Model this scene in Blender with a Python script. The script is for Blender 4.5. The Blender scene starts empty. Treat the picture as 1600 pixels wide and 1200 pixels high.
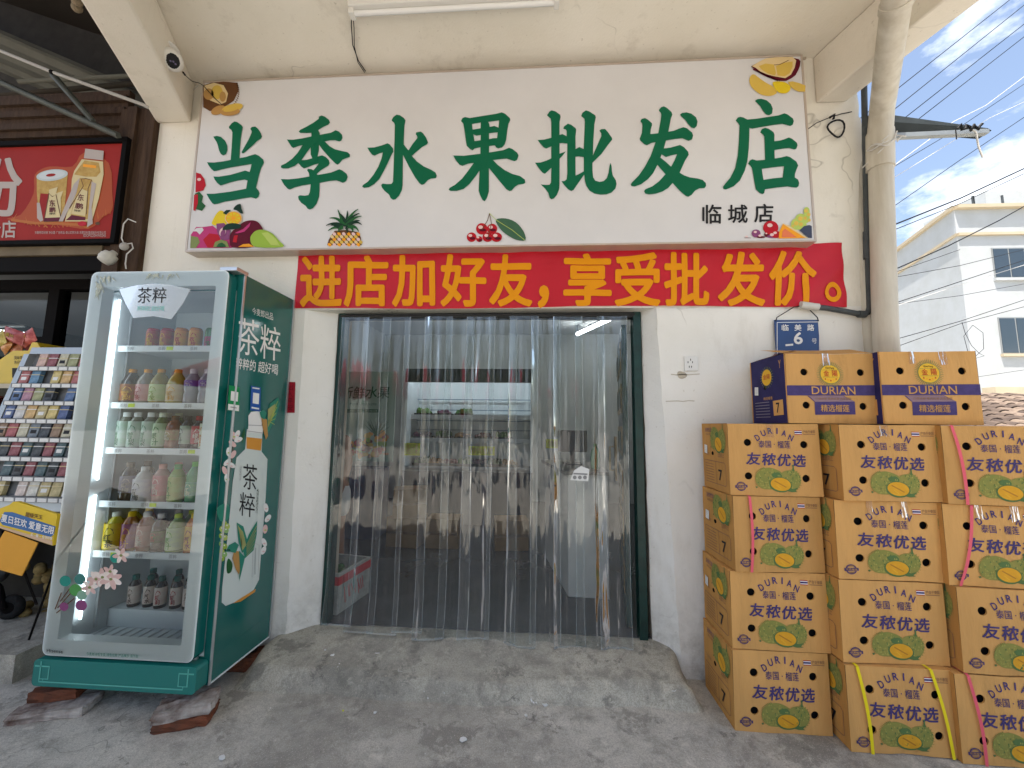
import bpy, bmesh, math, random
from math import sin, cos, pi, radians
from mathutils import Vector, Matrix, Euler
from mathutils.geometry import tessellate_polygon
rnd = random.Random(7)
S = bpy.context.scene
COL = S.collection

# ------------------------------------------------------------ camera
FPX = 601.0; YAW = radians(3.53); PITCH = radians(6.1); ROLL = .012; EYE = Vector((0, -2.4, 1.42))
cam = bpy.data.cameras.new('camera'); cam.lens = 36*FPX/1600; cam.sensor_width = 36; cam.clip_start = .02; cam.clip_end = 3000
camo = bpy.data.objects.new('camera', cam); COL.objects.link(camo)
CR = Matrix.Rotation(YAW, 3, 'Z') @ Matrix.Rotation(pi/2+PITCH, 3, 'X') @ Matrix.Rotation(ROLL, 3, 'Z')
camo.matrix_world = Matrix.Translation(EYE) @ CR.to_4x4()
S.camera = camo
def ray(x, y): return CR @ Vector(((x-800)/FPX, -(y-600)/FPX, -1))
def atY(x, y, Y=0.0):
    d = ray(x, y); t = (Y-EYE.y)/d.y; return EYE+d*t
def atZ(x, y, Z=0.0):
    d = ray(x, y); t = (Z-EYE.z)/d.z; return EYE+d*t
def atX(x, y, X):
    d = ray(x, y); t = (X-EYE.x)/d.x; return EYE+d*t

# ------------------------------------------------------------ world, sun, exposure
SUN_EL = radians(73); SUN_AZ = radians(215)       # azimuth clockwise from +Y : the sun stands behind the photographer, high
w = bpy.data.worlds.new('World'); S.world = w; w.use_nodes = True
nt = w.node_tree; nt.nodes.clear()
def N(nt, t, **k):
    n = nt.nodes.new(t)
    for a, b in k.items(): setattr(n, a, b)
    return n
wo = N(nt, 'ShaderNodeOutputWorld'); bg = N(nt, 'ShaderNodeBackground'); sky = N(nt, 'ShaderNodeTexSky')
sky.sky_type = 'NISHITA'; sky.sun_disc = False; sky.sun_elevation = SUN_EL; sky.sun_rotation = SUN_AZ; sky.air_density = 1.1; sky.dust_density = 1.6; sky.ozone_density = 1.5
tc = N(nt, 'ShaderNodeTexCoord'); mp = N(nt, 'ShaderNodeMapping'); mp.inputs['Scale'].default_value = (1, 1, 1.9); mp.inputs['Location'].default_value = (.3, .9, .2)
nz = N(nt, 'ShaderNodeTexNoise'); nz.inputs['Scale'].default_value = 3.4; nz.inputs['Detail'].default_value = 9; nz.inputs['Roughness'].default_value = .62
cr = N(nt, 'ShaderNodeValToRGB'); cr.color_ramp.elements[0].position = .55; cr.color_ramp.elements[1].position = .70
cr.color_ramp.elements[1].color = (.8, .8, .8, 1)
mx = N(nt, 'ShaderNodeMix', data_type='RGBA'); mx.inputs[7].default_value = (8.2, 8.4, 8.7, 1)
L = nt.links.new
L(tc.outputs['Generated'], mp.inputs[0]); L(mp.outputs[0], nz.inputs['Vector']); L(nz.outputs[0], cr.inputs[0])
hs_ = N(nt, 'ShaderNodeHueSaturation'); hs_.inputs['Saturation'].default_value = .88
L(cr.outputs[0], mx.inputs[0]); L(sky.outputs[0], hs_.inputs['Color']); L(hs_.outputs[0], mx.inputs[6]); L(mx.outputs[2], bg.inputs[0]); L(bg.outputs[0], wo.inputs[0])
bg.inputs[1].default_value = .115
sl = bpy.data.lights.new('sun', 'SUN'); sl.energy = 5.0; sl.angle = radians(.5); sl.color = (1, .955, .88)
so = bpy.data.objects.new('sun', sl); COL.objects.link(so)
sd = Vector((sin(SUN_AZ)*cos(SUN_EL), cos(SUN_AZ)*cos(SUN_EL), sin(SUN_EL)))
so.rotation_euler = sd.to_track_quat('Z', 'Y').to_euler(); so.location = sd*30
S.view_settings.view_transform = 'Standard'; S.view_settings.look = 'None'; S.view_settings.gamma = 1; S.view_settings.exposure = 1.27
S.render.engine = 'CYCLES'
S.cycles.max_bounces = 10; S.cycles.diffuse_bounces = 5; S.cycles.glossy_bounces = 4; S.cycles.transparent_max_bounces = 24
S.cycles.sample_clamp_indirect = 6

# ------------------------------------------------------------ materials
MATS = {}
def mat(name, col, rough=.6, metal=0, var=0, scale=8, bump=0, bscale=60, col2=None, em=None, ems=1, spec=None, coat=0, stretch=None, rand=0):
    if name in MATS: return MATS[name]
    m = bpy.data.materials.new(name); m.use_nodes = True; MATS[name] = m
    nt = m.node_tree; b = nt.nodes['Principled BSDF']; L = nt.links.new
    c = tuple(col)+(1,)
    b.inputs['Base Color'].default_value = c; b.inputs['Roughness'].default_value = rough; b.inputs['Metallic'].default_value = metal
    spec = .12 if spec is None and rough > .35 and not metal else spec
    if spec is not None: b.inputs['Specular IOR Level'].default_value = spec
    if coat: b.inputs['Coat Weight'].default_value = coat; b.inputs['Coat Roughness'].default_value = .12
    if em is not None:
        b.inputs['Emission Color'].default_value = tuple(em)+(1,); b.inputs['Emission Strength'].default_value = ems
    vec = None
    if var or bump or col2:
        tc = N(nt, 'ShaderNodeTexCoord'); mp = N(nt, 'ShaderNodeMapping'); L(tc.outputs['Object'], mp.inputs[0]); vec = mp.outputs[0]
        if stretch: mp.inputs['Scale'].default_value = stretch
        if rand:
            o2 = N(nt, 'ShaderNodeObjectInfo'); sv = N(nt, 'ShaderNodeVectorMath', operation='SCALE'); sv.inputs[0].default_value = (9, 7, 5); L(o2.outputs['Random'], sv.inputs['Scale']); L(sv.outputs[0], mp.inputs['Location'])
    if var or col2:
        n = N(nt, 'ShaderNodeTexNoise'); n.inputs['Scale'].default_value = scale; n.inputs['Detail'].default_value = 6; n.inputs['Roughness'].default_value = .6
        L(vec, n.inputs['Vector'])
        r = N(nt, 'ShaderNodeValToRGB'); r.color_ramp.elements[0].position = .32; r.color_ramp.elements[1].position = .7
        c2 = tuple(col2)+(1,) if col2 else tuple(x*(1-var) for x in col)+(1,)
        r.color_ramp.elements[0].color = c2; r.color_ramp.elements[1].color = c
        L(n.outputs[0], r.inputs[0]); out = r.outputs[0]
        if rand:
            oi = N(nt, 'ShaderNodeObjectInfo'); mr = N(nt, 'ShaderNodeMapRange'); mr.inputs[3].default_value = 1-rand; mr.inputs[4].default_value = 1+rand*.4
            s2 = N(nt, 'ShaderNodeTexNoise'); s2.inputs['Scale'].default_value = 3.5; s2.inputs['Detail'].default_value = 9; s2.inputs['Roughness'].default_value = .7; L(vec, s2.inputs['Vector'])
            s3 = N(nt, 'ShaderNodeMapRange'); s3.inputs[1].default_value = .56; s3.inputs[2].default_value = .7; s3.inputs[4].default_value = .55; L(s2.outputs[0], s3.inputs[0])
            s4 = N(nt, 'ShaderNodeMix', data_type='RGBA'); s4.inputs[7].default_value = tuple(x*.62 for x in col)+(1,); L(s3.outputs[0], s4.inputs[0]); L(out, s4.inputs[6]); out = s4.outputs[2]
            hv = N(nt, 'ShaderNodeHueSaturation'); L(oi.outputs['Random'], mr.inputs[0]); L(mr.outputs[0], hv.inputs['Value']); L(out, hv.inputs['Color']); out = hv.outputs[0]
        L(out, b.inputs['Base Color'])
    if bump:
        n2 = N(nt, 'ShaderNodeTexNoise'); n2.inputs['Scale'].default_value = bscale; n2.inputs['Detail'].default_value = 5; L(vec, n2.inputs['Vector'])
        bp = N(nt, 'ShaderNodeBump'); bp.inputs['Strength'].default_value = bump; bp.inputs['Distance'].default_value = .01; L(n2.outputs[0], bp.inputs['Height']); L(bp.outputs[0], b.inputs['Normal'])
    return m

def wallmat(name, base, stain, dirt=.35, seed=0, cracks=True):
    m = bpy.data.materials.new(name); m.use_nodes = True; MATS[name] = m
    nt = m.node_tree; b = nt.nodes['Principled BSDF']; L = nt.links.new; b.inputs['Roughness'].default_value = .85
    g = N(nt, 'ShaderNodeNewGeometry'); mp = N(nt, 'ShaderNodeMapping'); mp.inputs['Location'].default_value = (seed, seed*2, seed*3); L(g.outputs['Position'], mp.inputs[0])
    def noise(s, d=6, r=.6, st=None):
        v = mp.outputs[0]
        if st:
            q = N(nt, 'ShaderNodeMapping'); q.inputs['Scale'].default_value = st; L(v, q.inputs[0]); v = q.outputs[0]
        n = N(nt, 'ShaderNodeTexNoise'); n.inputs['Scale'].default_value = s; n.inputs['Detail'].default_value = d; n.inputs['Roughness'].default_value = r; L(v, n.inputs['Vector']); return n.outputs[0]
    def ramp(f, a, c, ca=(0, 0, 0, 1), cb=(1, 1, 1, 1)):
        r = N(nt, 'ShaderNodeValToRGB'); r.color_ramp.elements[0].position = a; r.color_ramp.elements[1].position = c; r.color_ramp.elements[0].color = ca; r.color_ramp.elements[1].color = cb; L(f, r.inputs[0]); return r.outputs[0]
    def mix(f, a, c):
        x = N(nt, 'ShaderNodeMix', data_type='RGBA')
        if isinstance(f, (int, float)): x.inputs[0].default_value = f
        else: L(f, x.inputs[0])
        for i, v in ((6, a), (7, c)):
            if isinstance(v, tuple): x.inputs[i].default_value = v+(1,) if len(v) == 3 else v
            else: L(v, x.inputs[i])
        return x.outputs[2]
    c = mix(ramp(noise(1.3), .35, .7), base, tuple(x*y for x, y in zip(base, (.9, .89, .86))))
    c = mix(ramp(noise(2.6, 8, .7, (1, 1, .35)), .56, .78, cb=(dirt,)*3+(1,)), c, stain)
    c = mix(ramp(noise(38, 3), .66, .74, cb=(.45,)*3+(1,)), c, stain)
    if cracks:
        v = N(nt, 'ShaderNodeTexVoronoi', feature='DISTANCE_TO_EDGE'); v.inputs['Scale'].default_value = .8
        dn = N(nt, 'ShaderNodeTexNoise'); dn.inputs['Scale'].default_value = 4; L(mp.outputs[0], dn.inputs['Vector'])
        ad = N(nt, 'ShaderNodeVectorMath', operation='ADD'); sc = N(nt, 'ShaderNodeVectorMath', operation='SCALE'); sc.inputs['Scale'].default_value = .5
        L(dn.outputs['Color'], sc.inputs[0]); L(sc.outputs[0], ad.inputs[0]); L(mp.outputs[0], ad.inputs[1]); L(ad.outputs[0], v.inputs['Vector'])
        k = ramp(v.outputs['Distance'], .0, .006, (1, 1, 1, 1), (0, 0, 0, 1)); msk = ramp(noise(1.1), .52, .62, cb=(.5,)*3+(1,))
        mm = N(nt, 'ShaderNodeMath', operation='MULTIPLY'); L(k, mm.inputs[0]); L(msk, mm.inputs[1]); c = mix(mm.outputs[0], c, (.2, .17, .13))
    sx = N(nt, 'ShaderNodeSeparateXYZ'); L(g.outputs['Position'], sx.inputs[0]); zr = N(nt, 'ShaderNodeMapRange'); zr.inputs[1].default_value = .5; zr.inputs[2].default_value = -.05; zr.inputs[3].default_value = 0; zr.inputs[4].default_value = 1; L(sx.outputs['Z'], zr.inputs[0])
    dm = N(nt, 'ShaderNodeMath', operation='MULTIPLY'); L(zr.outputs[0], dm.inputs[0]); L(ramp(noise(9, 9, .75), .42, .66, cb=(.75,)*3+(1,)), dm.inputs[1]); c = mix(dm.outputs[0], c, tuple(x*.6 for x in stain))
    c = mix(ramp(noise(5, 8, .7, (2.2, 2.2, .16)), .6, .8, cb=(.3,)*3+(1,)), c, stain)
    L(c, b.inputs['Base Color'])
    bp = N(nt, 'ShaderNodeBump'); bp.inputs['Strength'].default_value = .35; bp.inputs['Distance'].default_value = .012
    a = N(nt, 'ShaderNodeMath', operation='ADD'); m2 = N(nt, 'ShaderNodeMath', operation='MULTIPLY'); m2.inputs[1].default_value = .25
    L(noise(6), a.inputs[0]); L(noise(80), m2.inputs[0]); L(m2.outputs[0], a.inputs[1]); L(a.outputs[0], bp.inputs['Height']); L(bp.outputs[0], b.inputs['Normal'])
    return m

def concmat(name, base, dark, pale, splat=True, rough=.8):
    m = bpy.data.materials.new(name); m.use_nodes = True; MATS[name] = m
    nt = m.node_tree; b = nt.nodes['Principled BSDF']; L = nt.links.new; b.inputs['Roughness'].default_value = rough
    g = N(nt, 'ShaderNodeNewGeometry'); P = g.outputs['Position']
    def noise(s, d=8, r=.65, dist=0, off=0, st=None):
        mp = N(nt, 'ShaderNodeMapping'); mp.inputs['Location'].default_value = (off, off, off); L(P, mp.inputs[0])
        if st: mp.inputs['Scale'].default_value = st
        n = N(nt, 'ShaderNodeTexNoise'); n.inputs['Scale'].default_value = s; n.inputs['Detail'].default_value = d; n.inputs['Roughness'].default_value = r; n.inputs['Distortion'].default_value = dist; L(mp.outputs[0], n.inputs['Vector']); return n.outputs[0]
    def ramp(f, a, c, ca=0, cb=1):
        r = N(nt, 'ShaderNodeMapRange'); r.inputs[1].default_value = a; r.inputs[2].default_value = c; r.inputs[3].default_value = ca; r.inputs[4].default_value = cb; L(f, r.inputs[0]); return r.outputs[0]
    def mix(f, a, c):
        x = N(nt, 'ShaderNodeMix', data_type='RGBA'); L(f, x.inputs[0])
        for i, v in ((6, a), (7, c)):
            if isinstance(v, tuple): x.inputs[i].default_value = v+(1,)
            else: L(v, x.inputs[i])
        return x.outputs[2]
    def mul(a, c):
        x = N(nt, 'ShaderNodeMath', operation='MULTIPLY'); L(a, x.inputs[0]); L(c, x.inputs[1]); return x.outputs[0]
    c = mix(ramp(noise(1.7, 8, .7), .40, .62), base, pale); c = mix(ramp(noise(8, 9, .75, 0, 61), .50, .60, 0, .75), c, tuple(x*.72 for x in base))
    c = mix(ramp(noise(5, 10, .72, .25, 3), .52, .66, 0, .7), c, dark); c = mix(ramp(noise(23, 8, .75, 0, 33), .55, .7, 0, .55), c, dark)
    c = mix(ramp(noise(2.7, 12, .74, .2, 8), .555, .59, 0, .7), c, dark); c = mix(ramp(noise(.9, 8, .7, .3, 50), .48, .62, 0, .6), c, dark); c = mix(ramp(noise(4.4, 12, .78, .15, 70), .6, .625, 0, .75), c, tuple(x*.7 for x in dark)); c = mix(ramp(noise(2.2, 12, .75, .1, 90), .6, .66, 0, .7), c, tuple(min(1, x*1.15) for x in pale))
    c = mix(ramp(noise(170, 3, .6), .42, .62, 0, .5), c, tuple(x*.5 for x in base)); c = mix(ramp(noise(260, 2, .6, 0, 9), .6, .68, 0, .6), c, tuple(min(1, x*1.5) for x in base))
    c = mix(ramp(noise(11, 6, .7, .5, 5), .6, .72, 0, .5), c, tuple(min(1, x*1.25) for x in pale))
    if splat:
        f = mul(ramp(noise(16, 3, .6, .6, 12), .725, .74), ramp(noise(1.1, 2, .5, 0, 20), .42, .52)); c = mix(f, c, (.72, .72, .7))
        f = ramp(noise(60, 2, .6, .2, 31), .80, .82); c = mix(f, c, (.7, .7, .68))
        v = N(nt, 'ShaderNodeTexVoronoi', feature='DISTANCE_TO_EDGE'); v.inputs['Scale'].default_value = 1.1
        dn = N(nt, 'ShaderNodeTexNoise'); dn.inputs['Scale'].default_value = 5; L(P, dn.inputs['Vector'])
        sc = N(nt, 'ShaderNodeVectorMath', operation='SCALE'); sc.inputs['Scale'].default_value = .45; ad = N(nt, 'ShaderNodeVectorMath', operation='ADD')
        L(dn.outputs['Color'], sc.inputs[0]); L(sc.outputs[0], ad.inputs[0]); L(P, ad.inputs[1]); L(ad.outputs[0], v.inputs['Vector'])
        k = mul(ramp(v.outputs['Distance'], 0, .004, .6, 0), ramp(noise(.9, 2, .5, 0, 40), .56, .66)); c = mix(k, c, (.06, .06, .055))
    L(c, b.inputs['Base Color'])
    bp = N(nt, 'ShaderNodeBump'); bp.inputs['Strength'].default_value = .3; bp.inputs['Distance'].default_value = .010
    a = N(nt, 'ShaderNodeMath', operation='ADD'); m2 = N(nt, 'ShaderNodeMath', operation='MULTIPLY'); m2.inputs[1].default_value = .25
    L(noise(14, 10, .75, .1), a.inputs[0]); L(noise(170, 3), m2.inputs[0]); L(m2.outputs[0], a.inputs[1]); L(a.outputs[0], bp.inputs['Height']); L(bp.outputs[0], b.inputs['Normal'])
    rr = ramp(noise(4, 5, .6, 1, 17), .3, .7, rough-.25, rough+.1); L(rr, b.inputs['Roughness'])
    return m

def clearmat(name, tint, ior=1.45, rough=.02, milk=0, wav=0, wscale=12):
    m = bpy.data.materials.new(name); m.use_nodes = True; MATS[name] = m
    nt = m.node_tree; nt.nodes.clear(); L = nt.links.new
    o = N(nt, 'ShaderNodeOutputMaterial'); t = N(nt, 'ShaderNodeBsdfTransparent'); t.inputs[0].default_value = tint+(1,)
    g = N(nt, 'ShaderNodeBsdfGlossy'); g.inputs['Roughness'].default_value = rough; f = N(nt, 'ShaderNodeFresnel'); f.inputs[0].default_value = ior
    x = N(nt, 'ShaderNodeMixShader'); L(f.outputs[0], x.inputs[0]); L(t.outputs[0], x.inputs[1]); L(g.outputs[0], x.inputs[2]); out = x.outputs[0]
    if milk:
        d = N(nt, 'ShaderNodeBsdfDiffuse'); d.inputs[0].default_value = (.8, .83, .85, 1); y = N(nt, 'ShaderNodeMixShader'); y.inputs[0].default_value = milk; L(out, y.inputs[1]); L(d.outputs[0], y.inputs[2]); out = y.outputs[0]
    if wav:
        tc = N(nt, 'ShaderNodeNewGeometry'); mp = N(nt, 'ShaderNodeMapping'); mp.inputs['Scale'].default_value = (1, 1, .13); L(tc.outputs['Position'], mp.inputs[0])
        n = N(nt, 'ShaderNodeTexNoise'); n.inputs['Scale'].default_value = wscale; n.inputs['Detail'].default_value = 2.5; L(mp.outputs[0], n.inputs['Vector'])
        bp = N(nt, 'ShaderNodeBump'); bp.inputs['Strength'].default_value = 1; bp.inputs['Distance'].default_value = wav; L(n.outputs[0], bp.inputs['Height'])
        L(bp.outputs[0], g.inputs['Normal']); L(bp.outputs[0], f.inputs['Normal'])
    L(out, o.inputs[0]); return m

# ------------------------------------------------------------ mesh helpers
class MB:
    def __init__(s): s.v = []; s.f = []; s.m = []; s.mats = []; s.sm = []
    def mi(s, m):
        if m not in s.mats: s.mats.append(m)
        return s.mats.index(m)
    def add(s, vs, fs, m, smooth=False):
        o = len(s.v); s.v += [tuple(v) for v in vs]; k = s.mi(m)
        for f in fs: s.f.append(tuple(o+i for i in f)); s.m.append(k); s.sm.append(smooth)
        return s
    def box(s, a, b, m, M=None):
        x0, y0, z0 = a; x1, y1, z1 = b
        vs = [(x0, y0, z0), (x1, y0, z0), (x1, y1, z0), (x0, y1, z0), (x0, y0, z1), (x1, y0, z1), (x1, y1, z1), (x0, y1, z1)]
        if M: vs = [M @ Vector(v) for v in vs]
        return s.add(vs, [(0, 3, 2, 1), (4, 5, 6, 7), (0, 1, 5, 4), (1, 2, 6, 5), (2, 3, 7, 6), (3, 0, 4, 7)], m)
    def hexa(s, vs, m): return s.add(vs, [(0, 3, 2, 1), (4, 5, 6, 7), (0, 1, 5, 4), (1, 2, 6, 5), (2, 3, 7, 6), (3, 0, 4, 7)], m)
    def tube(s, pts, r, m, n=10, caps=True):
        pts = [Vector(p) for p in pts]; rs = r if isinstance(r, (list, tuple)) else [r]*len(pts)
        vs = []; up = None
        for i, p in enumerate(pts):
            d = (pts[min(i+1, len(pts)-1)]-pts[max(i-1, 0)]).normalized()
            if up is None: up = Vector((0, 0, 1)) if abs(d.z) < .9 else Vector((1, 0, 0))
            a = d.cross(up).normalized(); b = a.cross(d).normalized(); up = b
            vs += [p+(a*cos(2*pi*k/n)+b*sin(2*pi*k/n))*rs[i] for k in range(n)]
        fs = [(i*n+k, i*n+(k+1) % n, (i+1)*n+(k+1) % n, (i+1)*n+k) for i in range(len(pts)-1) for k in range(n)]
        s.add(vs, fs, m, True)
        if caps: s.add(vs[:n], [tuple(range(n-1, -1, -1))], m); s.add(vs[-n:], [tuple(range(n))], m)
        return s
    def lathe(s, prof, m, n=16, c=(0, 0, 0), M=None, smooth=True):
        vs = []
        for r, z in prof: vs += [Vector((c[0]+r*cos(2*pi*k/n), c[1]+r*sin(2*pi*k/n), c[2]+z)) for k in range(n)]
        if M: vs = [M @ v for v in vs]
        fs = [(i*n+k, i*n+(k+1) % n, (i+1)*n+(k+1) % n, (i+1)*n+k) for i in range(len(prof)-1) for k in range(n)]
        return s.add(vs, fs, m, smooth)
    def ell(s, c, r, m, n=14, k=9, M=None):
        vs = []; fs = []
        for i in range(k+1):
            t = pi*i/k
            for j in range(n):
                v = Vector((c[0]+r[0]*sin(t)*cos(2*pi*j/n), c[1]+r[1]*sin(t)*sin(2*pi*j/n), c[2]+r[2]*cos(t))); vs.append(M @ v if M else v)
        fs = [(i*n+j, (i+1)*n+j, (i+1)*n+(j+1) % n, i*n+(j+1) % n) for i in range(k) for j in range(n)]
        return s.add(vs, fs, m, True)
    def poly(s, pts, m, fn, lay=0, holes=(), smooth=False):
        loops = [[Vector((p[0], p[1], 0)) for p in l] for l in (pts, *holes)]
        if smooth: loops = [crom(l) for l in loops]
        tri = tessellate_polygon(loops); flat = [p for l in loops for p in l]
        return s.add([fn(p.x, p.y, lay) for p in flat], tri, m)
    def disc(s, cx, cy, rx, ry, m, fn, lay=0, n=20, rot=0):
        return s.add([fn(cx+rx*cos(a)*cos(rot)-ry*sin(a)*sin(rot), cy+rx*cos(a)*sin(rot)+ry*sin(a)*cos(rot), lay) for a in [2*pi*k/n for k in range(n)]], [tuple(range(n))], m)
    def ring(s, cx, cy, r0, r1, m, fn, lay=0, n=28, asp=1):
        vs = [fn(cx+r*cos(2*pi*k/n), cy+r*sin(2*pi*k/n)*asp, lay) for r in (r0, r1) for k in range(n)]
        return s.add(vs, [(k, (k+1) % n, n+(k+1) % n, n+k) for k in range(n)], m)
    def line(s, pts, wd, m, fn, lay=0, taper=False):
        pts = [Vector((p[0], p[1])) for p in pts]; vs = []
        for i, p in enumerate(pts):
            d = (pts[min(i+1, len(pts)-1)]-pts[max(i-1, 0)]); d = d.normalized() if d.length else Vector((1, 0)); q = Vector((-d.y, d.x))*wd/2
            if taper: q = q*(1-.85*i/(len(pts)-1))
            vs += [fn(p.x+q.x, p.y+q.y, lay), fn(p.x-q.x, p.y-q.y, lay)]
        return s.add(vs, [(2*i, 2*i+1, 2*i+3, 2*i+2) for i in range(len(pts)-1)], m)
    def text(s, t, rect, m, fn, lay=0, bold=0, slant=0, bbox=None):
        a, b, c, d = rect                       # u0,v0 (top-left) .. u1,v1 (bottom-right), v downwards
        return s.tquad(t, [(a+slant*(c-a), b), (c+slant*(c-a), b), (c, d), (a, d)], m, fn, lay, bold)
    def tquad(s, t, q, m, fn, lay=0, bold=0):
        # q: four photo/plane corners  tl, tr, br, bl
        vs, fs, (x0, y0, x1, y1) = glyph(t); sh = [(0, 0)]
        if bold > .003: sh = [(bold*.8*cos(k*pi/4), bold*.8*sin(k*pi/4)) for k in range(8)]; x0 -= bold*.8; x1 += bold*.8; y0 -= bold*.8; y1 += bold*.8
        for si, (sx_, sy_) in enumerate(sh): s._tq([(x+sx_, y+sy_) for x, y in vs], fs, (x0, y0, x1, y1), q, m, fn, lay+.03*si)
        return s
    def _tq(s, vs, fs, bb, q, m, fn, lay):
        x0, y0, x1, y1 = bb; out = []
        for x, y in vs:
            u = (x-x0)/(x1-x0); v = 1-(y-y0)/(y1-y0)
            px = (1-v)*((1-u)*q[0][0]+u*q[1][0])+v*((1-u)*q[3][0]+u*q[2][0]); py = (1-v)*((1-u)*q[0][1]+u*q[1][1])+v*((1-u)*q[3][1]+u*q[2][1])
            out.append(fn(px, py, lay))
        return s.add(out, fs, m)
    def build(s, name, parent=None, bevel=0, label=None, org=None):
        me = bpy.data.meshes.new(name); vs = s.v
        if org is not None: vs = [(v[0]-org[0], v[1]-org[1], v[2]-org[2]) for v in vs]
        me.from_pydata(vs, [], s.f)
        for m in s.mats: me.materials.append(m)
        me.polygons.foreach_set('material_index', s.m); me.polygons.foreach_set('use_smooth', s.sm); me.update()
        o = bpy.data.objects.new(name, me); COL.objects.link(o)
        if org is not None: o.location = org
        if parent: o.parent = parent
        if label: o['label'] = label
        if bevel:
            b = o.modifiers.new('bevel', 'BEVEL'); b.width = bevel; b.segments = 2; b.limit_method = 'ANGLE'; b.angle_limit = radians(40)
        return o
def crom(l, k=3):
    out = []; n = len(l)
    for i in range(n):
        a, b, c, d = l[i-1], l[i], l[(i+1) % n], l[(i+2) % n]
        for j in range(k):
            t = j/k; out.append(.5*((2*b)+(c-a)*t+(2*a-5*b+4*c-d)*t*t+(3*b-a-3*c+d)*t**3))
    return out
_G = {}
def glyph(t, bold=0):
    k = (t, bold)
    if k in _G: return _G[k]
    cu = bpy.data.curves.new('t', 'FONT'); cu.body = t; cu.size = 1; cu.resolution_u = 3
    o = bpy.data.objects.new('t', cu); COL.objects.link(o)
    dg = bpy.context.evaluated_depsgraph_get(); me = bpy.data.meshes.new_from_object(o.evaluated_get(dg))
    vs = [(v.co.x, v.co.y) for v in me.vertices]; fs = [tuple(p.vertices) for p in me.polygons]
    bpy.data.objects.remove(o); bpy.data.curves.remove(cu); bpy.data.meshes.remove(me)
    xs = [v[0] for v in vs] or [0, 1]; ys = [v[1] for v in vs] or [0, 1]
    _G[k] = (vs, fs, (min(xs), min(ys), max(xs), max(ys))); return _G[k]
def thing(name, label, cat, loc=(0, 0, 0), rot=(0, 0, 0), group=None):
    o = bpy.data.objects.new(name, None); COL.objects.link(o); o.location = loc; o.rotation_euler = rot; o.empty_display_size = .1
    o['label'] = label; o['category'] = cat
    if group: o['group'] = group
    return o
def tag(o, label, cat, group=None):
    o['label'] = label; o['category'] = cat
    if group: o['group'] = group
    return o
def struct(o): o['kind'] = 'structure'; return o
def copytree(src, parent=None, **k):
    c = src.copy(); COL.objects.link(c)
    if parent: c.parent = parent
    for ch in src.children: copytree(ch, c)
    return c
WHT = mat('white_print', (.72, .71, .7), .6)
BLK = mat('black_print', (.02, .02, .022), .5)
# ------------------------------------------------------------ the ground
GROUND = concmat('concrete_ground', (.50, .47, .41), (.20, .185, .16), (.64, .60, .53))
STEPM = concmat('concrete_step', (.40, .375, .315), (.15, .14, .12), (.56, .52, .43), splat=True)
def gz(x, y):
    return .006*sin(x*2.1+1)*cos(y*1.7)
g = MB(); xs = [-60, -20, -8]+[-5+i*.25 for i in range(41)]+[8, 20, 60, 200]; ys = [-60, -20, -8]+[-4+i*.2 for i in range(26)]+[4, 10, 40, 120]
g.add([(x, y, gz(x, y) if abs(x) < 5 and -4 < y < 1 else 0) for y in ys for x in xs], [(j*len(xs)+i, j*len(xs)+i+1, (j+1)*len(xs)+i+1, (j+1)*len(xs)+i) for j in range(len(ys)-1) for i in range(len(xs)-1)], GROUND, True)
struct(g.build('ground'))
# doorstep: rounded concrete ramp with a worn riser
st = MB(); nx, ny = 90, 36; vs = []
def hn(x, y): return sin(x*7.3+y*3.1)*.5+sin(x*17.1-y*9.7)*.3+sin(x*31+y*23)*.2
for j in range(ny+1):
    for i in range(nx+1):
        u = i/nx; v = j/ny
        y = -.40+v*.54
        ex = .03*sin(u*9)+.012*sin(u*31)
        x = -1.70+u*2.60
        fr = -.275+ex*.6+.02*u
        t = min(1, max(0, (y-fr+.035)/.075)); t = t**.9 if t > .5 else t*t*2*.93
        top = .088+.068*min(1, max(0, (y+.22)/.30))
        side = min(1, max(0, (x+1.66-.02*sin(y*20))/.12))*min(1, max(0, (.87-x+.015*sin(y*17))/.08)); side = side*side*(3-2*side)
        z = -.012+t*side*(top+.012)+.0035*hn(x, y)*t
        vs.append((x, y, z))
st.add(vs, [(j*(nx+1)+i, j*(nx+1)+i+1, (j+1)*(nx+1)+i+1, (j+1)*(nx+1)+i) for j in range(ny) for i in range(nx)], STEPM, True)
struct(st.build('doorstep_path'))

# ------------------------------------------------------------ the shop building
WALL = wallmat('painted_plaster', (.80, .785, .75), (.42, .37, .29), .45)
UPW = wallmat('cream_plaster', (.79, .75, .67), (.40, .34, .25), .5, 3)
CEI = wallmat('soffit_plaster', (.82, .765, .67), (.36, .30, .22), .55, 7)
BEAM = wallmat('beam_plaster', (.73, .675, .585), (.34, .28, .2), .55, 11)
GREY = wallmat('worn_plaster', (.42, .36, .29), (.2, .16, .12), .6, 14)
bld = thing('shop_building', 'white plastered shopfront wall and canopy of the fruit shop', 'building', (0, 0, 0))
def jag(p0, p1, n, a, ax=0):
    out = []
    for i in range(n+1):
        t = i/n; p = [p0[k]+(p1[k]-p0[k])*t for k in range(3)]
        if 0 < i < n: p[ax] += rnd.uniform(-a, a)
        out.append(p)
    return out
wm = MB(); ZT = 3.84; TH = .22
def quad(mb, a, b, c, d, m): mb.add([a, b, c, d], [(0, 1, 2, 3)], m)
def strip(mb, A, B, m): mb.add(A+B, [(i, i+1, len(A)+i+1, len(A)+i) for i in range(len(A)-1)], m)
DL, DR, DT = -1.355, .685, 2.165      # door opening at the frame
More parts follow.
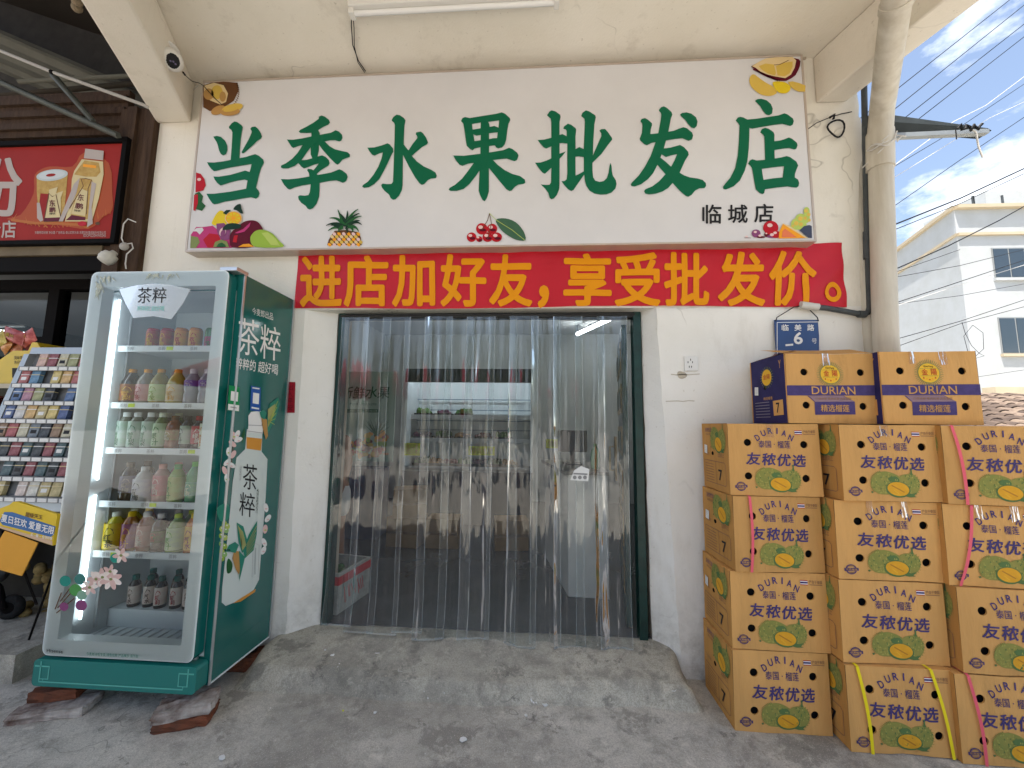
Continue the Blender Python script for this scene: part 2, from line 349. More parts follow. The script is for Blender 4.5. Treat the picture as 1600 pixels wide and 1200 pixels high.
# left wall piece front face, ragged vertical border next to the reveal
LE = jag((-1.53, 0, DT), (-1.505, 0, -.02), 26, .004); LI = jag((DL, .10, DT), (DL+.01, .10, -.02), 26, .002)
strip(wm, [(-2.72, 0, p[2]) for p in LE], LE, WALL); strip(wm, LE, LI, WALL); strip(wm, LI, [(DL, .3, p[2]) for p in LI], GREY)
RE = jag((.752, 0, DT), (.838, 0, -.02), 26, .004); RI = jag((DR, .10, DT), (DR+.02, .10, -.02), 26, .003)
REND = jag((2.05, 0, DT), (2.0, 0, -.02), 30, .012)
strip(wm, RE, [(RE[i][0]*.0+2.0, 0, RE[i][2]) for i in range(27)], WALL)
strip(wm, [(2.0, 0, p[2]) for p in REND], REND, WALL)
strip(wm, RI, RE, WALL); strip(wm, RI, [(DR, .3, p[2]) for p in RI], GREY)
REU = jag((2.075, 0, ZT), (2.05, 0, DT), 24, .010)
quad(wm, (-2.72, 0, DT), (2.0, 0, DT), (2.0, 0, ZT+.3), (-2.72, 0, ZT+.3), UPW)
strip(wm, [(2.0, 0, p[2]) for p in REU], REU, UPW)
strip(wm, REU, [(p[0], TH, p[2]) for p in REU], UPW); strip(wm, REND, [(p[0], TH, p[2]) for p in REND], WALL)
quad(wm, (-1.53, 0, DT), (.752, 0, DT), (.752, .3, DT), (-1.53, .3, DT), UPW)
quad(wm, (-2.72, 0, -.02), (-2.72, 3, -.02), (-2.72, 3, ZT+.3), (-2.72, 0, ZT+.3), WALL)
# party wall behind the front face so that the inside stays dark
quad(wm, (-2.72, TH, -.02), (DL, TH, -.02), (DL, TH, ZT), (-2.72, TH, ZT), WALL); quad(wm, (DR, TH, -.02), (2.0, TH, -.02), (2.0, TH, ZT), (DR, TH, ZT), WALL); quad(wm, (DL, TH, DT), (DR, TH, DT), (DR, TH, ZT), (DL, TH, ZT), WALL)
wm.build('wall', bld)
cb = MB()
# canopy slab and its two skewed beams
cb.hexa([(-2.72, .3, ZT), (2.0, .3, ZT), (3.2, -3.6, ZT), (-2.0, -3.6, ZT), (-2.72, .3, ZT+.13), (2.0, .3, ZT+.13), (3.2, -3.6, ZT+.13), (-2.0, -3.6, ZT+.13)], CEI)
cb.build('canopy', bld)
def beam(a, b, dirv, z, ln, z1=None):
    m = MB(); dx, dy = dirv; z1 = z if z1 is None else z1
    A = (a, -.0015, z); B = (b, -.0015, z); C = (b+dx*ln, dy*ln, z1); D = (a+dx*ln, dy*ln, z1)
    m.hexa([D, C, B, A, (D[0], D[1], ZT-.002), (C[0], C[1], ZT-.002), (B[0], B[1], ZT-.002), (A[0], A[1], ZT-.002)], BEAM)
    return m.build('beam', bld, bevel=.012)
beam(-2.735, -2.475, (.454, -.891), 3.55, 3.7)
beam(1.80, 1.985, (.292, -.956), 3.515, 3.5)
# upper storey and roof so that the sun cannot come in from above
us = MB(); us.box((-2.72, .31, ZT+.13), (2.0, 5.2, 7.2), UPW); us.build('upper_wall', bld)
# cornice line of mortar above the sign
cm = MB(); P0 = [(-2.35+i*.1, -.012-.006*rnd.random(), ZT-.012-.008*rnd.random()) for i in range(42)]; cm.tube(P0, .008, GREY, 6); cm.build('mortar_seam', bld)

# ------------------------------------------------------------ the room behind
IW = mat('room_wall_paint', (.50, .51, .49), .8, var=.12, scale=2); FLT = mat('room_floor_tile', (.085, .09, .095), .22, var=.35, scale=3); ICE = mat('room_ceiling_paint', (.6, .6, .58), .8)
rm = MB(); X0, X1, Y0, Y1, Z0, Z1 = -2.7, 2.0, .222, 4.2, .16, 3.0
quad(rm, (X0, Y1, Z0), (X1, Y1, Z0), (X1, Y1, Z1), (X0, Y1, Z1), IW); quad(rm, (X0+.01, Y0, Z0), (X0+.01, Y1, Z0), (X0+.01, Y1, Z1), (X0+.01, Y0, Z1), IW); quad(rm, (X1-.01, Y0, Z0), (X1-.01, Y1, Z0), (X1-.01, Y1, Z1), (X1-.01, Y0, Z1), IW)
struct(rm.build('inner_wall'))
c = MB(); c.box((X0, Y0, Z1), (X1, Y1, Z1+.1), ICE); struct(c.build('ceiling'))
f = MB(); f.box((X0, .105, .05), (X1, Y1, Z0), FLT); struct(f.build('floor'))

# ------------------------------------------------------------ door frame, leaf
GRN = mat('dark_green_paint', (.004, .042, .035), .35, var=.5, scale=14, bump=.3, bscale=30)
GOLD = mat('brass_tone_metal', (.28, .20, .09), .45, metal=.4, var=.4)
df = thing('shop_door', 'dark green metal door frame with its leaf folded inward at the shop entrance', 'door', (0, .1, 0))
m = MB(); m.box((DL+.012, .085, .1), (DL+.055, .16, DT), GRN); m.box((DR-.055, .085, .1), (DR-.005, .16, DT), GRN); m.build('door_frame', df, .004).location = (0, -.1, 0)
m = MB(); m.box((DL+.055, .09, DT-.035), (DR-.055, .15, DT-.002), mat('dark_header_metal', (.05, .05, .05), .5)); m.build('header_rail', df).location = (0, -.1, 0)
m = MB(); m.box((.575, .18, .175), (.612, 1.0, DT-.06), GRN)
for z in [.35+i*.29 for i in range(6)]:
    for y in (.24, .63): m.box((.566, y, z), (.574, y+.30, z+.20), GOLD); m.box((.561, y+.04, z+.035), (.567, y+.26, z+.165), GRN)
LR = radians(-10); dl_ = m.build('door_leaf', df, .003); dl_.matrix_local = Matrix.Translation((.61, .08, 0)) @ Matrix.Rotation(LR, 4, 'Z') @ Matrix.Translation((-.61, -.18, 0))
m = MB(); m.box((.548, .215, 1.05), (.560, .25, 1.35), GOLD); m.tube([(.54, .23, 1.12), (.515, .23, 1.12), (.515, .23, 1.28), (.54, .23, 1.28)], .008, GOLD); m.build('handle', df).matrix_local = dl_.matrix_local

# ------------------------------------------------------------ clear strip curtain
PVC = clearmat('clear_plastic_strip', (.90, .93, .93), 1.7, .03, .012, .03, 7)
PVE = clearmat('plastic_strip_edge', (.88, .92, .93), 1.6, .1, .22)
PVC3 = clearmat('clear_plastic_strip_flat', (.92, .94, .94), 1.6, .03, .012, .014, 5)
PVC2 = clearmat('clear_plastic_strip_older', (.86, .89, .9), 1.85, .035, .02, .036, 9)
ct = thing('strip_curtain', 'clear plastic strip curtain hanging in the shop doorway', 'curtain', (0, .04, DT-.04))
ns = 13; wd = .185; x0 = DL+.07; pitch = (DR-.11-DL-.07-wd)/(ns-1)
for i in range(ns):
    cx = x0+wd/2+i*pitch; r = random.Random(100+i); nu, nv = 14, 44; vs = []
    tilt = r.uniform(-.16, .16)*(.2 if i < 4 else 1); sag = r.choice((-1, 1))*r.uniform(.006, .015)*(.3 if i < 4 else 1); ph = r.uniform(0, 6); top = DT-.045; bot = .168-.035*(i/ns)+r.uniform(-.018, .012)
    if i == 0: bot = .2
    yo = .045 if i % 2 else .022; drift = r.uniform(-.012, .012)
    for j in range(nv+1):
        v = j/nv; z = top+(bot-top)*v
        for k in range(nu+1):
            u = k/nu-.5
            y = yo+sag*(1-4*u*u)*(.5+.5*v)*1.2+tilt*u*wd*v*1.3+(.3 if i < 4 else 1)*(.005*sin(ph+v*7+u*3)*v+.0035*sin(ph*2+u*16))+(-.09*max(0, v-.9)*10*.3 if v > .9 else 0)
            y = min(.075, max(-.035, y))
            vs.append((cx+u*wd+drift*v+.003*sin(v*9+ph)*v, y, z))
    m = MB(); m.add(vs, [(j*(nu+1)+k, j*(nu+1)+k+1, (j+1)*(nu+1)+k+1, (j+1)*(nu+1)+k) for j in range(nv) for k in range(nu)], PVC3 if i < 4 else PVC if i % 3 else PVC2, True)
    for kk in (0, nu):
        ev = [vs[j*(nu+1)+kk] for j in range(nv+1)]; sg_ = .0035 if kk == 0 else -.0035
        m.add([(x, y-.0012, z) for x, y, z in ev]+[(x+sg_, y-.0012, z) for x, y, z in ev], [(j, j+1, nv+2+j, nv+1+j) for j in range(nv)], PVE, True)
    ev = vs[-(nu+1):]; m.add([(x, y-.0012, z) for x, y, z in ev]+[(x, y-.002, z+.012) for x, y, z in ev], [(k, k+1, nu+2+k, nu+1+k) for k in range(nu)], PVE, True)
    o = m.build('plastic_strip', ct); o.location = (0, -.04, -(DT-.04))
m = MB(); m.box((DL+.06, .02, DT-.045), (DR-.06, .028, DT-.038), MATS['dark_header_metal']); m.box((DL+.06, -.0, DT-.037), (DR-.06, .06, DT-.036), MATS['dark_header_metal'])
m.build('hanging_rail', ct).location = (0, -.04, -(DT-.04))
# paper notice stuck on the curtain
pn = MB(); PQ = [atY(897, 735, -.042), atY(908, 728, -.042), atY(921, 733, -.042), atY(919, 752, -.042), atY(891, 750, -.042)]
pn.add(PQ, [(0, 1, 2, 3, 4)], mat('paper', (.7, .7, .68), .8)); fnp = lambda x, y, l: atY(x, y, -.0435)
for k in range(3): pn.box
for k in range(3): pn.disc(898+k*8, 746, 3, 3, mat('grey_print', (.25, .25, .25), .7), fnp)
pn.line([(896, 740), (918, 741)], 2.4, MATS['grey_print'], fnp)
tag(pn.build('paper_notice'), 'small white paper notice stuck on the clear curtain by the counter', 'notice')
# ------------------------------------------------------------ the big fruit shop sign
YS = -.09
SGN = mat('sign_vinyl', (.64, .625, .63), .45, var=.07, scale=2.2, bump=.12, bscale=4); SGR = mat('sign_green', (.004, .115, .055), .4); TRIM = mat('sign_trim_metal', (.52, .43, .36), .4, metal=.3, var=.15)
def fs(x, y, l=0):
    p = atY(x, y, YS); return (p.x, YS-.0014-.0009*l, p.z)
sg = thing('shop_sign', 'wide white shop sign with seven green Chinese characters above the doorway', 'sign', (-.32, YS, 3.15))
c = [atY(315, 130, YS), atY(1255, 88, YS), atY(1268, 378, YS), atY(298, 388, YS)]
SX0 = (c[0].x+c[3].x)/2; SX1 = (c[1].x+c[2].x)/2; SZ1 = (c[0].z+c[1].z)/2; SZ0 = (c[2].z+c[3].z)/2
OFS = (-.32, YS, 3.15)
def sb(mb, name, bevel=0, label=None):
    o = mb.build(name, sg, bevel, label); o.location = (.32, -YS, -3.15); return o
m = MB(); m.box((SX0, YS, SZ0), (SX1, -.001, SZ1), SGN); sb(m, 'panel')
m = MB(); t = .012
m.box((SX0-t, YS-.003, SZ0-t), (SX1+t, -.001, SZ0-.0005), TRIM); m.box((SX0-t, YS-.003, SZ1+.0005), (SX1+t, -.001, SZ1+t), TRIM); m.box((SX0-t, YS-.003, SZ0-.0004), (SX0-.0005, -.001, SZ1+.0004), TRIM); m.box((SX1+.0005, YS-.003, SZ0-.0004), (SX1+t, -.001, SZ1+.0004), TRIM)
sb(m, 'frame')
CH = [
(8, 310, 180, [([(190,272),(235,262),(285,275),(335,320),(365,380),(368,440),(350,490),(315,507),(285,490),(265,450),(250,390),(235,345),(210,305)], []),
 ([(652,175),(670,152),(715,145),(750,175),(785,230),(798,270),(788,295),(740,325),(680,385),(610,445),(570,480),(548,478),(545,462),(580,400),(630,310),(668,225),(672,205)], []),
 ([(385,150),(420,105),(455,82),(490,90),(545,130),(560,155),(548,205),(535,300),(522,440),(518,540),(600,525),(660,505),(715,490),(765,515),(815,560),(823,600),(790,660),(765,740),(725,910),(755,945),(770,980),(755,1025),(725,1048),(665,1030),(600,1038),(480,1060),(330,1085),(250,1110),(205,1118),(180,1105),(140,1050),(105,985),(200,985),(400,960),(600,922),(618,820),(580,808),(500,820),(400,845),(320,870),(280,882),(240,850),(210,810),(192,770),(260,772),(400,750),(520,715),(590,695),(645,715),(668,615),(560,632),(420,655),(300,680),(235,698),(200,703),(165,675),(135,635),(112,592),(200,595),(320,580),(408,562),(414,480),(420,400),(430,220),(415,185),(390,170)], [])]),
(7.062, 430, 170, [([(483,90),(515,77),(550,90),(595,125),(607,155),(590,178),(540,200),(475,240),(495,270),(495,290),(560,278),(615,268),(670,240),(705,255),(740,290),(745,325),(730,355),(710,365),(665,350),(610,352),(548,362),(600,415),(660,450),(740,470),(800,482),(828,510),(825,535),(785,548),(745,565),(715,600),(690,620),(665,605),(600,540),(530,460),(487,402),(483,470),(470,530),(520,517),(560,535),(595,570),(603,605),(590,630),(540,660),(495,690),(460,722),(470,732),(540,722),(620,705),(660,690),(710,670),(745,685),(790,720),(803,755),(785,800),(750,820),(725,810),(680,793),(600,800),(493,820),(492,900),(488,970),(460,1050),(420,1100),(385,1115),(360,1105),(340,1075),(290,1040),(262,1005),(255,970),(275,957),(330,962),(370,955),(385,920),(395,835),(300,850),(220,870),(165,895),(140,885),(100,840),(65,778),(150,782),(260,770),(380,750),(375,715),(355,680),(365,665),(400,668),(425,682),(455,645),(482,608),(430,620),(370,645),(320,662),(290,640),(258,602),(215,635),(150,660),(90,662),(65,650),(70,628),(120,605),(190,555),(250,490),(305,405),(255,415),(205,436),(185,425),(160,385),(132,342),(200,345),(300,330),(402,308),(402,268),(350,272),(280,270),(262,255),(280,235),(350,200),(420,160),(475,120),(485,110)], [[(393,430),(345,495),(293,570),(345,567),(412,550),(395,510)]])]),
(8, 560, 170, [([(115,490),(200,487),(290,462),(365,435),(395,450),(435,500),(440,540),(410,590),(370,680),(320,780),(265,880),(200,945),(130,985),(75,992),(50,978),(60,955),(120,915),(190,830),(250,730),(290,630),(308,550),(260,562),(205,590),(175,578),(140,535)], []),
 ([(418,145),(440,105),(480,77),(520,85),(570,120),(592,150),(578,210),(572,330),(568,450),(628,525),(675,450),(738,370),(735,345),(718,320),(725,298),(780,288),(810,310),(850,370),(872,425),(860,448),(800,480),(735,535),(670,592),(730,660),(820,725),(910,765),(965,800),(982,840),(970,870),(910,875),(870,895),(825,945),(795,955),(765,935),(710,860),(630,720),(560,580),(557,770),(555,960),(545,1020),(510,1090),(465,1135),(435,1140),(405,1120),(385,1075),(330,1030),(295,985),(287,955),(305,938),(360,945),(415,942),(435,915),(443,700),(452,450),(458,210),(450,180),(425,160)], [])]),
(7.5, 690, 165, [([(228,185),(245,150),(275,138),(330,150),(480,125),(640,100),(705,83),(745,100),(800,150),(806,175),(785,215),(770,300),(758,400),(740,460),(710,495),(665,505),(640,495),(625,470),(558,478),(556,553),(640,540),(725,525),(790,498),(830,512),(885,555),(902,590),(885,640),(855,655),(820,645),(765,625),(700,630),(602,642),(660,700),(740,760),(830,805),(920,830),(975,870),(982,905),(965,920),(900,930),(860,955),(820,1000),(795,1005),(760,985),(690,900),(600,790),(555,735),(555,870),(555,1010),(530,1090),(505,1125),(480,1110),(450,1050),(435,1000),(445,765),(400,830),(330,920),(260,980),(180,1003),(105,1003),(83,990),(95,968),(160,930),(240,860),(310,770),(378,675),(310,685),(245,710),(210,695),(165,640),(138,588),(260,592),(360,580),(455,568),(455,493),(390,505),(365,528),(335,515),(295,475),(285,420),(265,270),(255,215)],
 [[(357,220),(408,211),(460,203),(458,270),(410,278),(365,285),(361,252)], [(545,195),(610,186),(675,178),(668,263),(620,242),(565,253),(560,220)], [(373,340),(410,357),(460,348),(457,410),(387,420)], [(557,328),(608,322),(658,317),(650,385),(610,385),(557,397)]])]),
(7.5, 830, 160, [([(185,155),(215,110),(240,97),(285,110),(340,150),(345,175),(332,230),(332,385),(365,375),(415,400),(415,340),(405,322),(375,312),(385,285),(430,253),(465,265),(520,305),(527,325),(518,400),(520,550),(563,527),(615,550),(628,230),(622,195),(585,165),(600,125),(640,97),(680,110),(750,155),(757,180),(740,260),(728,450),(722,625),(780,490),(820,400),(818,365),(798,335),(820,318),(865,315),(900,355),(945,420),(948,440),(900,500),(820,610),(717,712),(717,800),(725,880),(750,920),(800,935),(850,925),(885,890),(905,830),(918,740),(930,712),(940,745),(945,810),(955,860),(990,915),(1000,960),(985,1015),(940,1060),(880,1082),(810,1085),(740,1072),(680,1035),(645,980),(628,920),(620,850),(570,920),(495,1030),(468,1042),(430,1020),(385,970),(355,928),(390,925),(415,905),(422,840),(422,485),(400,485),(370,480),(332,483),(332,605),(405,578),(370,625),(332,665),(332,960),(328,1020),(300,1090),(265,1130),(235,1138),(215,1120),(200,1065),(165,1015),(112,965),(170,970),(215,968),(232,940),(235,770),(200,805),(160,840),(130,825),(85,770),(45,710),(110,708),(180,685),(235,660),(235,520),(175,545),(145,530),(105,485),(75,445),(150,440),(235,418),(235,240),(228,195),(200,170)], [[(518,640),(560,637),(615,645),(616,730),(616,812),(568,838),(520,862),(519,750)]])]),
(7.5, 975, 155, [([(655,185),(680,165),(730,158),(790,175),(840,215),(860,265),(850,320),(820,345),(785,335),(750,295),(715,245),(670,208)], []),
 ([(408,130),(430,100),(465,88),(500,105),(555,155),(565,185),(548,230),(518,385),(580,375),(640,350),(695,332),(735,345),(795,395),(808,430),(795,475),(755,492),(725,480),(680,462),(600,470),(490,488),(465,580),(540,572),(600,555),(655,540),(700,565),(750,620),(757,655),(715,720),(650,865),(700,895),(770,920),(860,932),(920,950),(955,985),(960,1020),(940,1045),(880,1048),(830,1075),(790,1125),(750,1147),(720,1135),(650,1075),(567,985),(520,1040),(450,1085),(370,1110),(290,1120),(245,1108),(233,1080),(250,1058),(330,1025),(410,965),(485,882),(430,820),(390,773),(340,870),(280,940),(200,1000),(120,1027),(85,1020),(78,1000),(95,975),(170,900),(240,800),(310,670),(368,508),(320,517),(265,545),(235,530),(190,490),(183,465),(208,400),(215,320),(212,290),(190,262),(205,235),(245,225),(280,245),(325,285),(328,305),(312,360),(307,413),(400,403),(430,240),(435,190),(430,165),(410,145)], [[(438,650),(490,682),(550,662),(620,648),(590,720),(550,795),(490,740),(425,688)]])]),
(7.273, 1120, 145, [([(430,98),(455,78),(500,72),(560,88),(610,130),(633,185),(625,240),(590,260),(555,250),(525,215),(490,155),(455,120)], []),
 ([(212,320),(235,285),(265,277),(300,285),(345,308),(450,298),(600,275),(700,260),(765,237),(800,250),(860,295),(872,325),(860,365),(830,382),(790,370),(740,358),(640,370),(520,390),(400,412),(368,403),(367,500),(360,640),(345,780),(315,890),(260,1000),(190,1065),(100,1103),(72,1095),(68,1070),(90,1040),(150,970),(205,860),(235,720),(248,560),(255,375),(240,350)], []),
 ([(490,455),(510,415),(545,402),(585,412),(640,450),(653,480),(650,555),(720,545),(770,530),(815,512),(850,525),(905,570),(915,600),(900,640),(875,648),(820,632),(750,638),(652,655),(655,750),(730,738),(790,722),(830,735),(900,785),(922,830),(900,880),(885,925),(882,965),(920,990),(933,1030),(925,1065),(900,1082),(860,1078),(800,1068),(680,1080),(545,1100),(535,1145),(515,1155),(480,1140),(440,1100),(425,1030),(410,930),(395,855),(378,830),(352,810),(370,775),(400,758),(450,773),(545,765),(542,640),(537,500),(525,480)], [[(508,868),(600,855),(680,846),(760,838),(745,965),(640,975),(528,993),(517,930)]])])]
for s_, ox, oy, shapes in CH:
    m = MB()
    for outer, holes in shapes:
        m.poly([(ox+x/s_, oy+y/s_) for x, y in outer], SGR, fs, 2, [[(ox+x/s_, oy+y/s_) for x, y in h] for h in holes], smooth=False)
    sb(m, 'green_character')
m = MB()
for t, q in (('临', (1097, 320, 1127, 350)), ('城', (1137, 320, 1168, 349)), ('店', (1178, 319, 1208, 348))): m.text(t, q, BLK, fs, 2, .02)
sb(m, 'black_lettering')
# printed fruit
def C(n, c, r=.45, **k): return mat('print_'+n, c, r, **k)
c_yel = C('yellow', (.62, .42, .08)); c_lem = C('lemon', (.68, .5, .02)); c_org = C('orange', (.8, .32, .02)); c_cream = C('cream', (.68, .52, .28)); c_brn = C('brown', (.12, .05, .02)); c_mar = C('maroon', (.10, .004, .015)); c_red = C('red', (.42, .01, .02)); c_pink = C('pink', (.45, .04, .16)); c_pale = C('palepink', (.72, .5, .48)); c_grn = C('leafgreen', (.02, .10, .03)); c_lg = C('lime', (.28, .42, .05)); c_lg2 = C('lime_light', (.42, .52, .12)); c_dk = C('darkleaf', (.01, .035, .02)); c_olive = C('olive', (.2, .24, .08)); c_tan = C('tan', (.45, .25, .08)); c_vio = C('violet', (.22, .06, .16)); c_grey = C('grey', (.4, .4, .4))
m = MB(); z1 = lambda x, y: (1150+x/12.31, 80+y/12.31); q4 = lambda l: [z1(*p) for p in l]
m.poly(q4([(285,300),(440,210),(560,150),(800,125),(1000,115),(1200,160),(1235,200),(1225,290),(1190,380),(1140,470),(1060,530),(960,580),(860,580),(740,560),(600,510),(480,450),(360,370)]), c_mar, fs, 2)
for i in range(34):
    t = i/33; a = z1(330+t*640 if t < .75 else 810+(t-.75)*1650, (360+t*290 if t < .75 else 580-(t-.75)*1500)); m.poly([(a[0]-1.2, a[1]-1), (a[0]+1.2, a[1]-1), (a[0]+.4, a[1]+2.0)], c_mar, fs, 2)
m.poly(q4([(300,300),(440,210),(560,150),(800,125),(1080,120),(1150,190),(1120,330),(1050,460),(940,530),(760,500),(600,460),(460,400),(370,330)]), c_cream, fs, 3)
m.poly(q4([(430,300),(560,250),(720,270),(760,430),(740,480),(600,440),(490,370)]), c_yel, fs, 4); m.poly(q4([(760,300),(900,240),(1080,210),(1080,310),(1020,440),(930,495),(790,480)]), c_yel, fs, 4)
m.line(q4([(720, 280), (820, 275), (900, 240), (1000, 190)]), .9, c_brn, fs, 5)
m.poly(q4([(250,560),(280,480),(340,455),(420,510),(560,610),(700,690),(780,800),(700,860),(580,870),(450,830),(330,740),(265,650)]), c_yel, fs, 3, smooth=True)
m.poly(q4([(700,610),(800,595),(930,610),(1020,670),(1040,740),(980,810),(880,825),(790,790),(720,700)]), c_lem, fs, 4, smooth=True); m.poly(q4([(990,600),(1080,590),(1200,620),(1330,670),(1320,790),(1200,790),(1110,750),(1040,690)]), c_yel, fs, 3)
sb(m, 'durian_picture')
m = MB(); d = lambda x, y: (x, y)
m.poly([(318,134),(330,130),(350,128),(372,130),(373,143),(366,158),(352,167),(340,174),(328,174),(318,168)], c_brn, fs, 2)
for i in range(26):
    a = -1.2+i*.11; x = 343+30*cos(a); y = 144+30*sin(a)
    if y > 130: m.poly([(x-1.5, y-1), (x+1.5, y-1), (x+1.5*cos(a), y+2)], c_brn, fs, 2)
m.poly([(319,135),(335,130),(350,134),(357,147),(354,160),(345,164),(330,158),(320,152)], c_cream, fs, 3); m.disc(327, 148, 8, 9, c_tan, fs, 4); m.disc(340, 145, 9, 11, c_yel, fs, 4); m.disc(349, 152, 5, 8, c_tan, fs, 5)
m.disc(342, 173, 12, 6.5, c_tan, fs, 4, rot=-.4); m.disc(364, 170, 17, 6.5, c_yel, fs, 5, rot=-.25); m.disc(361, 176, 15, 6, c_tan, fs, 6, rot=-.1); m.disc(362, 172, 12, 3.5, c_yel, fs, 7, rot=-.2)
sb(m, 'durian_picture')
m = MB(); z2 = lambda x, y: (295+x/10, 315+y/10); q5 = lambda l: [z2(*p) for p in l]
m.poly([(307,270),(314,272),(320,280),(322,290),(318,298),(306,301)], c_red, fs, 2); m.disc(312, 281, 3, 2.4, c_pale, fs, 3); m.poly([(305,303),(312,300),(318,307),(316,316),(322,322),(316,330),(304,326)], c_grn, fs, 2); m.poly([(304,305),(310,304),(310,318),(306,330),(303,329)], c_red, fs, 3)
m.poly(q5([(30,730),(40,520),(120,400),(230,400),(380,380),(450,440),(640,470),(680,725),(300,728)]), c_pink, fs, 2); m.poly(q5([(30,730),(40,540),(150,560),(180,640),(120,728)]), c_olive, fs, 3); m.poly(q5([(60,470),(130,420),(220,410),(240,450),(180,520),(130,470)]), SGN, fs, 3)
m.poly(q5([(230,600),(330,500),(470,520),(520,640),(420,722),(300,722)]), c_red, fs, 3); m.poly(q5([(370,360),(400,260),(460,170),(520,145),(580,200),(600,350),(500,380)]), c_lem, fs, 3, smooth=True)
m.poly(q5([(440,350),(560,340),(660,460),(640,600),(520,610),(450,480)]), c_vio, fs, 4); m.disc(*z2(540, 480), 5, 7, c_pale, fs, 5, rot=.4); m.disc(*z2(545, 500), 3.5, 5.5, c_vio, fs, 6, rot=.4)
m.disc(*z2(710, 270), 13.7, 11.5, c_cream, fs, 5); m.disc(*z2(710, 268), 12.2, 10, c_org, fs, 6)
for k in range(9): a = k*2*pi/9; p = z2(710, 268); m.poly([(p[0]+2*cos(a), p[1]+2*sin(a)), (p[0]+11*cos(a-.28), p[1]+9*sin(a-.28)), (p[0]+11*cos(a+.28), p[1]+9*sin(a+.28))], c_lem, fs, 7)
m.poly(q5([(545,190),(600,140),(670,140),(600,215)]), c_dk, fs, 7); m.poly(q5([(710,130),(750,70),(820,45),(830,100),(850,150),(860,195),(820,190),(760,145)]), c_dk, fs, 7, smooth=True); m.poly(q5([(540,450),(600,370),(700,345),(830,375),(800,430),(660,445)]), c_dk, fs, 8, smooth=True)
m.poly(q5([(650,600),(680,480),(760,420),(860,330),(980,300),(1080,320),(1150,400),(1170,470),(1100,600),(980,720),(690,722)]), c_mar, fs, 6, smooth=True); m.poly(q5([(730,500),(860,440),(980,330),(960,400),(880,480),(780,505)]), c_pink, fs, 7); m.poly(q5([(700,640),(720,540),(780,530),(760,650)]), c_red, fs, 7)
m.poly(q5([(975,600),(1010,510),(1090,455),(1200,455),(1320,510),(1420,620),(1485,718),(1060,718)]), c_lg, fs, 8, smooth=True); m.poly(q5([(1150,500),(1250,490),(1380,600),(1440,700),(1300,690)]), c_lg2, fs, 9); m.poly(q5([(1060,560),(1100,560),(1200,640),(1220,700),(1150,680)]), c_grn, fs, 9) if 0 else None
m.poly(q5([(400,722),(430,640),(520,605),(610,630),(650,722)]), c_olive, fs, 9); m.poly(q5([(450,722),(480,670),(540,650),(590,690),(600,722)]), c_grn, fs, 10); m.poly(q5([(790,718),(870,675),(960,670),(1040,718)]), c_org, fs, 10)
sb(m, 'fruit_picture')
m = MB(); z3 = lambda x, y: (500+x/17.14, 320+y/17.14); q6 = lambda l: [z3(*p) for p in l]
m.poly(q6([(195,1090),(240,940),(330,790),(400,700),(700,680),(1040,740),(1100,880),(1125,1080)]), c_brn, fs, 2)
for r_ in range(5):
    for k in range(7):
        x = 265+k*128+(64 if r_ % 2 else 0); y = 790+r_*72
        if 250+(1080-y)*.25 < x < 1110-(1080-y)*.12: m.disc(*z3(x, y), 3.3, 2.5, (c_org, c_cream, c_pale, c_yel)[(k*2+r_) % 4], fs, 3, 8, rot=.7)
lv = [((700,600),(760,300),(740,170)), ((650,560),(560,330),(490,140)), ((700,520),(640,320),(520,235)), ((660,560),(480,320),(270,370)), ((640,600),(420,440),(175,570)), ((600,640),(420,560),(230,710)), ((560,640),(420,540),(300,560)), ((720,560),(820,250),(1040,130)), ((720,540),(880,290),(1070,245)), ((740,560),(900,340),(1130,320)), ((760,580),(960,400),(1130,550)), ((760,600),(1000,560),(1050,740)), ((800,560),(960,430),(1080,440)), ((640,620),(520,620),(510,760)), ((700,620),(740,620),(760,780)), ((820,600),(900,640),(900,750))]
for i, (a, b, c_) in enumerate(lv):
    pts = [z3(a[0]*(1-t)**2+2*b[0]*t*(1-t)+c_[0]*t*t, a[1]*(1-t)**2+2*b[1]*t*(1-t)+c_[1]*t*t) for t in [k/7 for k in range(8)]]; m.line(pts, 6.5, (c_dk, c_grn)[i % 2], fs, 5+i*.3, True)
sb(m, 'pineapple_picture')
m = MB()
for x, y, r_ in ((737, 371, 7.5), (753, 358, 9), (769, 358, 8), (762, 371, 8), (776, 371, 8.5), (749, 374, 5)): m.disc(x, y, r_, min(r_, 378.5-y), c_red, fs, 2+.01*x % 1); m.disc(x-2, y-2.5, r_*.4, r_*.3, c_pale, fs, 4); m.disc(x+1.5, min(y+2, 376), r_*.6, 2.2, c_mar, fs, 4)
m.line([(765, 334), (762, 345), (753, 360)], 1, c_brn, fs, 5); m.line([(765, 334), (768, 350), (762, 374)], 1, c_brn, fs, 5); m.poly([(775,344),(790,342),(806,348),(818,362),(821,376),(806,375),(790,366),(780,356)], C('leaf', (.05, .12, .07)), fs, 5, smooth=True); m.line([(765, 334), (776, 345), (800, 360), (820, 376)], .8, c_lg2, fs, 6)
sb(m, 'cherry_picture')
m = MB(); z4 = lambda x, y: (1150+x/12.31, 310+y/12.31)
for x, y, r_, c_ in ((215,765,6,c_mar),(380,680,7,c_vio),(470,750,7,c_mar),(660,570,12,c_red),(700,740,9,c_vio),(760,700,8,c_red),(590,700,4.5,c_mar)): p = z4(x, y); m.disc(p[0], p[1], r_, min(r_*.9, 372.5-p[1]), c_, fs, 2+x*.002); m.disc(p[0]-1.5, p[1]-r_*.3, r_*.35, r_*.25, c_pale, fs, 4.5)
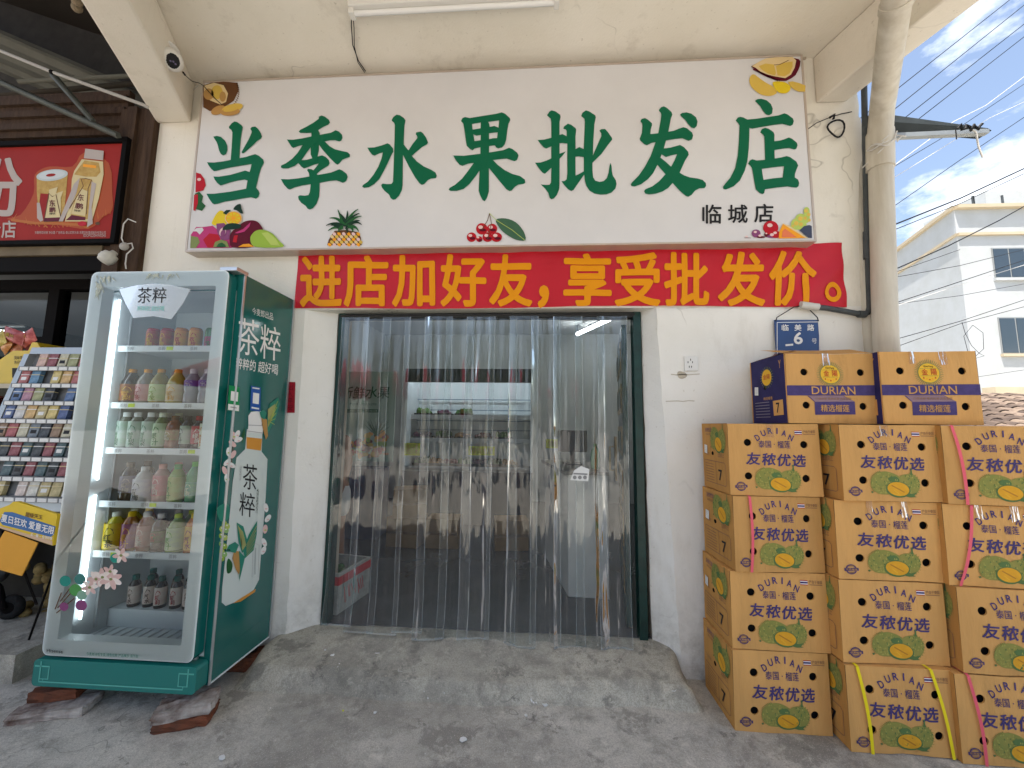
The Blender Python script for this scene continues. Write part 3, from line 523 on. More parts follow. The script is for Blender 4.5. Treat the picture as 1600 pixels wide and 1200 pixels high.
m.poly([z4(*p) for p in [(810,780),(820,650),(890,500),(1060,600),(1330,770)]], c_org, fs, 5); m.poly([z4(*p) for p in [(890,490),(1000,530),(1380,780),(1330,775),(900,510)]], c_cream, fs, 6); m.poly([z4(*p) for p in [(870,760),(880,640),(930,590),(1150,755)]], C('flesh', (.7, .18, .08)), fs, 6)
for x, y, r_ in ((1350,260,7),(1400,330,7),(1240,410,9),(1330,400,7),(1160,500,9),(1250,520,8),(1410,440,6),(1100,550,5)): p = z4(x, y); m.disc(p[0], p[1], min(r_, 1264.5-p[0]), r_, c_lg2, fs, 3+y*.001); m.disc(p[0]-1, p[1]-1, r_*.4, r_*.4, c_yel, fs, 4)
m.poly([z4(*p) for p in [(1210,620),(1300,540),(1400,520),(1445,540),(1450,770),(1380,765)]], C('blueberry', (.05, .06, .1)), fs, 4.5)
sb(m, 'fruit_picture')

# ------------------------------------------------------------ red banner
BRED = mat('banner_red', (.52, .008, .02), .4, var=.12, scale=3, spec=.3, bump=.4, bscale=7); BYEL = mat('banner_yellow', (.72, .27, .006), .45, bump=.4, bscale=7)
bn = thing('banner', 'red cloth banner with yellow Chinese lettering under the white sign', 'banner', (.15, -.02, 2.36))
BX0, BX1 = -1.60, 1.885
def wave(x, z):
    return -.012+.004*sin(x*9+z*4)+.0025*sin(x*23-z*15)+.007*max(0, (x-1.2))*sin((x-z*1.3)*26)
def fb(x, y, l=0):
    p = atY(x, y, -.015); return (p.x, wave(p.x, p.z)-.002-.001*l, p.z)
def sag(x): return 2.168+.006*sin(x*3)-.014*max(0, x-1.3)
m = MB(); nx, nz_ = 160, 14
m.add([(BX0+(BX1-BX0)*i/nx, wave(BX0+(BX1-BX0)*i/nx, sag(BX0+(BX1-BX0)*i/nx)+(2.566-sag(BX0+(BX1-BX0)*i/nx))*j/nz_), sag(BX0+(BX1-BX0)*i/nx)+(2.566-sag(BX0+(BX1-BX0)*i/nx))*j/nz_) for j in range(nz_+1) for i in range(nx+1)], [(j*(nx+1)+i, j*(nx+1)+i+1, (j+1)*(nx+1)+i+1, (j+1)*(nx+1)+i) for j in range(nz_) for i in range(nx)], BRED, True)
m.build('cloth', bn).location = (-.15, .02, -2.36)
m = MB()
for t, a, b in (('进', 468, 535), ('店', 537, 607), ('加', 612, 680), ('好', 688, 760), ('友', 764, 832), ('享', 880, 956), ('受', 960, 1032), ('批', 1037, 1108), ('发', 1121, 1196), ('价', 1201, 1276)):
    u = (a-470)/848; m.text(t, (a, 400-9*u, b, 480-2*u), BYEL, fb, 1, .032)
m.text('，', (840, 446, 858, 482), BYEL, fb, 1, .05); m.ring(1302, 456, 6.5, 12.5, BYEL, fb, 1, asp=1.28)
bm = bmesh.new(); tmp = m.build('lettering', bn); bm.from_mesh(tmp.data); lo = bm.verts.layers.float.new('off')
for v in bm.verts: v[lo] = v.co.y-wave(v.co.x, v.co.z)
for _ in range(4):
    e = [e for e in bm.edges if e.calc_length() > .05]
    if not e: break
    bmesh.ops.subdivide_edges(bm, edges=e, cuts=1); bmesh.ops.triangulate(bm, faces=[f for f in bm.faces if len(f.verts) > 3])
for v in bm.verts: v.co.y = wave(v.co.x, v.co.z)+v[lo]-.0015
bm.to_mesh(tmp.data); bm.free(); tmp.location = (-.15, .02, -2.36)
def kid(mb, name, par, bevel=0, label=None):
    o = mb.build(name, par, bevel, label); o.location = -par.location; return o
def ident(u, v, l): return (u, v, l)
# ------------------------------------------------------------ drinks fridge
FG = mat('fridge_green_vinyl', (.004, .115, .10), .2, coat=.4); FG2 = mat('fridge_green_skirt', (.01, .17, .145), .35); FGL = mat('pale_green_line', (.12, .42, .35), .4)
FW = mat('fridge_white_plastic', (.76, .80, .80), .35); FIN = mat('fridge_liner', (.60, .64, .66), .45); SIL = mat('aluminium_edge', (.55, .56, .57), .3, metal=.7); RUB = mat('black_rubber', (.015, .015, .015), .7)
GLS = clearmat('fridge_glass', (.93, .97, .96), 1.66, .0)
FX0, FX1, FY0, FY1, FZ0, FZ1 = -2.415, -1.60, -.515, .0, .13, 2.225
FY1 = -.012
fr = thing('drinks_fridge', 'tall green drinks fridge with glass door full of bottles', 'fridge', (-2.0, -.25, .1))
m = MB(); t = .035; bz = .26; YB = -.455
m.box((FX0, YB, bz), (FX0+t, FY1, FZ1), FG); m.box((FX1-t, YB, bz), (FX1, FY1, FZ1), FG); m.box((FX0+t, YB, FZ1-.09), (FX1-t, FY1, FZ1), FG); m.box((FX0+t, FY1-t, bz), (FX1-t, FY1, FZ1-.09), FG); m.box((FX0, YB, FZ0), (FX1, FY1, bz-.0005), FG)
kid(m, 'cabinet', fr)
m = MB(); ix0, ix1 = FX0+t+.0006, FX1-t-.0006; e = .004
m.box((ix0, YB+.002, bz), (ix0+e, FY1-t-.001, FZ1-.091), FIN); m.box((ix1-e, YB+.002, bz), (ix1, FY1-t-.001, FZ1-.091), FIN); m.box((ix0+e, FY1-t-.006, bz+.03), (ix1-e, FY1-t-.001, FZ1-.095), FIN); m.box((ix0+e, YB+.002, bz+.0005), (ix1-e, FY1-t-.001, bz+.02), FIN); m.box((ix0+e, YB+.002, FZ1-.095), (ix1-e, FY1-t-.001, FZ1-.0905), FIN)
for k in range(14): m.box((ix0+.03+k*.052, YB+.01, bz+.0225), (ix0+.036+k*.052, -.275, bz+.027), SIL)
m.box((ix0+e, -.27, bz+.021), (ix1-e, FY1-t-.0065, .375), FIN); kid(m, 'liner', fr)
# side outline trim and adhesive print on the side
m = MB(); sx = FX1
m.box((sx, YB-.002, FZ0), (sx+.006, YB+.010, FZ1-.002), SIL); m.box((sx, FY1-.012, FZ0), (sx+.005, FY1, FZ1-.002), SIL); m.box((sx, YB+.011, FZ0), (sx+.005, FY1-.013, FZ0+.006), FW); kid(m, 'side_trim', fr)
def fp(x, y, l=0):                       # zoomed side picture -> side panel
    p = atX(325+x/2.4, 460+y/2.4, sx); return (sx+.0012+.0006*l, min(p.y, FY1-.015), p.z)
PWH = mat('print_white_bright', (.78, .78, .76), .4); AMB = mat('print_amber', (.62, .26, .02), .35); PG2 = mat('print_teal', (.02, .25, .2), .4)
m = MB()
m.tquad('茶', [(113,85),(192,100),(190,238),(112,220)], PWH, fp, 1, -.004); m.tquad('粹', [(197,108),(272,128),(270,252),(193,238)], PWH, fp, 1, -.004)
m.tquad('今麦郎出品', [(165,48),(243,70),(243,98),(165,74)], PWH, fp, 1); m.tquad('粹粹的 超好喝', [(105,235),(263,262),(260,304),(103,278)], PWH, fp, 1, .008)
m.poly([(138,580),(145,505),(203,512),(200,590),(222,618),(215,760),(200,950),(190,1070),(170,1108),(110,1150),(65,1168),(50,1155),(52,1100),(75,880),(92,700),(106,612)], mat('print_bottle_white', (.60, .66, .63), .35), fp, 1)
m.poly([(150,455),(160,440),(196,437),(204,460),(200,490),(206,500),(203,522),(148,516),(150,490)], PWH, fp, 2); m.poly([(143,535),(201,541),(197,586),(143,578)], AMB, fp, 2); m.poly([(92,1158),(120,1140),(178,1104),(174,1116),(120,1152)], AMB, fp, 3)
m.line([(150,490),(203,492)], 3, c_grey, fp, 3); m.line([(146,512),(204,520)], 3, c_grey, fp, 3)
m.tquad('茶', [(130,634),(184,641),(182,738),(128,728)], BLK, fp, 3, -.002); m.tquad('粹', [(118,740),(176,748),(172,838),(114,828)], BLK, fp, 3, -.002)
m.tquad('今麦郎', [(118,640),(126,641),(122,700),(114,699)], c_grey, fp, 3); m.tquad('椰子青风味绿茶', [(182,725),(190,726),(184,822),(176,820)], c_dk, fp, 3)
m.line([(168,930),(190,940),(186,1060),(163,1060),(168,930)], 1.4, c_grey, fp, 3); m.line([(176,950),(174,1050)], 5, mat('print_ghost', (.42, .46, .45), .5), fp, 4)
kid(m, 'side_lettering', fr)
m = MB()
# small bird with spread wings, drawn in flat colours
def bird(m, pts, base):
    for c_, pl in pts: m.poly(pl, c_, fp, base); base += .6
FEA = mat('print_feather', (.03, .22, .15), .4); FEB = mat('print_feather_pale', (.35, .36, .14), .4)
bird(m, [(FEA, [(105,855),(130,870),(140,905),(150,940),(125,970),(112,930)]), (FEA, [(182,848),(180,900),(168,960),(135,990),(128,960),(150,900)]), (FEB, [(112,870),(128,890),(140,940),(126,960),(118,920)]), (c_tan, [(95,960),(118,965),(126,1010),(112,1050),(100,1030),(88,990)]), (FEA, [(62,965),(75,940),(98,928),(112,940),(100,970),(80,965)]), (FEA, [(112,960),(135,985),(125,1030),(112,1078),(116,1030)]), (BLK, [(60,958),(78,955),(80,962)])], 5)
for k in range(6): m.line([(140,940+k*8), (178-k*2,868+k*16)], 2, FEB, fp, 9.5); m.line([(122,930+k*4), (108+k*5,866+k*9)], 2, FEB, fp, 9.5)
kid(m, 'side_artwork', fr); m = MB(); bird(m, [(FEA, [(230,410),(262,385),(266,410),(250,470),(222,520),(218,470)]), (FEB, [(222,430),(250,410),(246,450),(222,500)]), (c_tan, [(196,455),(218,470),(222,530),(214,545),(202,500)]), (FEA, [(190,442),(205,432),(216,444),(210,470),(196,462)])], 5)
for k in range(5): m.line([(222,490-k*4), (258-k*3,400+k*22)], 2, c_lg2, fp, 8.5)
kid(m, 'side_artwork', fr); m = MB()
for k, (x, y, a) in enumerate(((95,530,0),(108,525,.8),(112,545,1.6),(90,560,-.5),(75,590,.4),(70,630,1.2),(60,660,0),(85,640,-.7),(68,690,.3),(92,600,.9),(215,800,.2),(222,840,1),(212,880,.5),(208,930,0),(205,960,.8))):
    if k == 10: kid(m, 'side_artwork', fr); m = MB()
    m.disc(x, y, 17, 9, (PWH, c_pale)[k % 3 == 0], fp, 2+.25*k, 14, rot=a+1.2); m.disc(x, y+4, 5, 3, c_lg2 if k % 4 == 0 else c_pale, fp, 6.3+.1*k, 8)
kid(m, 'side_artwork', fr); m = MB(); m.line([(95,555),(90,600),(86,640),(80,660)], 2.5, c_brn, fp, 1.5); m.poly([(125,530),(135,500),(138,520),(128,560)], c_grn, fp, 2)
kid(m, 'side_artwork', fr); m = MB()
for k, (x, y) in enumerate(((60,860),(50,880),(66,885),(48,905),(62,912),(48,935),(60,945),(50,965),(60,975),(50,990),(70,870))): m.disc(x, y, 9.5, 11, (c_lg, c_lg2, mat('print_grape', (.22, .42, .12), .35))[k % 3], fp, 3+.2*k, 14); m.disc(x-2, y-4, 3, 3, PWH, fp, 6, 8)
m.poly([(30,810),(45,790),(70,785),(80,810),(72,845),(45,850)], FEA, fp, 3, smooth=True); m.poly([(75,990),(90,1010),(85,1040),(70,1045),(68,1010)], c_grn, fp, 3, smooth=True)
kid(m, 'side_artwork', fr)
m = MB()
m.poly([(76,340),(116,348),(113,440),(70,434)], c_grn if 0 else mat('card_green', (.01, .25, .08), .4), fp, 6); m.poly([(83,362),(110,367),(108,402),(81,398)], PWH, fp, 7); m.poly([(72,410),(113,416),(112,438),(71,433)], PWH, fp, 7); m.line([(80,422),(104,426)], 4, c_grey, fp, 8); kid(m, 'payment_card', fr, label='green payment card')
m = MB(); m.poly([(158,342),(195,349),(193,440),(155,434)], mat('card_blue', (.02, .09, .35), .4), fp, 6); m.poly([(166,368),(189,372),(187,412),(164,408)], PWH, fp, 7); m.line([(163,350),(190,354)], 5, PWH, fp, 7); m.line([(160,424),(188,429)], 6, PWH, fp, 7); kid(m, 'payment_card', fr, label='blue payment card')
# door
dy0, dy1 = FY0, YB-.004; dz0 = .265; W = .072
def rrect(x0, z0, x1, z1, r, n=5):
    o = []
    for cx, cz, a in ((x1-r, z1-r, 0), (x0+r, z1-r, pi/2), (x0+r, z0+r, pi), (x1-r, z0+r, 3*pi/2)):
        o += [(cx+r*cos(a+k*pi/2/n), cz+r*sin(a+k*pi/2/n)) for k in range(n+1)]
    return o
DX0, DX1, DZ1 = FX0-.01, FX1-.035, FZ1-.0
gx0, gx1, gz0, gz1 = DX0+.075, DX1-.07, dz0+.075, DZ1-.085
def face(m, y, outer, inner, mt): m.poly(outer, mt, lambda u, v, l: (u, y, v), 0, [inner] if inner else ())
outer = rrect(DX0, dz0, DX1, DZ1, .035); inner = rrect(gx0, gz0, gx1, gz1, .008)
m = MB(); face(m, dy0, outer, inner, FW); face(m, dy1, outer, inner, FG)
for lp, mt in ((outer, FG), (inner, FW)):
    n = len(lp); m.add([(p[0], dy0, p[1]) for p in lp]+[(p[0], dy1, p[1]) for p in lp], [(k, (k+1) % n, n+(k+1) % n, n+k) for k in range(n)], mt)
dr = kid(m, 'door', fr)
def dkid(mb, name, label=None):
    o = mb.build(name, dr, label=label); return o
m = MB(); o2 = rrect(DX0+.004, dz0+.004, DX1-.004, DZ1-.004, .033); m.poly(o2, GLS, lambda u, v, l: (u, dy0-.004, v)); dkid(m, 'glass')
m = MB()
def fd(x, y, l=0):
    p = atY(x, y, dy0-.0052-.0006*l); return tuple(p)
m.poly([(186,452),(212,446),(240,443),(268,445),(298,452),(286,474),(268,499),(240,494),(208,497),(196,474)], clearmat('glass_print_haze', (.85, .9, .88), 1.3, .2, .38), fd, 1)
m.tquad('茶粹', [(216,449),(261,449),(259,473),(214,474)], BLK, fd, 3, -.004); m.tquad('粹粹的 超好喝', [(215,478),(257,478),(256,486),(214,486)], mat('print_aqua', (.18, .5, .45), .4), fd, 3)
dkid(m, 'door_sticker'); m = MB(); m.tquad('今麦郎冰柜专卖 绿色出鲜 产品展示 请节能', [(135,1019),(216,1023),(216,1028),(135,1024)], FEA, fd, 2); dkid(m, 'door_lettering'); m = MB(); m.tquad('Hisense', [(73,1014),(98,1016),(98,1021),(73,1019)], BLK, fd, 2, .01)
dkid(m, 'door_lettering'); m = MB()
for k in range(26):
    a = rnd.uniform(0, pi); x = 150+rnd.uniform(0, 26)*abs(cos(a)); y = 430+rnd.uniform(0, 30) if x < 163 else 430+rnd.uniform(0, 5); m.line([(x, y), (x+rnd.uniform(-5, 7), y+rnd.uniform(5, 12))], 2.4, mat('print_frond', (.42, .45, .38), .6), fd, 1+k*.02, True)
dkid(m, 'door_sticker'); m = MB()
for k in range(18):
    x = 232+rnd.uniform(0, 46); m.line([(x, 427+rnd.uniform(0, 3)), (x+rnd.uniform(-9, 9), 433+rnd.uniform(0, 6))], 2.2, MATS['print_frond'], fd, 1+k*.02, True)
dkid(m, 'door_sticker'); m = MB()
# spray of printed flowers at the lower left
def pt(x, y): return (x, y)
for k, (x, y, n, r_) in enumerate(((150,905,6,12),(160,902,7,13),(173,905,8,15),(189,868,6,11),(140,918,6,11),(172,893,5,10))):
    for j in range(n):
        a = j*2*pi/n+k; m.disc(x+cos(a)*r_*.62, y+sin(a)*r_*.55, r_*.62, r_*.30, mat('petal_%d' % ((j+k) % 2), ((.75, .66, .60), (.62, .42, .38))[(j+k) % 2], .5), fd, 2+.1*k+.02*j, 10, rot=a)
    m.disc(x, y, 2.6, 2.2, c_olive, fd, 3.5+.05*k, 8)
for k, (x, y, r_, c_) in enumerate(((102,908,9,PG2),(118,922,10,mat('leaf_green', (.08, .3, .08), .4)),(128,930,8,mat('leaf_sage', (.22, .38, .28), .4)),(127,946,9,c_vio),(100,948,7,c_vio),(180,872,8,PG2),(125,905,9,mat('leaf_teal', (.05, .2, .18), .4)))): m.disc(x, y, r_, r_*.95, c_, fd, 1.2+.1*k, 16)
for a_ in (((90,950),(112,925)), ((88,958),(116,935)), ((94,940),(110,918)), ((86,952),(96,926))): m.line(a_, 1.6, c_brn, fd, 1.1)
dkid(m, 'door_sticker')
LED = mat('led_tube', (.9, .95, 1), .3, em=(.82, .93, 1), ems=3.6)
m = MB(); lx_, ly_ = ix0+.022, YB+.035; m.tube([(lx_, ly_, gz0+.05), (lx_, ly_, (gz0+gz1)/2-.22)], .0055, LED, 8); m.tube([(lx_, ly_, (gz0+gz1)/2-.14), (lx_, ly_, gz1-.04)], .0055, LED, 8); dkid(m, 'led_strip')
m = MB(); sk = rrect(DX0-.02, FZ0+.0, DX1+.03, .252, .02); face(m, dy0-.01, sk, None, FG2); n = len(sk); m.add([(p[0], dy0-.01, p[1]) for p in sk]+[(p[0], YB-.003, p[1]) for p in sk], [(k, (k+1) % n, n+(k+1) % n, n+k) for k in range(n)], FG2)
fk = lambda u, v, l: (u, dy0-.0115-.0005*l, v)
a, b_ = DX0+.02, DX1-.01
m.line([(a-.03, .222), (a+.045, .222), (a+.045, .165), (a, .165), (a, .245)], .007, FGL, fk, 1); m.line([(a+.02, .165), (a+.02, .152), (b_-.02, .152), (b_-.02, .165)], .006, FGL, fk, 1.5); m.line([(b_+.03, .222), (b_-.045, .222), (b_-.045, .165), (b_, .165), (b_, .245)], .007, FGL, fk, 1); m.line([(a, .167), (a, .152), (a+.03, .152)], .006, FGL, fk, 2)
kid(m, 'skirt', fr)
m = MB(); m.box((DX1-.1, YB-.02, .253), (DX1-.02, YB-.006, .264), SIL); kid(m, 'hinge', fr, .002); m = MB(); m.box((DX1-.06, dy0+.004, FZ1+.0005), (FX1, YB+.03, FZ1+.022), SIL); kid(m, 'hinge', fr, .002)
for x, y in ((-2.36, -.44), (-1.71, -.44), (-2.36, -.08), (-1.66, -.08)):
    m = MB(); zt = .128; m.tube([(x, y, zt), (x, y, zt-.018)], .03, SIL, 12); m.lathe([(0.0, 0), (.03, 0), (.034, .01), (.034, .022), (.02, .03)], RUB, 14, (x, y, .10 if y < -.3 else .085)); kid(m, 'foot', fr)
m = MB()
SHELFW = mat('shelf_wire_white', (.75, .77, .78), .35)
SYF = YB+.075; SYB = FY1-t-.01
SZ = [atY(240, y, SYF).z for y in (543, 632, 703, 787, 866)]; SZ.append(.3755)
for k, z in enumerate(SZ[:5]):
    m = MB(); m.box((ix0+.006, SYF+.006, z-.012), (ix1-.006, SYB, z-.003), SHELFW); m.box((ix0+.006, SYF-.004, z-.024), (ix1-.006, SYF+.005, z+.010), SHELFW); sh = kid(m, 'shelf', fr)
    m = MB(); fsf = lambda u, v, l: (u, SYF-.006-.0004*l, v)
    for j in range(4):
        x = ix0+.06+j*.19; m.text('茶粹', (x, z+.004, x+.045, z-.018), c_grey, fsf, 1, .01)
        if (j+k) % 3 == 1: m.poly([(x+.05, z+.004), (x+.09, z+.004), (x+.09, z-.016), (x+.05, z-.016)], mat('tag_lime', (.6, .75, .05), .5), fsf, 1)
    m.build('price_strip', sh)
m = MB()
for x in (ix0+.012, ix1-.016):
    m.box((x-.006, SYF+.04, bz+.05), (x+.006, SYF+.052, FZ1-.2), SIL)
kid(m, 'shelf_rail', fr)

# ------------------------------------------------------------ drinks inside the fridge
def liq(name, c, cl=False):
    m = mat(name, c, .12, coat=.3, spec=.6)
    if cl: m.node_tree.nodes['Principled BSDF'].inputs['Transmission Weight'].default_value = cl
    return m
WRD = ('红茶', '荔枝', '绿茶', '青梅', '雪梨', '果汁', '汽水', '冰茶', '乌龙', '茉莉')
PR = {
 'bottle': [(0, 0), (.028, 0), (.031, .006), (.031, .06), (.028, .075), (.031, .09), (.031, .135), (.026, .155), (.014, .178), (.0125, .192)],
 'round': [(0, 0), (.033, 0), (.037, .01), (.037, .10), (.035, .125), (.025, .155), (.015, .17), (.0135, .185)],
 'slim': [(0, 0), (.024, 0), (.026, .006), (.026, .11), (.022, .13), (.013, .148), (.012, .165)],
 'can': [(0, 0), (.024, 0), (.029, .008), (.029, .10), (.024, .112), (.022, .112), (.0, .108)],
}
def drink(name, prof, col, labcol, capcol, z0, z1, h, deco=None):
    pw = lambda c: tuple(x**1.3 for x in c) if c else c
    col, labcol, capcol, deco = pw(col), pw(labcol), pw(capcol), pw(deco)
    body = liq('drink_'+name, col, .0); p = PR[prof]; sc_ = h/p[-1][1]
    t_ = thing('drink_'+('can' if prof == 'can' else 'bottle'), 'x', 'can' if prof == 'can' else 'bottle')
    m = MB(); m.lathe([(r, z*sc_) for r, z in p], body, 16); m.build('body', t_)
    rl = max(r for r, z in p)+.0008
    if labcol:
        lm = mat('label_'+name, labcol, .35, col2=tuple(min(1, c*.75+.12*(i == (len(name) % 3))) for i, c in enumerate(labcol)), scale=35)
        m = MB(); m.lathe([(rl, z0*h), (rl, z1*h)], lm, 16)
        if deco:
            n_ = 5; dm = mat('deco_'+name, deco, .4)
            rr = rl+.0007
            cylf = lambda u, v, l: (rr*sin(u), -rr*cos(u), v)
            m.poly([(-.45, h*(z0+.62*(z1-z0))), (-.1, h*(z0+.86*(z1-z0))), (.35, h*(z0+.78*(z1-z0))), (.5, h*(z0+.60*(z1-z0))), (.1, h*(z0+.55*(z1-z0)))], dm, cylf)
            
            wd_ = WRD[len(_G) % 6] if 0 else WRD[(len(name)*7+ord(name[0])) % len(WRD)]; hh_ = (z1-z0)*h
            for kk, chh in enumerate(wd_):
                cz_ = h*z0+hh_*(.58-.26*kk); cu_ = -.15+.25*kk
                m.tquad(chh, [(cu_-.38, cz_), (cu_+.38, cz_), (cu_+.38, cz_-hh_*.27), (cu_-.38, cz_-hh_*.27)], dm, cylf, 0, .02)
        m.build('label', t_)
    if capcol:
        m = MB(); cz = h-.002; m.lathe([(.0145, cz-.012), (.0148, cz+.010), (.012, cz+.0125), (0, cz+.0125)], mat('cap_'+name, capcol, .4), 14); m.build('cap', t_)
    return t_
K = {}
def D(n, *a, **k): K[n] = (a, k)
D('red can', 'can', (.5, .01, .02), (.5, .01, .015), None, .1, .88, .115, deco=(.7, .5, .05)); D('orange can', 'can', (.7, .3, .03), (.75, .35, .05), None, .1, .88, .115, deco=(.5, .03, .02)); D('green and red can', 'can', (.1, .25, .05), (.5, .05, .08), None, .1, .6, .115, deco=(.05, .25, .05))
D('dark plum juice bottle', 'round', (.05, .005, .01), (.35, .02, .03), (.6, .3, .04), .12, .6, .185, deco=(.7, .45, .1)); D('pink lychee juice bottle', 'round', (.35, .3, .26), (.65, .42, .42), (.7, .35, .03), .12, .6, .185, deco=(.45, .05, .08)); D('pale green plum juice bottle', 'round', (.35, .27, .05), (.62, .62, .4), (.7, .35, .03), .12, .6, .185, deco=(.3, .4, .05)); D('yellow pear juice bottle', 'round', (.5, .40, .08), (.68, .60, .42), (.7, .35, .03), .12, .6, .185, deco=(.7, .4, .04)); D('clear water bottle', 'bottle', (.35, .33, .38), (.16, .14, .45), (.75, .72, .75), .55, .72, .185, deco=(.6, .6, .65))
D('white labelled tea bottle', 'bottle', (.25, .27, .22), (.58, .62, .6), (.78, .8, .78), .08, .8, .185, deco=(.2, .35, .25)); D('green tea bottle', 'bottle', (.16, .22, .06), (.5, .56, .42), (.7, .75, .62), .1, .75, .185, deco=(.08, .25, .08)); D('amber tea bottle', 'bottle', (.3, .10, .02), (.35, .15, .04), (.2, .1, .03), .3, .6, .17, deco=(.6, .6, .5)); D('black and white milk tea bottle', 'slim', (.04, .03, .03), (.5, .5, .48), (.05, .05, .05), .2, .75, .17, deco=(.05, .05, .05)); D('red labelled soda bottle', 'slim', (.06, .03, .02), (.45, .03, .05), (.4, .02, .03), .2, .75, .17, deco=(.7, .65, .6)); D('cream labelled tea bottle', 'round', (.12, .06, .04), (.7, .68, .6), (.75, .75, .72), .08, .78, .18, deco=(.6, .25, .05))
D('grey iced tea bottle', 'bottle', (.10, .07, .05), (.32, .28, .26), (.3, .25, .2), .25, .7, .19, deco=(.5, .45, .4)); D('plain white milk bottle', 'round', (.6, .58, .56), (.72, .7, .68), (.75, .74, .72), .05, .7, .17, deco=(.25, .25, .25)); D('pink peach tea bottle', 'bottle', (.5, .3, .26), (.55, .25, .27), (.7, .4, .35), .2, .75, .185, deco=(.7, .65, .6)); D('lime green tea bottle', 'bottle', (.3, .42, .1), (.4, .52, .2), (.12, .42, .12), .1, .72, .185, deco=(.1, .3, .05)); D('mint green drink bottle', 'bottle', (.12, .35, .18), (.2, .45, .25), (.2, .55, .15), .2, .55, .2, deco=(.6, .65, .5)); D('beige coffee bottle', 'bottle', (.42, .3, .16), (.5, .38, .24), (.7, .45, .2), .12, .7, .185, deco=(.15, .08, .04))
D('yellow vitamin drink bottle', 'round', (.55, .5, .03), (.72, .62, .02), (.7, .72, .65), .1, .78, .18, deco=(.1, .12, .05)); D('purple and orange soda bottle', 'bottle', (.4, .16, .02), (.35, .08, .15), (.75, .55, .03), .1, .75, .185, deco=(.75, .45, .05)); D('dusky rose tea bottle', 'bottle', (.3, .1, .06), (.45, .3, .28), (.6, .6, .6), .15, .7, .185, deco=(.6, .55, .5)); D('dark cola bottle', 'bottle', (.05, .01, .01), (.12, .03, .03), (.65, .62, .6), .3, .6, .18, deco=(.5, .1, .1)); D('pale green apple drink bottle', 'round', (.25, .36, .12), (.5, .6, .35), (.55, .65, .1), .1, .7, .18, deco=(.15, .4, .1)); D('orange juice drink bottle', 'bottle', (.6, .25, .03), (.7, .4, .12), (.7, .55, .05), .1, .72, .185, deco=(.3, .1, .2)); D('bright green tea bottle', 'bottle', (.2, .4, .05), (.5, .62, .35), (.45, .62, .05), .1, .7, .185, deco=(.1, .35, .05))
D('dark herbal bottle', 'slim', (.03, .015, .012), (.62, .6, .56), (.02, .16, .14), .12, .72, .15, deco=(.1, .04, .03)); D('dark bottle with red figure', 'slim', (.03, .015, .012), (.62, .6, .56), (.02, .16, .14), .12, .72, .15, deco=(.4, .03, .05)); D('olive oil coloured bottle', 'slim', (.22, .2, .04), None, (.02, .16, .14), 0, 0, .155)
ROW = [
 (['red can', 'red can', 'orange can', 'orange can', 'green and red can', 'red can', 'orange can'], .10, 'top'),
 (['dark plum juice bottle', 'pink lychee juice bottle', 'pale green plum juice bottle', 'yellow pear juice bottle', 'clear water bottle', 'clear water bottle', 'clear water bottle', 'clear water bottle'], .0, 'second'),
 (['white labelled tea bottle', 'white labelled tea bottle', 'white labelled tea bottle', 'green tea bottle', 'amber tea bottle', 'black and white milk tea bottle', 'red labelled soda bottle', 'cream labelled tea bottle', 'cream labelled tea bottle', 'red labelled soda bottle'], .0, 'third'),
 (['grey iced tea bottle', 'plain white milk bottle', 'pink peach tea bottle', 'lime green tea bottle', 'mint green drink bottle', 'beige coffee bottle', 'beige coffee bottle'], .05, 'fourth'),
 (['yellow vitamin drink bottle', 'purple and orange soda bottle', 'dusky rose tea bottle', 'dark cola bottle', 'pale green apple drink bottle', 'orange juice drink bottle', 'bright green tea bottle', 'dark cola bottle'], .01, 'fifth'),
 (['dark herbal bottle', 'dark herbal bottle', 'dark bottle with red figure', 'dark bottle with red figure', 'dark herbal bottle', 'olive oil coloured bottle', 'olive oil coloured bottle', 'olive oil coloured bottle'], .06, 'floor')]
ORD = ['first', 'second', 'third', 'fourth', 'fifth', 'sixth', 'seventh', 'eighth', 'ninth', 'tenth']
proto = {}
for ri, (items, st_, nm) in enumerate(ROW):
    z = SZ[ri]; n = len(items); xa = ix0+st_+.045; xb = ix1-.045 if ri in (1, 2) else ix1-.06
    for depth in (0, 1):
        for k, it in enumerate(items):
            if depth and (ri == 0 or (ri+k) % 4 == 2): continue
            if it not in proto: a, kw = K[it]; o = proto[it] = drink(it.replace(' ', '_'), *a, **kw)
            else: o = copytree(proto[it])
            yy = (SYF+.055 if ri < 5 else -.225)+depth*.095
            o.location = (xa+(xb-xa)*k/(n-1)+rnd.uniform(-.003, .003), yy+rnd.uniform(-.006, .006), z-.003 if ri < 5 else z)
            if ri < 5: o.location.z = z-.0028
            o.scale = (1.24, 1.24, 1.07) if ri in (1, 2, 3, 4) else (1.1, 1.1, 1.05)
            o.rotation_euler = (0, 0, rnd.uniform(-.35, .5))
            where = ('%s fridge shelf' % nm) if ri < 5 else 'fridge floor'
            o['label'] = '%s, %s from left, %s row, %s' % (it, ORD[k], ('front', 'back')[depth], where)
            o['group'] = 'drinks in the green fridge'
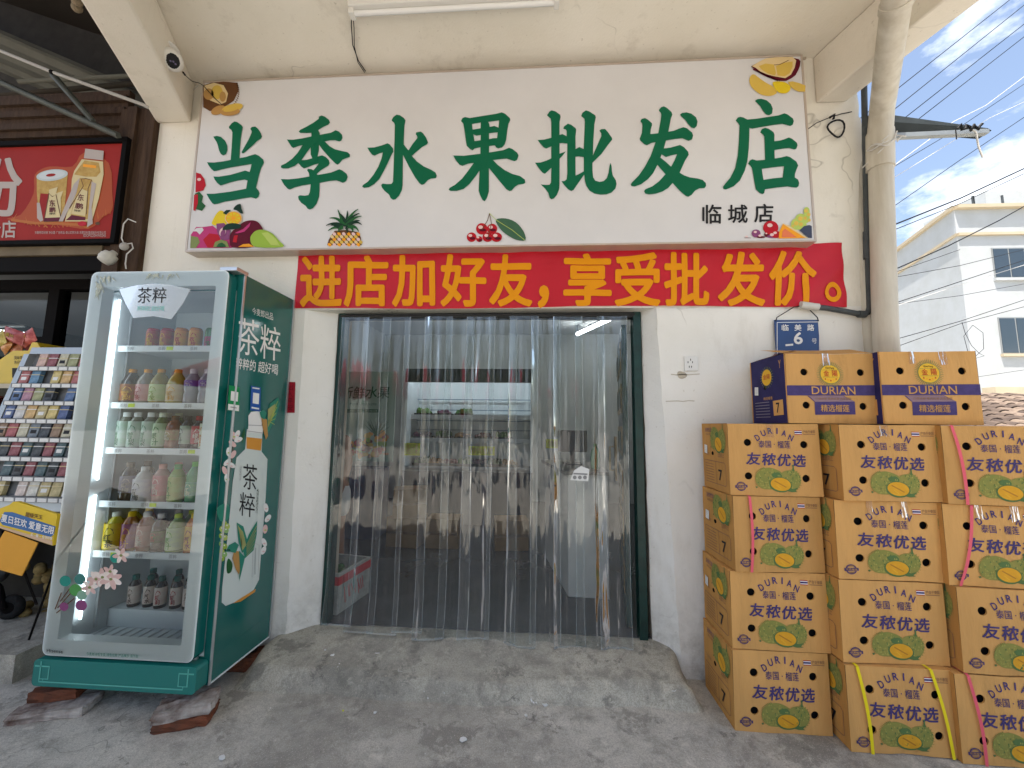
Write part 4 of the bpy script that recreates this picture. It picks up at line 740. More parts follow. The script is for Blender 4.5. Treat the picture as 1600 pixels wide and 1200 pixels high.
# ------------------------------------------------------------ bricks under the fridge
BRK = mat('old_brick', (.22, .075, .04), .85, col2=(.10, .05, .035), scale=14, bump=.8, bscale=25); MORT = mat('mortared_brick', (.52, .48, .44), .9, col2=(.10, .055, .04), scale=11, bump=.9, bscale=22)
def brick(cx, cy, z0, a, sx_, sy_, sz_, m_, label):
    bm = bmesh.new(); bmesh.ops.create_cube(bm, size=1); bmesh.ops.subdivide_edges(bm, edges=bm.edges[:], cuts=5, use_grid_fill=True)
    r = random.Random(int(cx*1000)+int(z0*999))
    for v in bm.verts:
        e_ = sum(abs(c_) > .45 for c_ in v.co); q = (1, 1, .985, .94)[e_]
        v.co = Vector((v.co.x*sx_*q, v.co.y*sy_*q, (v.co.z+.5)*sz_)); v.co += Vector([r.uniform(-.005, .005) for _ in range(3)])
        v.co.z = max(.0, v.co.z)
    me = bpy.data.meshes.new('brick'); bm.to_mesh(me); bm.free(); me.materials.append(m_)
    o = bpy.data.objects.new('brick', me); COL.objects.link(o); o.location = (cx, cy, z0); o.rotation_euler = (0, 0, a)
    tag(o, label, 'brick', 'bricks propping up the fridge')
brick(-1.655, -.50, -.004, .35, .22, .13, .045, BRK, 'red brown brick under the right front corner of the fridge, lower of two')
brick(-1.66, -.495, .0415, .40, .23, .14, .05, MORT, 'brick caked with white mortar, upper one under the right front fridge foot')
brick(-2.33, -.50, -.004, .30, .30, .13, .045, MORT, 'long mortar-crusted brick on the ground under the left front fridge corner')
brick(-2.38, -.44, .0415, .25, .20, .12, .05, BRK, 'orange brown brick under the left front fridge foot')
brick(-1.66, -.08, -.004, .1, .2, .12, .08, BRK, 'brick under the rear fridge foot beside the doorstep')
brick(-2.36, -.08, -.004, .1, .2, .12, .08, BRK, 'brick under the rear fridge foot on the side of the neighbouring shop')
# ------------------------------------------------------------ durian boxes
CARD = mat('cardboard', (.655, .355, .12), .75, var=.18, scale=5, bump=.5, bscale=26, stretch=(1.6, 1.6, .25), rand=.16); CARD2 = mat('cardboard_dark', (.56, .28, .08), .75, var=.2, scale=5, bump=.25, bscale=30, stretch=(1.6, 1.6, .25), rand=.12)
INK = mat('purple_ink', (.075, .055, .17), .7, var=.25, scale=40); INKF = mat('faded_brown_ink', (.26, .14, .08), .8); INKR = mat('red_ink', (.45, .05, .03), .7); NAVY = mat('navy_print', (.035, .03, .12), .6, var=.3, scale=12, rand=.1)
DG1 = mat('durian_print_green', (.19, .23, .06), .8, col2=(.30, .26, .07), scale=22); DG2 = mat('durian_print_light', (.36, .34, .09), .75); DG3 = mat('durian_print_dark', (.10, .17, .06), .75); DY = mat('durian_print_flesh', (.72, .36, .03), .7, var=.15, scale=30); DY2 = mat('durian_print_flesh_dark', (.45, .2, .03), .7); SUNY = mat('sun_print_yellow', (.72, .42, .04), .7)
TAPE = clearmat('packing_tape', (.88, .82, .72), 1.35, .35, .03, .006, 60); PNK = mat('pink_strap', (.75, .12, .16), .4); YLW = mat('yellow_strap', (.82, .66, .02), .4)
BW, BD, BH = .438, .31, .355
def durian_art(m, F, x, y, s, lay=1, r=None):
    r = r or random.Random(5)
    m.poly([(x+s*a, y+s*b) for a, b in [(-1,.1),(-.92,-.35),(-.6,-.62),(-.3,-.66),(.05,-.5),(.2,-.3),(.25,.2),(.1,.5),(-.3,.55),(-.75,.5)]], DG1, F, lay, smooth=True)
    m.poly([(x+s*a, y+s*b) for a, b in [(.15,-.35),(.4,-.52),(.75,-.5),(.97,-.2),(.97,.2),(.75,.55),(.4,.55),(.15,.2)]], DG1, F, lay+.5, smooth=True)
    m.poly([(x+s*a, y+s*b) for a, b in [(.62,-.5),(.66,-.78),(.62,-.82),(.7,-.86),(.72,-.5)]], DG3, F, lay+.6)
    for k in range(190):
        a, b = r.uniform(-1, 1), r.uniform(-.6, .5)
        if ((a+.42)/.55)**2+((b+.05)/.58)**2 < 1 or ((a-.58)/.4)**2+((b-.02)/.52)**2 < 1:
            q = .042; m.poly([(x+s*(a-q*.7), y+s*(b+q)), (x+s*(a+q*.7), y+s*(b+q)), (x+s*a, y+s*(b-q*1.2))], (DG2, DG2, DG3)[k % 3], F, lay+1+.004*k)
    for k in range(30):
        t = pi*.75+k*.12; ox, oy, rx, ry = (-.42, -.05, .57, .6) if k < 18 else (.58, .02, .4, .55)
        if k >= 18: t = -1.5+(k-18)*.25
        a, b = ox+rx*cos(t), oy+ry*sin(t); m.poly([(x+s*(a-.05), y+s*b), (x+s*(a+.05), y+s*b), (x+s*(ox+(rx+.09)*cos(t)), y+s*(oy+(ry+.09)*sin(t)))], DG1, F, lay+.3)
    m.disc(x+s*.08, y+s*.28, s*.5, s*.42, DG3, F, lay+1.7, 22, rot=.25); m.disc(x+s*.09, y+s*.25, s*.45, s*.36, DY, F, lay+2, 22, rot=.3); m.line([(x-s*.18, y+s*.06), (x+s*.33, y+s*.42)], s*.06, DY2, F, lay+2.4); m.line([(x-s*.1, y+s*.3), (x+s*.1, y+s*.5)], s*.03, SUNY, F, lay+2.4)
    m.poly([(x+s*a, y+s*b) for a, b in [(.35,.62),(.5,.45),(.62,.5),(.85,.42),(.72,.6),(.82,.66),(.55,.68)]], DG3, F, lay+2.5); m.poly([(x+s*a, y+s*b) for a, b in [(-.3,-.3),(0,-.42),(.15,-.25),(.1,-.1),(-.15,-.12)]], DG3, F, lay+1.6, smooth=True)
    m.poly([(x+s*a, y+s*b) for a, b in [(-1.02,.42),(-.95,.38),(-.9,.44),(-.97,.5)]], DG3, F, lay)
def frontfn(w_, d_, h_): return lambda u, v, l=0: (-w_/2+u*w_, -d_/2-.0012-.0007*l, h_*(1-v))
def leftfn(w_, d_, h_): return lambda u, v, l=0: (-w_/2-.0012-.0007*l, d_/2-u*d_, h_*(1-v))
def carton(kind):
    w_, d_, h_ = BW, BD, BH
    t_ = thing('durian_box', 'x', 'box'); m = MB(); F0 = lambda u, v, l=0: (-w_/2+u*w_, -d_/2, h_*(1-v))
    hl = [(.215,.265,.036),(.825,.29,.036),(.205,.73,.036),(.822,.755,.036)] if kind == 'a' else [(.205,.27,.036),(.835,.275,.036),(.205,.745,.036),(.835,.755,.036)]
    r = .018
    circ = lambda u, v: [(u+r/w_*cos(k*pi/9), v+r/h_*sin(k*pi/9)) for k in range(18)]
    e = .012     # slightly soft vertical folds
    m.poly([(.006, .004), (.25, 0), (.5, .003), (.75, 0), (.994, .004), (1, 1), (0, 1)], CARD, F0, 0, [circ(u, v) for u, v, _ in hl])
    sm_ = CARD2 if kind == 'a' else NAVY
    slot = [(.43+.055*cos(k*pi/8)*(.8 if 1 else 1), .455+.03*sin(k*pi/8)) for k in range(16)]
    m.poly([(0, 0), (1, 0), (1, 1), (0, 1)], sm_, lambda u, v, l=0: (-w_/2+.0004, d_/2-u*d_, h_*(1-v)), 0, [slot] if kind == 'a' else [slot])
    m.poly([(0, 0), (1, 0), (1, 1), (0, 1)], sm_, lambda u, v, l=0: (w_/2-.0004, d_/2-u*d_, h_*(1-v)), 0, [slot])
    m.add([(-w_/2, d_/2, 0), (w_/2, d_/2, 0), (w_/2, d_/2, h_), (-w_/2, d_/2, h_)], [(0, 1, 2, 3)], CARD)
    m.add([(-w_/2, -d_/2, h_-.0015), (w_/2, -d_/2, h_-.0015), (w_/2, d_/2, h_-.0015), (-w_/2, d_/2, h_-.0015)], [(0, 1, 2, 3)], CARD); m.add([(-w_/2, -d_/2, .001), (w_/2, -d_/2, .001), (w_/2, d_/2, .001), (-w_/2, d_/2, .001)], [(0, 1, 2, 3)], CARD)
    for u, v, _ in hl:
        cx, cz = -w_/2+u*w_, h_*(1-v)
        m.add([(cx+r*cos(k*pi/9), -d_/2+y, cz+r*sin(k*pi/9)) for y in (0, .006) for k in range(18)], [(k, (k+1) % 18, 18+(k+1) % 18, 18+k) for k in range(18)], CARD2)
    # black inset box, added to paint the shade seen through the holes
    m.box((-w_/2+.012, -d_/2+.03, .01), (w_/2-.012, d_/2-.01, h_-.01), mat('black_hole_backing', (.02, .02, .02), .9))
    m.build('carton', t_)
    m = MB(); F = frontfn(w_, d_, h_); Lf = leftfn(w_, d_, h_)
    if kind == 'a':
        for k, ch in enumerate('DURIAN'):
            a = (-1+2*k/5)*.62; cx = .505+.182*sin(a)/sin(.62); cz = .195-.10*(cos(a)-cos(.62))/(1-cos(.62))+.0; hw, hh = .025 if ch != 'I' else .007, .043
            q = [(-hw, -hh), (hw, -hh), (hw, hh), (-hw, hh)]; aa = a*.75; asp = w_/h_
            m.tquad(ch, [(cx+px*cos(aa)-py*sin(aa)/asp, cz+px*sin(aa)*asp*1+py*cos(aa)) for px, py in q], INK, F, 1, .024)
        m.text('泰国', (.33, .235, .465, .335), INK, F, 1, .004); m.disc(.50, .288, .006, .007, INK, F, 1, 8); m.text('榴莲', (.535, .238, .672, .342), INK, F, 1, .004)
        for k, (ch, x) in enumerate((('友', .182), ('秾', .348), ('优', .508), ('选', .672))): m.text(ch, (x, .402+.008*k, x+.15, .575+.008*k), INK, F, 1, .028, slant=.12)
        durian_art(m, F, .52, .775, .245, 1)
        m.ring(.118, .875, .042, .052, INK, F, 1, asp=1.22); m.ring(.118, .875, .036, .039, INK, F, 1, asp=1.22); m.poly([(.052, .862), (.184, .852), (.186, .888), (.054, .898)], INK, F, 2); m.text('优质榴莲', (.066, .862, .172, .888), CARD, F, 3, .01); m.line([(.095,.83),(.142,.828)], .02, INKF, F, 1); m.line([(.095,.918),(.142,.916)], .02, INKF, F, 1)
        for k, c_ in enumerate((INKR, WHT, INK, INK, WHT, INKR)): m.poly([(.735, .088+k*.0105), (.812, .09+k*.0105), (.812, .101+k*.0105), (.735, .099+k*.0105)], c_, F, 1)
        m.text('产自于泰国', (.825, .09, .955, .132), INKF, F, 1, .006); m.line([(.825, .145), (.955, .148)], .008, INKF, F, 1)
    else:
        n = 44; c0, c1 = .49, .30; F2 = F
        for k in range(n):
            a = k*2*pi/n; m.line([(c0+.115*cos(a), c1+.142*sin(a)), (c0+.150*cos(a), c1+.188*sin(a))], .0055, c_olive, F, 1)
        m.ring(c0, c1, .108, .114, c_olive, F, 1, asp=1.24); m.disc(c0, c1, .107, .133, SUNY, F, 1.5, 28)
        m.text('金', (c0-.075, c1-.055, c0-.012, c1+.03), INKR, F, 3, .008); m.text('陽', (c0+.02, c1-.055, c0+.08, c1+.03), INKR, F, 3, .008); m.text('KimYang', (c0-.045, c1-.105, c0+.05, c1-.07), c_dk, F, 3, .01)
        m.line([(c0-.09, c1-.062), (c0+.09, c1-.062)], .004, c_olive, F, 3); m.line([(c0-.09, c1+.042), (c0+.09, c1+.042)], .004, c_olive, F, 3)
        for k in range(5): m.disc(c0-.06+k*.03, c1+.07+.012*(2-abs(k-2)), .009, .011, c_org if k % 2 else INKR, F, 3, 5)
        m.poly([(0, .465), (1, .455), (1, .60), (0, .61)], INK, F, 1); m.text('DURIAN', (.27, .478, .755, .590), CARD, F, 2, .008)
        m.poly([(.22, .612), (.62, .608), (.742, .69), (.742, .87), (.295, .88), (.295, .70)], INK, F, .5); m.poly([(.235, .614), (.61, .610), (.735, .688), (.30, .697)], mat('mauve_ink', (.26, .17, .2), .7), F, 1.2); m.text('口感浓郁 果肉丝滑 肉厚香甜', (.31, .632, .70, .668), INKF, F, 2, .006); m.text('精选榴莲', (.36, .735, .675, .835), CARD, F, 2, .012)
    m.build('front_printing', t_)
    m = MB()
    if kind == 'a':
        durian_art(m, Lf, .66, .24, .28, 1, random.Random(9)); m.text('友秾优选', (.16, .06, .42, .13), INK, Lf, 1); m.text('泰国·榴莲', (.18, .15, .40, .185), INKF, Lf, 1)
        for k in range(7): m.line([(.12, .62+k*.04), (.46, .62+k*.04)], .009, INKF, Lf, 1)
        m.line([(.08, .57), (.86, .57), (.9, .6), (.9, .88), (.86, .9), (.08, .9), (.08, .57)], .01, INKF, Lf, 1); m.line([(.54, .57), (.54, .9)], .01, INKF, Lf, 1); m.text('7', (.63, .68, .76, .84), BLK, Lf, 1, .02); m.text('此面向上', (.64, .43, .86, .50), INKF, Lf, 1); m.text('小心轻放', (.08, .44, .3, .49), INKF, Lf, 1)
    else:
        for k in range(24): a = k*2*pi/24; m.line([(.5+.14*cos(a), .30+.125*sin(a)), (.5+.19*cos(a), .30+.17*sin(a))], .008, c_olive, Lf, 1)
        m.disc(.5, .30, .14, .125, SUNY, Lf, 1, 24); m.text('金陽', (.40, .25, .6, .33), INKR, Lf, 2, .01); m.text('精选榴莲', (.38, .60, .64, .645), CARD, Lf, 1)
        m.poly([(.64, .67), (.9, .66), (.9, .88), (.64, .89)], CARD, Lf, 1); m.text('7', (.72, .70, .81, .85), BLK, Lf, 2, .02)
        for k in range(6): m.line([(.1, .68+k*.045), (.54, .68+k*.045)], .008, mat('pale_ink', (.3, .28, .32), .7), Lf, 1)
        m.line([(0.0, .0), (0.0, 1)], .03, CARD, Lf, 1); m.line([(1, 0), (1, 1)], .025, CARD, Lf, 1); m.text('Y', (.84, .08, .9, .2), CARD, Lf, 1)
    m.build('side_printing', t_)
    return t_
pa, pb = carton('a'), carton('b')
used = {'a': 0, 'b': 0}
def seam(o, x=.0, sd=1):
    m = MB(); F = frontfn(BW, BD, BH); rr = random.Random(sd)
    for u in ((.30, .36), (.62, .69)) if sd % 2 else ((.42, .5),):
        m = MB(); m.poly([(u[0], -.004), (u[1], -.004), (u[1]+.004, .15+rr.random()*.05), (u[0]-.003, .14+rr.random()*.06)], TAPE, F, 6); m.build('tape', o)
def sticker(o, u, v, w_=.12, h_=.14):
    m = MB(); m.poly([(u, v), (u+w_, v+.01), (u+w_-.01, v+h_), (u-.01, v+h_-.01)], MATS['paper'], leftfn(BW, BD, BH), 3.5)
    for k in range(4): m.line([(u+.02, v+.03+k*.025), (u+w_-.03, v+.035+k*.025)], .004, c_grey, leftfn(BW, BD, BH), 4)
    m.build('label_sticker', o)
def strap(o, u0, u1, m_, tw=.013):
    m = MB(); ys = -BD/2-.007; pts = []
    for k in range(9): v = k/8; pts.append((-BW/2+(u0+(u1-u0)*v+.012*sin(v*pi))*BW, ys-.003*sin(v*pi), BH*(1-v)))
    pts = [(pts[0][0], BD/2+.004, BH+.0025), (pts[0][0], ys+.01, BH+.0025)]+[(p[0], p[1], min(p[2], BH-.0)) for p in pts]
    vs = []
    for p in pts: vs += [(p[0]-tw/2, p[1], p[2]), (p[0]+tw/2, p[1], p[2])]
    m.add(vs, [(2*i, 2*i+1, 2*i+3, 2*i+2) for i in range(len(pts)-1)], m_)
    m.build('strap', o)
# name: front left/right pixel columns, lower and upper pixel rows, Y of the front face
BX = [
 ('a', 1140, 1283, 770, 655, -.36, 0, 'top unstrapped box of the stack nearest the shop door'),
 ('a', 1144, 1287, 889, 775, -.37, 1, 'box with one pink strap, second from the top in the stack nearest the door'),
 ('a', 1142, 1293, 1014, 893, -.355, 0, 'plain durian box with no strap, second from the bottom beside the wall'),
 ('a', 1145, 1297, 1146, 1016, -.362, 0, 'bottom box of the stack nearest the door, resting on the concrete'),
 ('a', 1318, 1474, 781, 660, -.44, 0, 'top box of the middle stack, under the two purple banded boxes'),
 ('a', 1308, 1471, 907, 785, -.42, 0, 'middle stack durian box second from the top, over the unstrapped one'),
 ('a', 1313, 1480, 1037, 910, -.43, 0, 'middle stack box sitting directly on the yellow strapped box'),
 ('a', 1327, 1492, 1177, 1042, -.445, 0, 'bottom box of the middle stack, held with two yellow straps'),
 ('a', 1484, 1650, 797, 674, -.47, 0, 'topmost box of the outer stack, with one pink strap'),
 ('a', 1482, 1650, 922, 800, -.46, 0, 'box with two slanting pink straps in the outer stack'),
 ('a', 1501, 1670, 1057, 924, -.465, 0, 'outer stack box without straps, above the bottom one'),
 ('a', 1498, 1668, 1194, 1060, -.468, 0, 'bottom box of the outer stack with one pink strap'),
 ('b', 1228, 1369, 657, 546, -.36, 0, 'purple banded durian box with lifted top flap below the house number plate'),
 ('b', 1381, 1522, 663, 553, -.40, 0, 'purple banded durian box standing closest to the tiled roof'),
]
zs = {0: [3, 2, 1, 0], 4: [3, 2, 1, 0], 8: [3, 2, 1, 0]}
boxes = []
rots = [0, .03, -.02, 0, 0, -.025, .015, -.01, -.10, -.03, -.06, -.03, 0, -.08]
for i, (kd, xl, xr, yb, yt, Y, _, lab) in enumerate(BX):
    src = pa if kd == 'a' else pb
    o = src if not used[kd] else copytree(src); 
    if used[kd]:
        for ch in list(o.children):
            if ch.name.split('.')[0] in ('strap', 'tape', 'label_sticker', 'top_flap'): bpy.data.objects.remove(ch)
    used[kd] += 1
    L_ = atY(xl, (yb+yt)/2, Y); R_ = atY(min(xr, 1590), (yb+yt)/2, Y); z = (0, .3615, .723, 1.0845, 1.447)[3-(i % 4) if i < 12 else 4]
    wid = BW
    sc_ = (R_.x-L_.x)/BW if xr < 1600 else 1.0
    sc_ = min(1.06, max(.96, sc_)); rz = rots[i]
    o.scale = (sc_, 1, 1.012)
    o.rotation_euler = (0, ((i*37) % 7-3)*.0022, rz+((i*53) % 9-4)*.004)
    if i == 4: L_.x -= .012
    o.location = (L_.x+BW*sc_/2*cos(rz), Y+BD/2+BW*sc_/2*sin(rz), z)
    o['label'] = lab; o['group'] = 'durian boxes stacked by the shop wall'; boxes.append(o)
for i in (0, 4, 5, 9, 12, 13): seam(boxes[i], sd=i)
for i in (0, 1, 2, 12): sticker(boxes[i], .12, .33 if i < 3 else .42)
strap(boxes[1], .19, .17, PNK); strap(boxes[7], .11, .19, YLW); strap(boxes[7], .80, .93, YLW)
strap(boxes[8], .10, .16, PNK); strap(boxes[9], .27, .10, PNK); strap(boxes[9], .80, .72, PNK); strap(boxes[11], .12, .20, PNK)
m = MB(); m.add([(-BW/2-.06, BD/2-.20, BH+.035), (BW/2-.01, BD/2-.18, BH+.045), (BW/2, -BD/2+.002, BH+.001), (-BW/2, -BD/2+.002, BH+.001)], [(0, 1, 2, 3)], CARD)
m.add([(-BW/2+.0, BD/2-.03, BH+.002), (-BW/2, -BD/2+.01, BH+.004), (-BW/2+.10, -BD/2+.05, BH+.03), (-BW/2+.08, BD/2-.03, BH+.022)], [(0, 1, 2, 3)], CARD2)
fl = lambda u, v, l=0: (-BW/2-.03+u*BW, BD/2-.19+v*(BD-.13), BH+.041-.04*v+.002)
m.text('榴莲 精选 水果', (.2, .45, .8, .25), INKR, fl, 1, .006); m.build('top_flap', boxes[12])
def crumple(root, seed):
    r = random.Random(seed); bx, by = r.uniform(.001, .004), r.uniform(.004, .012); sg_ = r.uniform(.0, .005)
    W_ = [(r.uniform(-1, 1)*.0015, r.uniform(4, 12), r.uniform(4, 12), r.uniform(0, 6)) for _ in range(5)]; dx_, dz_ = r.uniform(-.15, .15), r.choice((0, BH)); da = r.uniform(.004, .012)
    for o in root.children:
        if o.type != 'MESH': continue
        o.data = o.data.copy(); bm = bmesh.new(); bm.from_mesh(o.data); small = o.name.startswith(('carton',))
        for _ in range(4):
            e = [e for e in bm.edges if e.calc_length() > (.055 if small else .04)]
            if not e: break
            bmesh.ops.subdivide_edges(bm, edges=e, cuts=1); bmesh.ops.triangulate(bm, faces=[f for f in bm.faces if len(f.verts) > 3])
        for v in bm.verts:
            x, y, z = v.co; a = cos(pi*max(-1, min(1, x/BW))); b_ = cos(pi*max(-1, min(1, y/BD))); c_ = sin(pi*max(0, min(1, z/BH)))
            wv = sum(am*sin(fx*x+fz*z+ph) for am, fx, fz, ph in W_)
            v.co.y += -by*a*c_*(1 if y < 0 else -1)*min(1, abs(y)/(BD/2))+wv; v.co.x += bx*b_*c_*x/(BW/2)+wv*.6
            v.co.z -= sg_*a*(z/BH)**2*.6; q = math.exp(-((x-dx_)**2/.0035+(z-dz_)**2/.0025)); v.co.y += da*q*(y < 0)
        bm.to_mesh(o.data); bm.free()
for i, o in enumerate(boxes): crumple(o, 50+i)
# ------------------------------------------------------------ pipes, wires, plate on the facade
PVCW = mat('old_pvc_pipe', (.62, .58, .50), .5, col2=(.45, .40, .32), scale=3, stretch=(4, 4, .5), bump=.1); CON = mat('grey_conduit', (.09, .10, .105), .5, var=.4, scale=9); WIRE = mat('cable_black', (.015, .015, .017), .5); WIREW = mat('cable_pale', (.55, .53, .5), .5)
dp = thing('downpipe', 'thick cream plastic drainpipe running down beside the shop corner', 'pipe', (2.06, -.1, 0))
a = [(2.02, -.10, 0), (2.0, -.10, .9), (2.01, -.10, 1.95), (2.085, -.10, 3.18)]
m = MB(); m.tube(a, .058, PVCW, 20); kid(m, 'pipe', dp)
T_ = [atY(1378, 172, -.12), atY(1384, 128, -.28), atY(1390, 80, -.45), atY(1402, -5, -.66), atY(1410, -80, -.82)]
m = MB(); m.tube([(2.083, -.10, 3.17), (2.095, -.10, 3.26)]+T_, .06, PVCW, 20); kid(m, 'bend', dp)
m = MB(); m.tube([(2.070, -.10, 2.98), (2.088, -.10, 3.22)], .066, PVCW, 20); kid(m, 'collar', dp); m = MB(); m.tube([T_[3].lerp(T_[2], .05), T_[3].lerp(T_[2], .18)], .066, PVCW, 18); kid(m, 'collar', dp)
m = MB(); m.tube([(2.02, -.02, 0), (2.015, -.0, 2.0), (2.062, .06, 3.42)], .047, PVCW, 16); tag(m.build('downpipe', org=(2.02, 0, 0)), 'second cream drainpipe half hidden behind the shop corner', 'pipe')
m = MB(); m.tube([(1.64, -.03, 2.155), (1.75, -.03, 2.145), (1.95, -.03, 2.105), (1.985, -.03, 2.115), (1.998, -.03, 2.15), (2.02, -.045, 2.8), (2.068, -.05, 3.62)], .016, CON, 10)
m.tube([(2.005, -.035, 2.45), (2.012, -.04, 2.62)], .020, CON, 10); m.tube([(2.055, -.05, 3.28), (2.06, -.05, 3.36)], .022, CON, 10); m.tube([(1.93, -.03, 2.107), (1.97, -.03, 2.105)], .021, CON, 10); m.tube([(1.60, -.03, 2.165), (1.70, -.03, 2.15)], .024, mat('tape_white', (.55, .54, .5), .6), 8)
tag(m.build('cable_conduit', org=(1.99, -.03, 2.1)), 'thin dark conduit bending along the wall corner above the house number plate', 'pipe')
m = MB()
for k in range(4):
    pts = [(2.06+.06*cos(t+k)+.02*k, -.1-.065*abs(sin(t+k*.7)), 3.10+k*.018+.015*sin(3*t+k)) for t in [j*.45 for j in range(11)]]; m.tube(pts, .004, WIREW, 5)
m.tube([(2.0, -.06, 3.02), (2.03, -.15, 3.06), (2.10, -.17, 3.12), (2.13, -.16, 3.18)], .004, WIREW, 5)
tag(m.build('wire_tie', org=(2.05, -.1, 3.1)), 'pale wire wrapped round the drainpipe collar', 'wire')
m = MB()
for r_, rr in ((.052, 0), (.048, .6)): m.tube([(1.90+r_*cos(t), -.02-.01*sin(t*2), 3.34+r_*1.15*sin(t)-.02) for t in [rr+k*.4 for k in range(17)]], .0035, WIRE, 5)
m.tube([(1.70, -.03, 3.30), (1.78, -.025, 3.36), (1.87, -.02, 3.40), (1.95, -.01, 3.43), (2.02, .0, 3.45)], .003, WIRE, 5); m.tube([(1.86, -.03, 3.39), (1.89, -.03, 3.41), (1.88, -.03, 3.38)], .008, WIRE, 5)
tag(m.build('wire_coil', org=(1.9, -.02, 3.3)), 'small loop of thin black wire on the wall right of the sign', 'wire')
# metal bracket sticking out to the right of the pipe
m = MB(); DM = mat('dark_painted_steel', (.05, .06, .065), .5, var=.3); GM = mat('galvanised_steel', (.34, .36, .36), .45, metal=.5, var=.2)
A = atY(1386, 184, .02); B = atY(1543, 205, -.1)
m.hexa([(A.x, .0, A.z-.045), (B.x, -.12, B.z-.012), (B.x, -.05, B.z-.012), (A.x, .08, A.z-.045), (A.x, .0, A.z+.005), (B.x-.02, -.12, B.z+.004), (B.x-.02, -.05, B.z+.004), (A.x, .08, A.z+.005)], DM)
A = atY(1386, 213, -.02); B = atY(1540, 208, -.1); m.hexa([(A.x, -.03, A.z-.014), (B.x, -.12, B.z-.012), (B.x, -.09, B.z-.012), (A.x, .0, A.z-.014), (A.x, -.03, A.z+.014), (B.x, -.12, B.z+.014), (B.x, -.09, B.z+.014), (A.x, .0, A.z+.014)], GM)
P_ = atY(1510, 200, -.13)
m.tube([(P_.x-.05+.012*k, P_.y-.01*(k % 2), P_.z+.02*sin(k*1.9)) for k in range(12)], .007, WIRE, 5); m.tube([(P_.x+.02, P_.y, P_.z), (P_.x+.05, P_.y, P_.z-.03), (P_.x+.055, P_.y, P_.z-.12), (P_.x+.07, P_.y, P_.z-.19)], .005, WIREW, 5); m.tube([(P_.x-.06, P_.y, P_.z), (P_.x-.062, P_.y, P_.z-.07)], .003, WIRE, 5)
tag(m.build('steel_bracket', org=(2.2, 0, 3.35)), 'dark steel lamp bracket with dangling wire ends sticking out past the drainpipe', 'bracket')
# house number plate
NB = mat('number_plate_blue', (.012, .055, .20), .35, var=.2); pl = thing('house_number_plate', 'blue street plate with white number 6 hung on a wire', 'number plate', (1.6, -.02, 1.95))
def fpl(x, y, l=0): p = atY(x, y, -.02); return (p.x, -.0212-.0006*l, p.z)
p0, p1 = atY(1210, 500, -.02), atY(1283, 568, -.02); m = MB(); m.box((p0.x, -.02, p1.z), (p1.x, -.014, p0.z), NB); kid(m, 'plate', pl)
m = MB(); m.line([(1214, 566), (1214, 504), (1280, 503), (1280, 566)], 1.3, WHT, fpl, 1)
for t, x in (('临', 1221), ('美', 1241), ('路', 1261)): m.text(t, (x, 507, x+11, 517), WHT, fpl, 1, .02)
m.text('6', (1240, 519, 1254, 538), WHT, fpl, 1, .03); m.text('号', (1268, 529, 1276, 537), WHT, fpl, 1); m.poly([(1227,538),(1239,537),(1239,540),(1227,541)], WHT, fpl, 1); kid(m, 'lettering', pl)
m = MB(); q = lambda x, y: tuple(atY(x, y, -.025)); m.tube([q(1212, 502), q(1214, 496), q(1240, 480), q(1250, 478)], .003, WIRE, 5); m.tube([q(1279, 502), q(1277, 496), q(1262, 481), q(1250, 478)], .003, WIRE, 5); kid(m, 'hanging_wire', pl)
# socket
so_ = thing('wall_socket', 'white square wall socket between the doorway and the durian boxes', 'socket', (.93, 0, 1.8))
a, b_ = atY(1068, 557), atY(1090, 580); m = MB(); m.box((a.x, -.014, b_.z), (b_.x, -.0005, a.z), mat('socket_plastic', (.72, .71, .68), .35)); kid(m, 'plate', so_, .003)
m = MB(); fsk = lambda x, y, l=0: (atY(x, y, -.0145).x, -.0148, atY(x, y, -.0145).z)
for x, y in ((1075, 566), (1082, 566), (1077, 573), (1080.5, 573), (1079, 562)): m.poly([(x-.6, y-1.5), (x+.6, y-1.5), (x+.6, y+1.5), (x-.6, y+1.5)], BLK, fsk)
kid(m, 'pin_hole', so_)
m = MB(); m.poly([(1058,583),(1062,580),(1071,583),(1073,588),(1066,592),(1060,590)], mat('old_plaster_patch', (.45, .40, .32), .9, bump=.6), lambda x, y, l=0: (atY(x, y).x, -.003, atY(x, y).z), smooth=True)
m.build('plaster_scar', bld)
for sx_ in (0, 1):
    m = MB(); m.line([(1040+8*sx_+k*9, 627+rnd.uniform(-1, 1)-sx_*42) for k in range(6)], 1.2, MATS['old_plaster_patch'], lambda x, y, l=0: (atY(x, y).x, -.002-.001*sx_, atY(x, y).z))
    m.build('plaster_scar', bld)
# red paper strip near the fridge
m = MB(); RP = mat('red_paper', (.33, .015, .03), .7, var=.2, scale=20); fr_ = lambda x, y, l=0: (atY(x, y).x, -.004-.0007*l, atY(x, y).z)
m.poly([(447,597),(462,597),(461,645),(446,645)], RP, fr_, 0); 
for k, t in enumerate('出入平安'): m.text(t, (450, 601+k*10.5, 458, 610+k*10.5), mat('dark_red_ink', (.10, .004, .01), .7), fr_, 1)
tag(m.build('red_paper_strip'), 'small red paper strip with characters pasted beside the green fridge', 'paper strip')
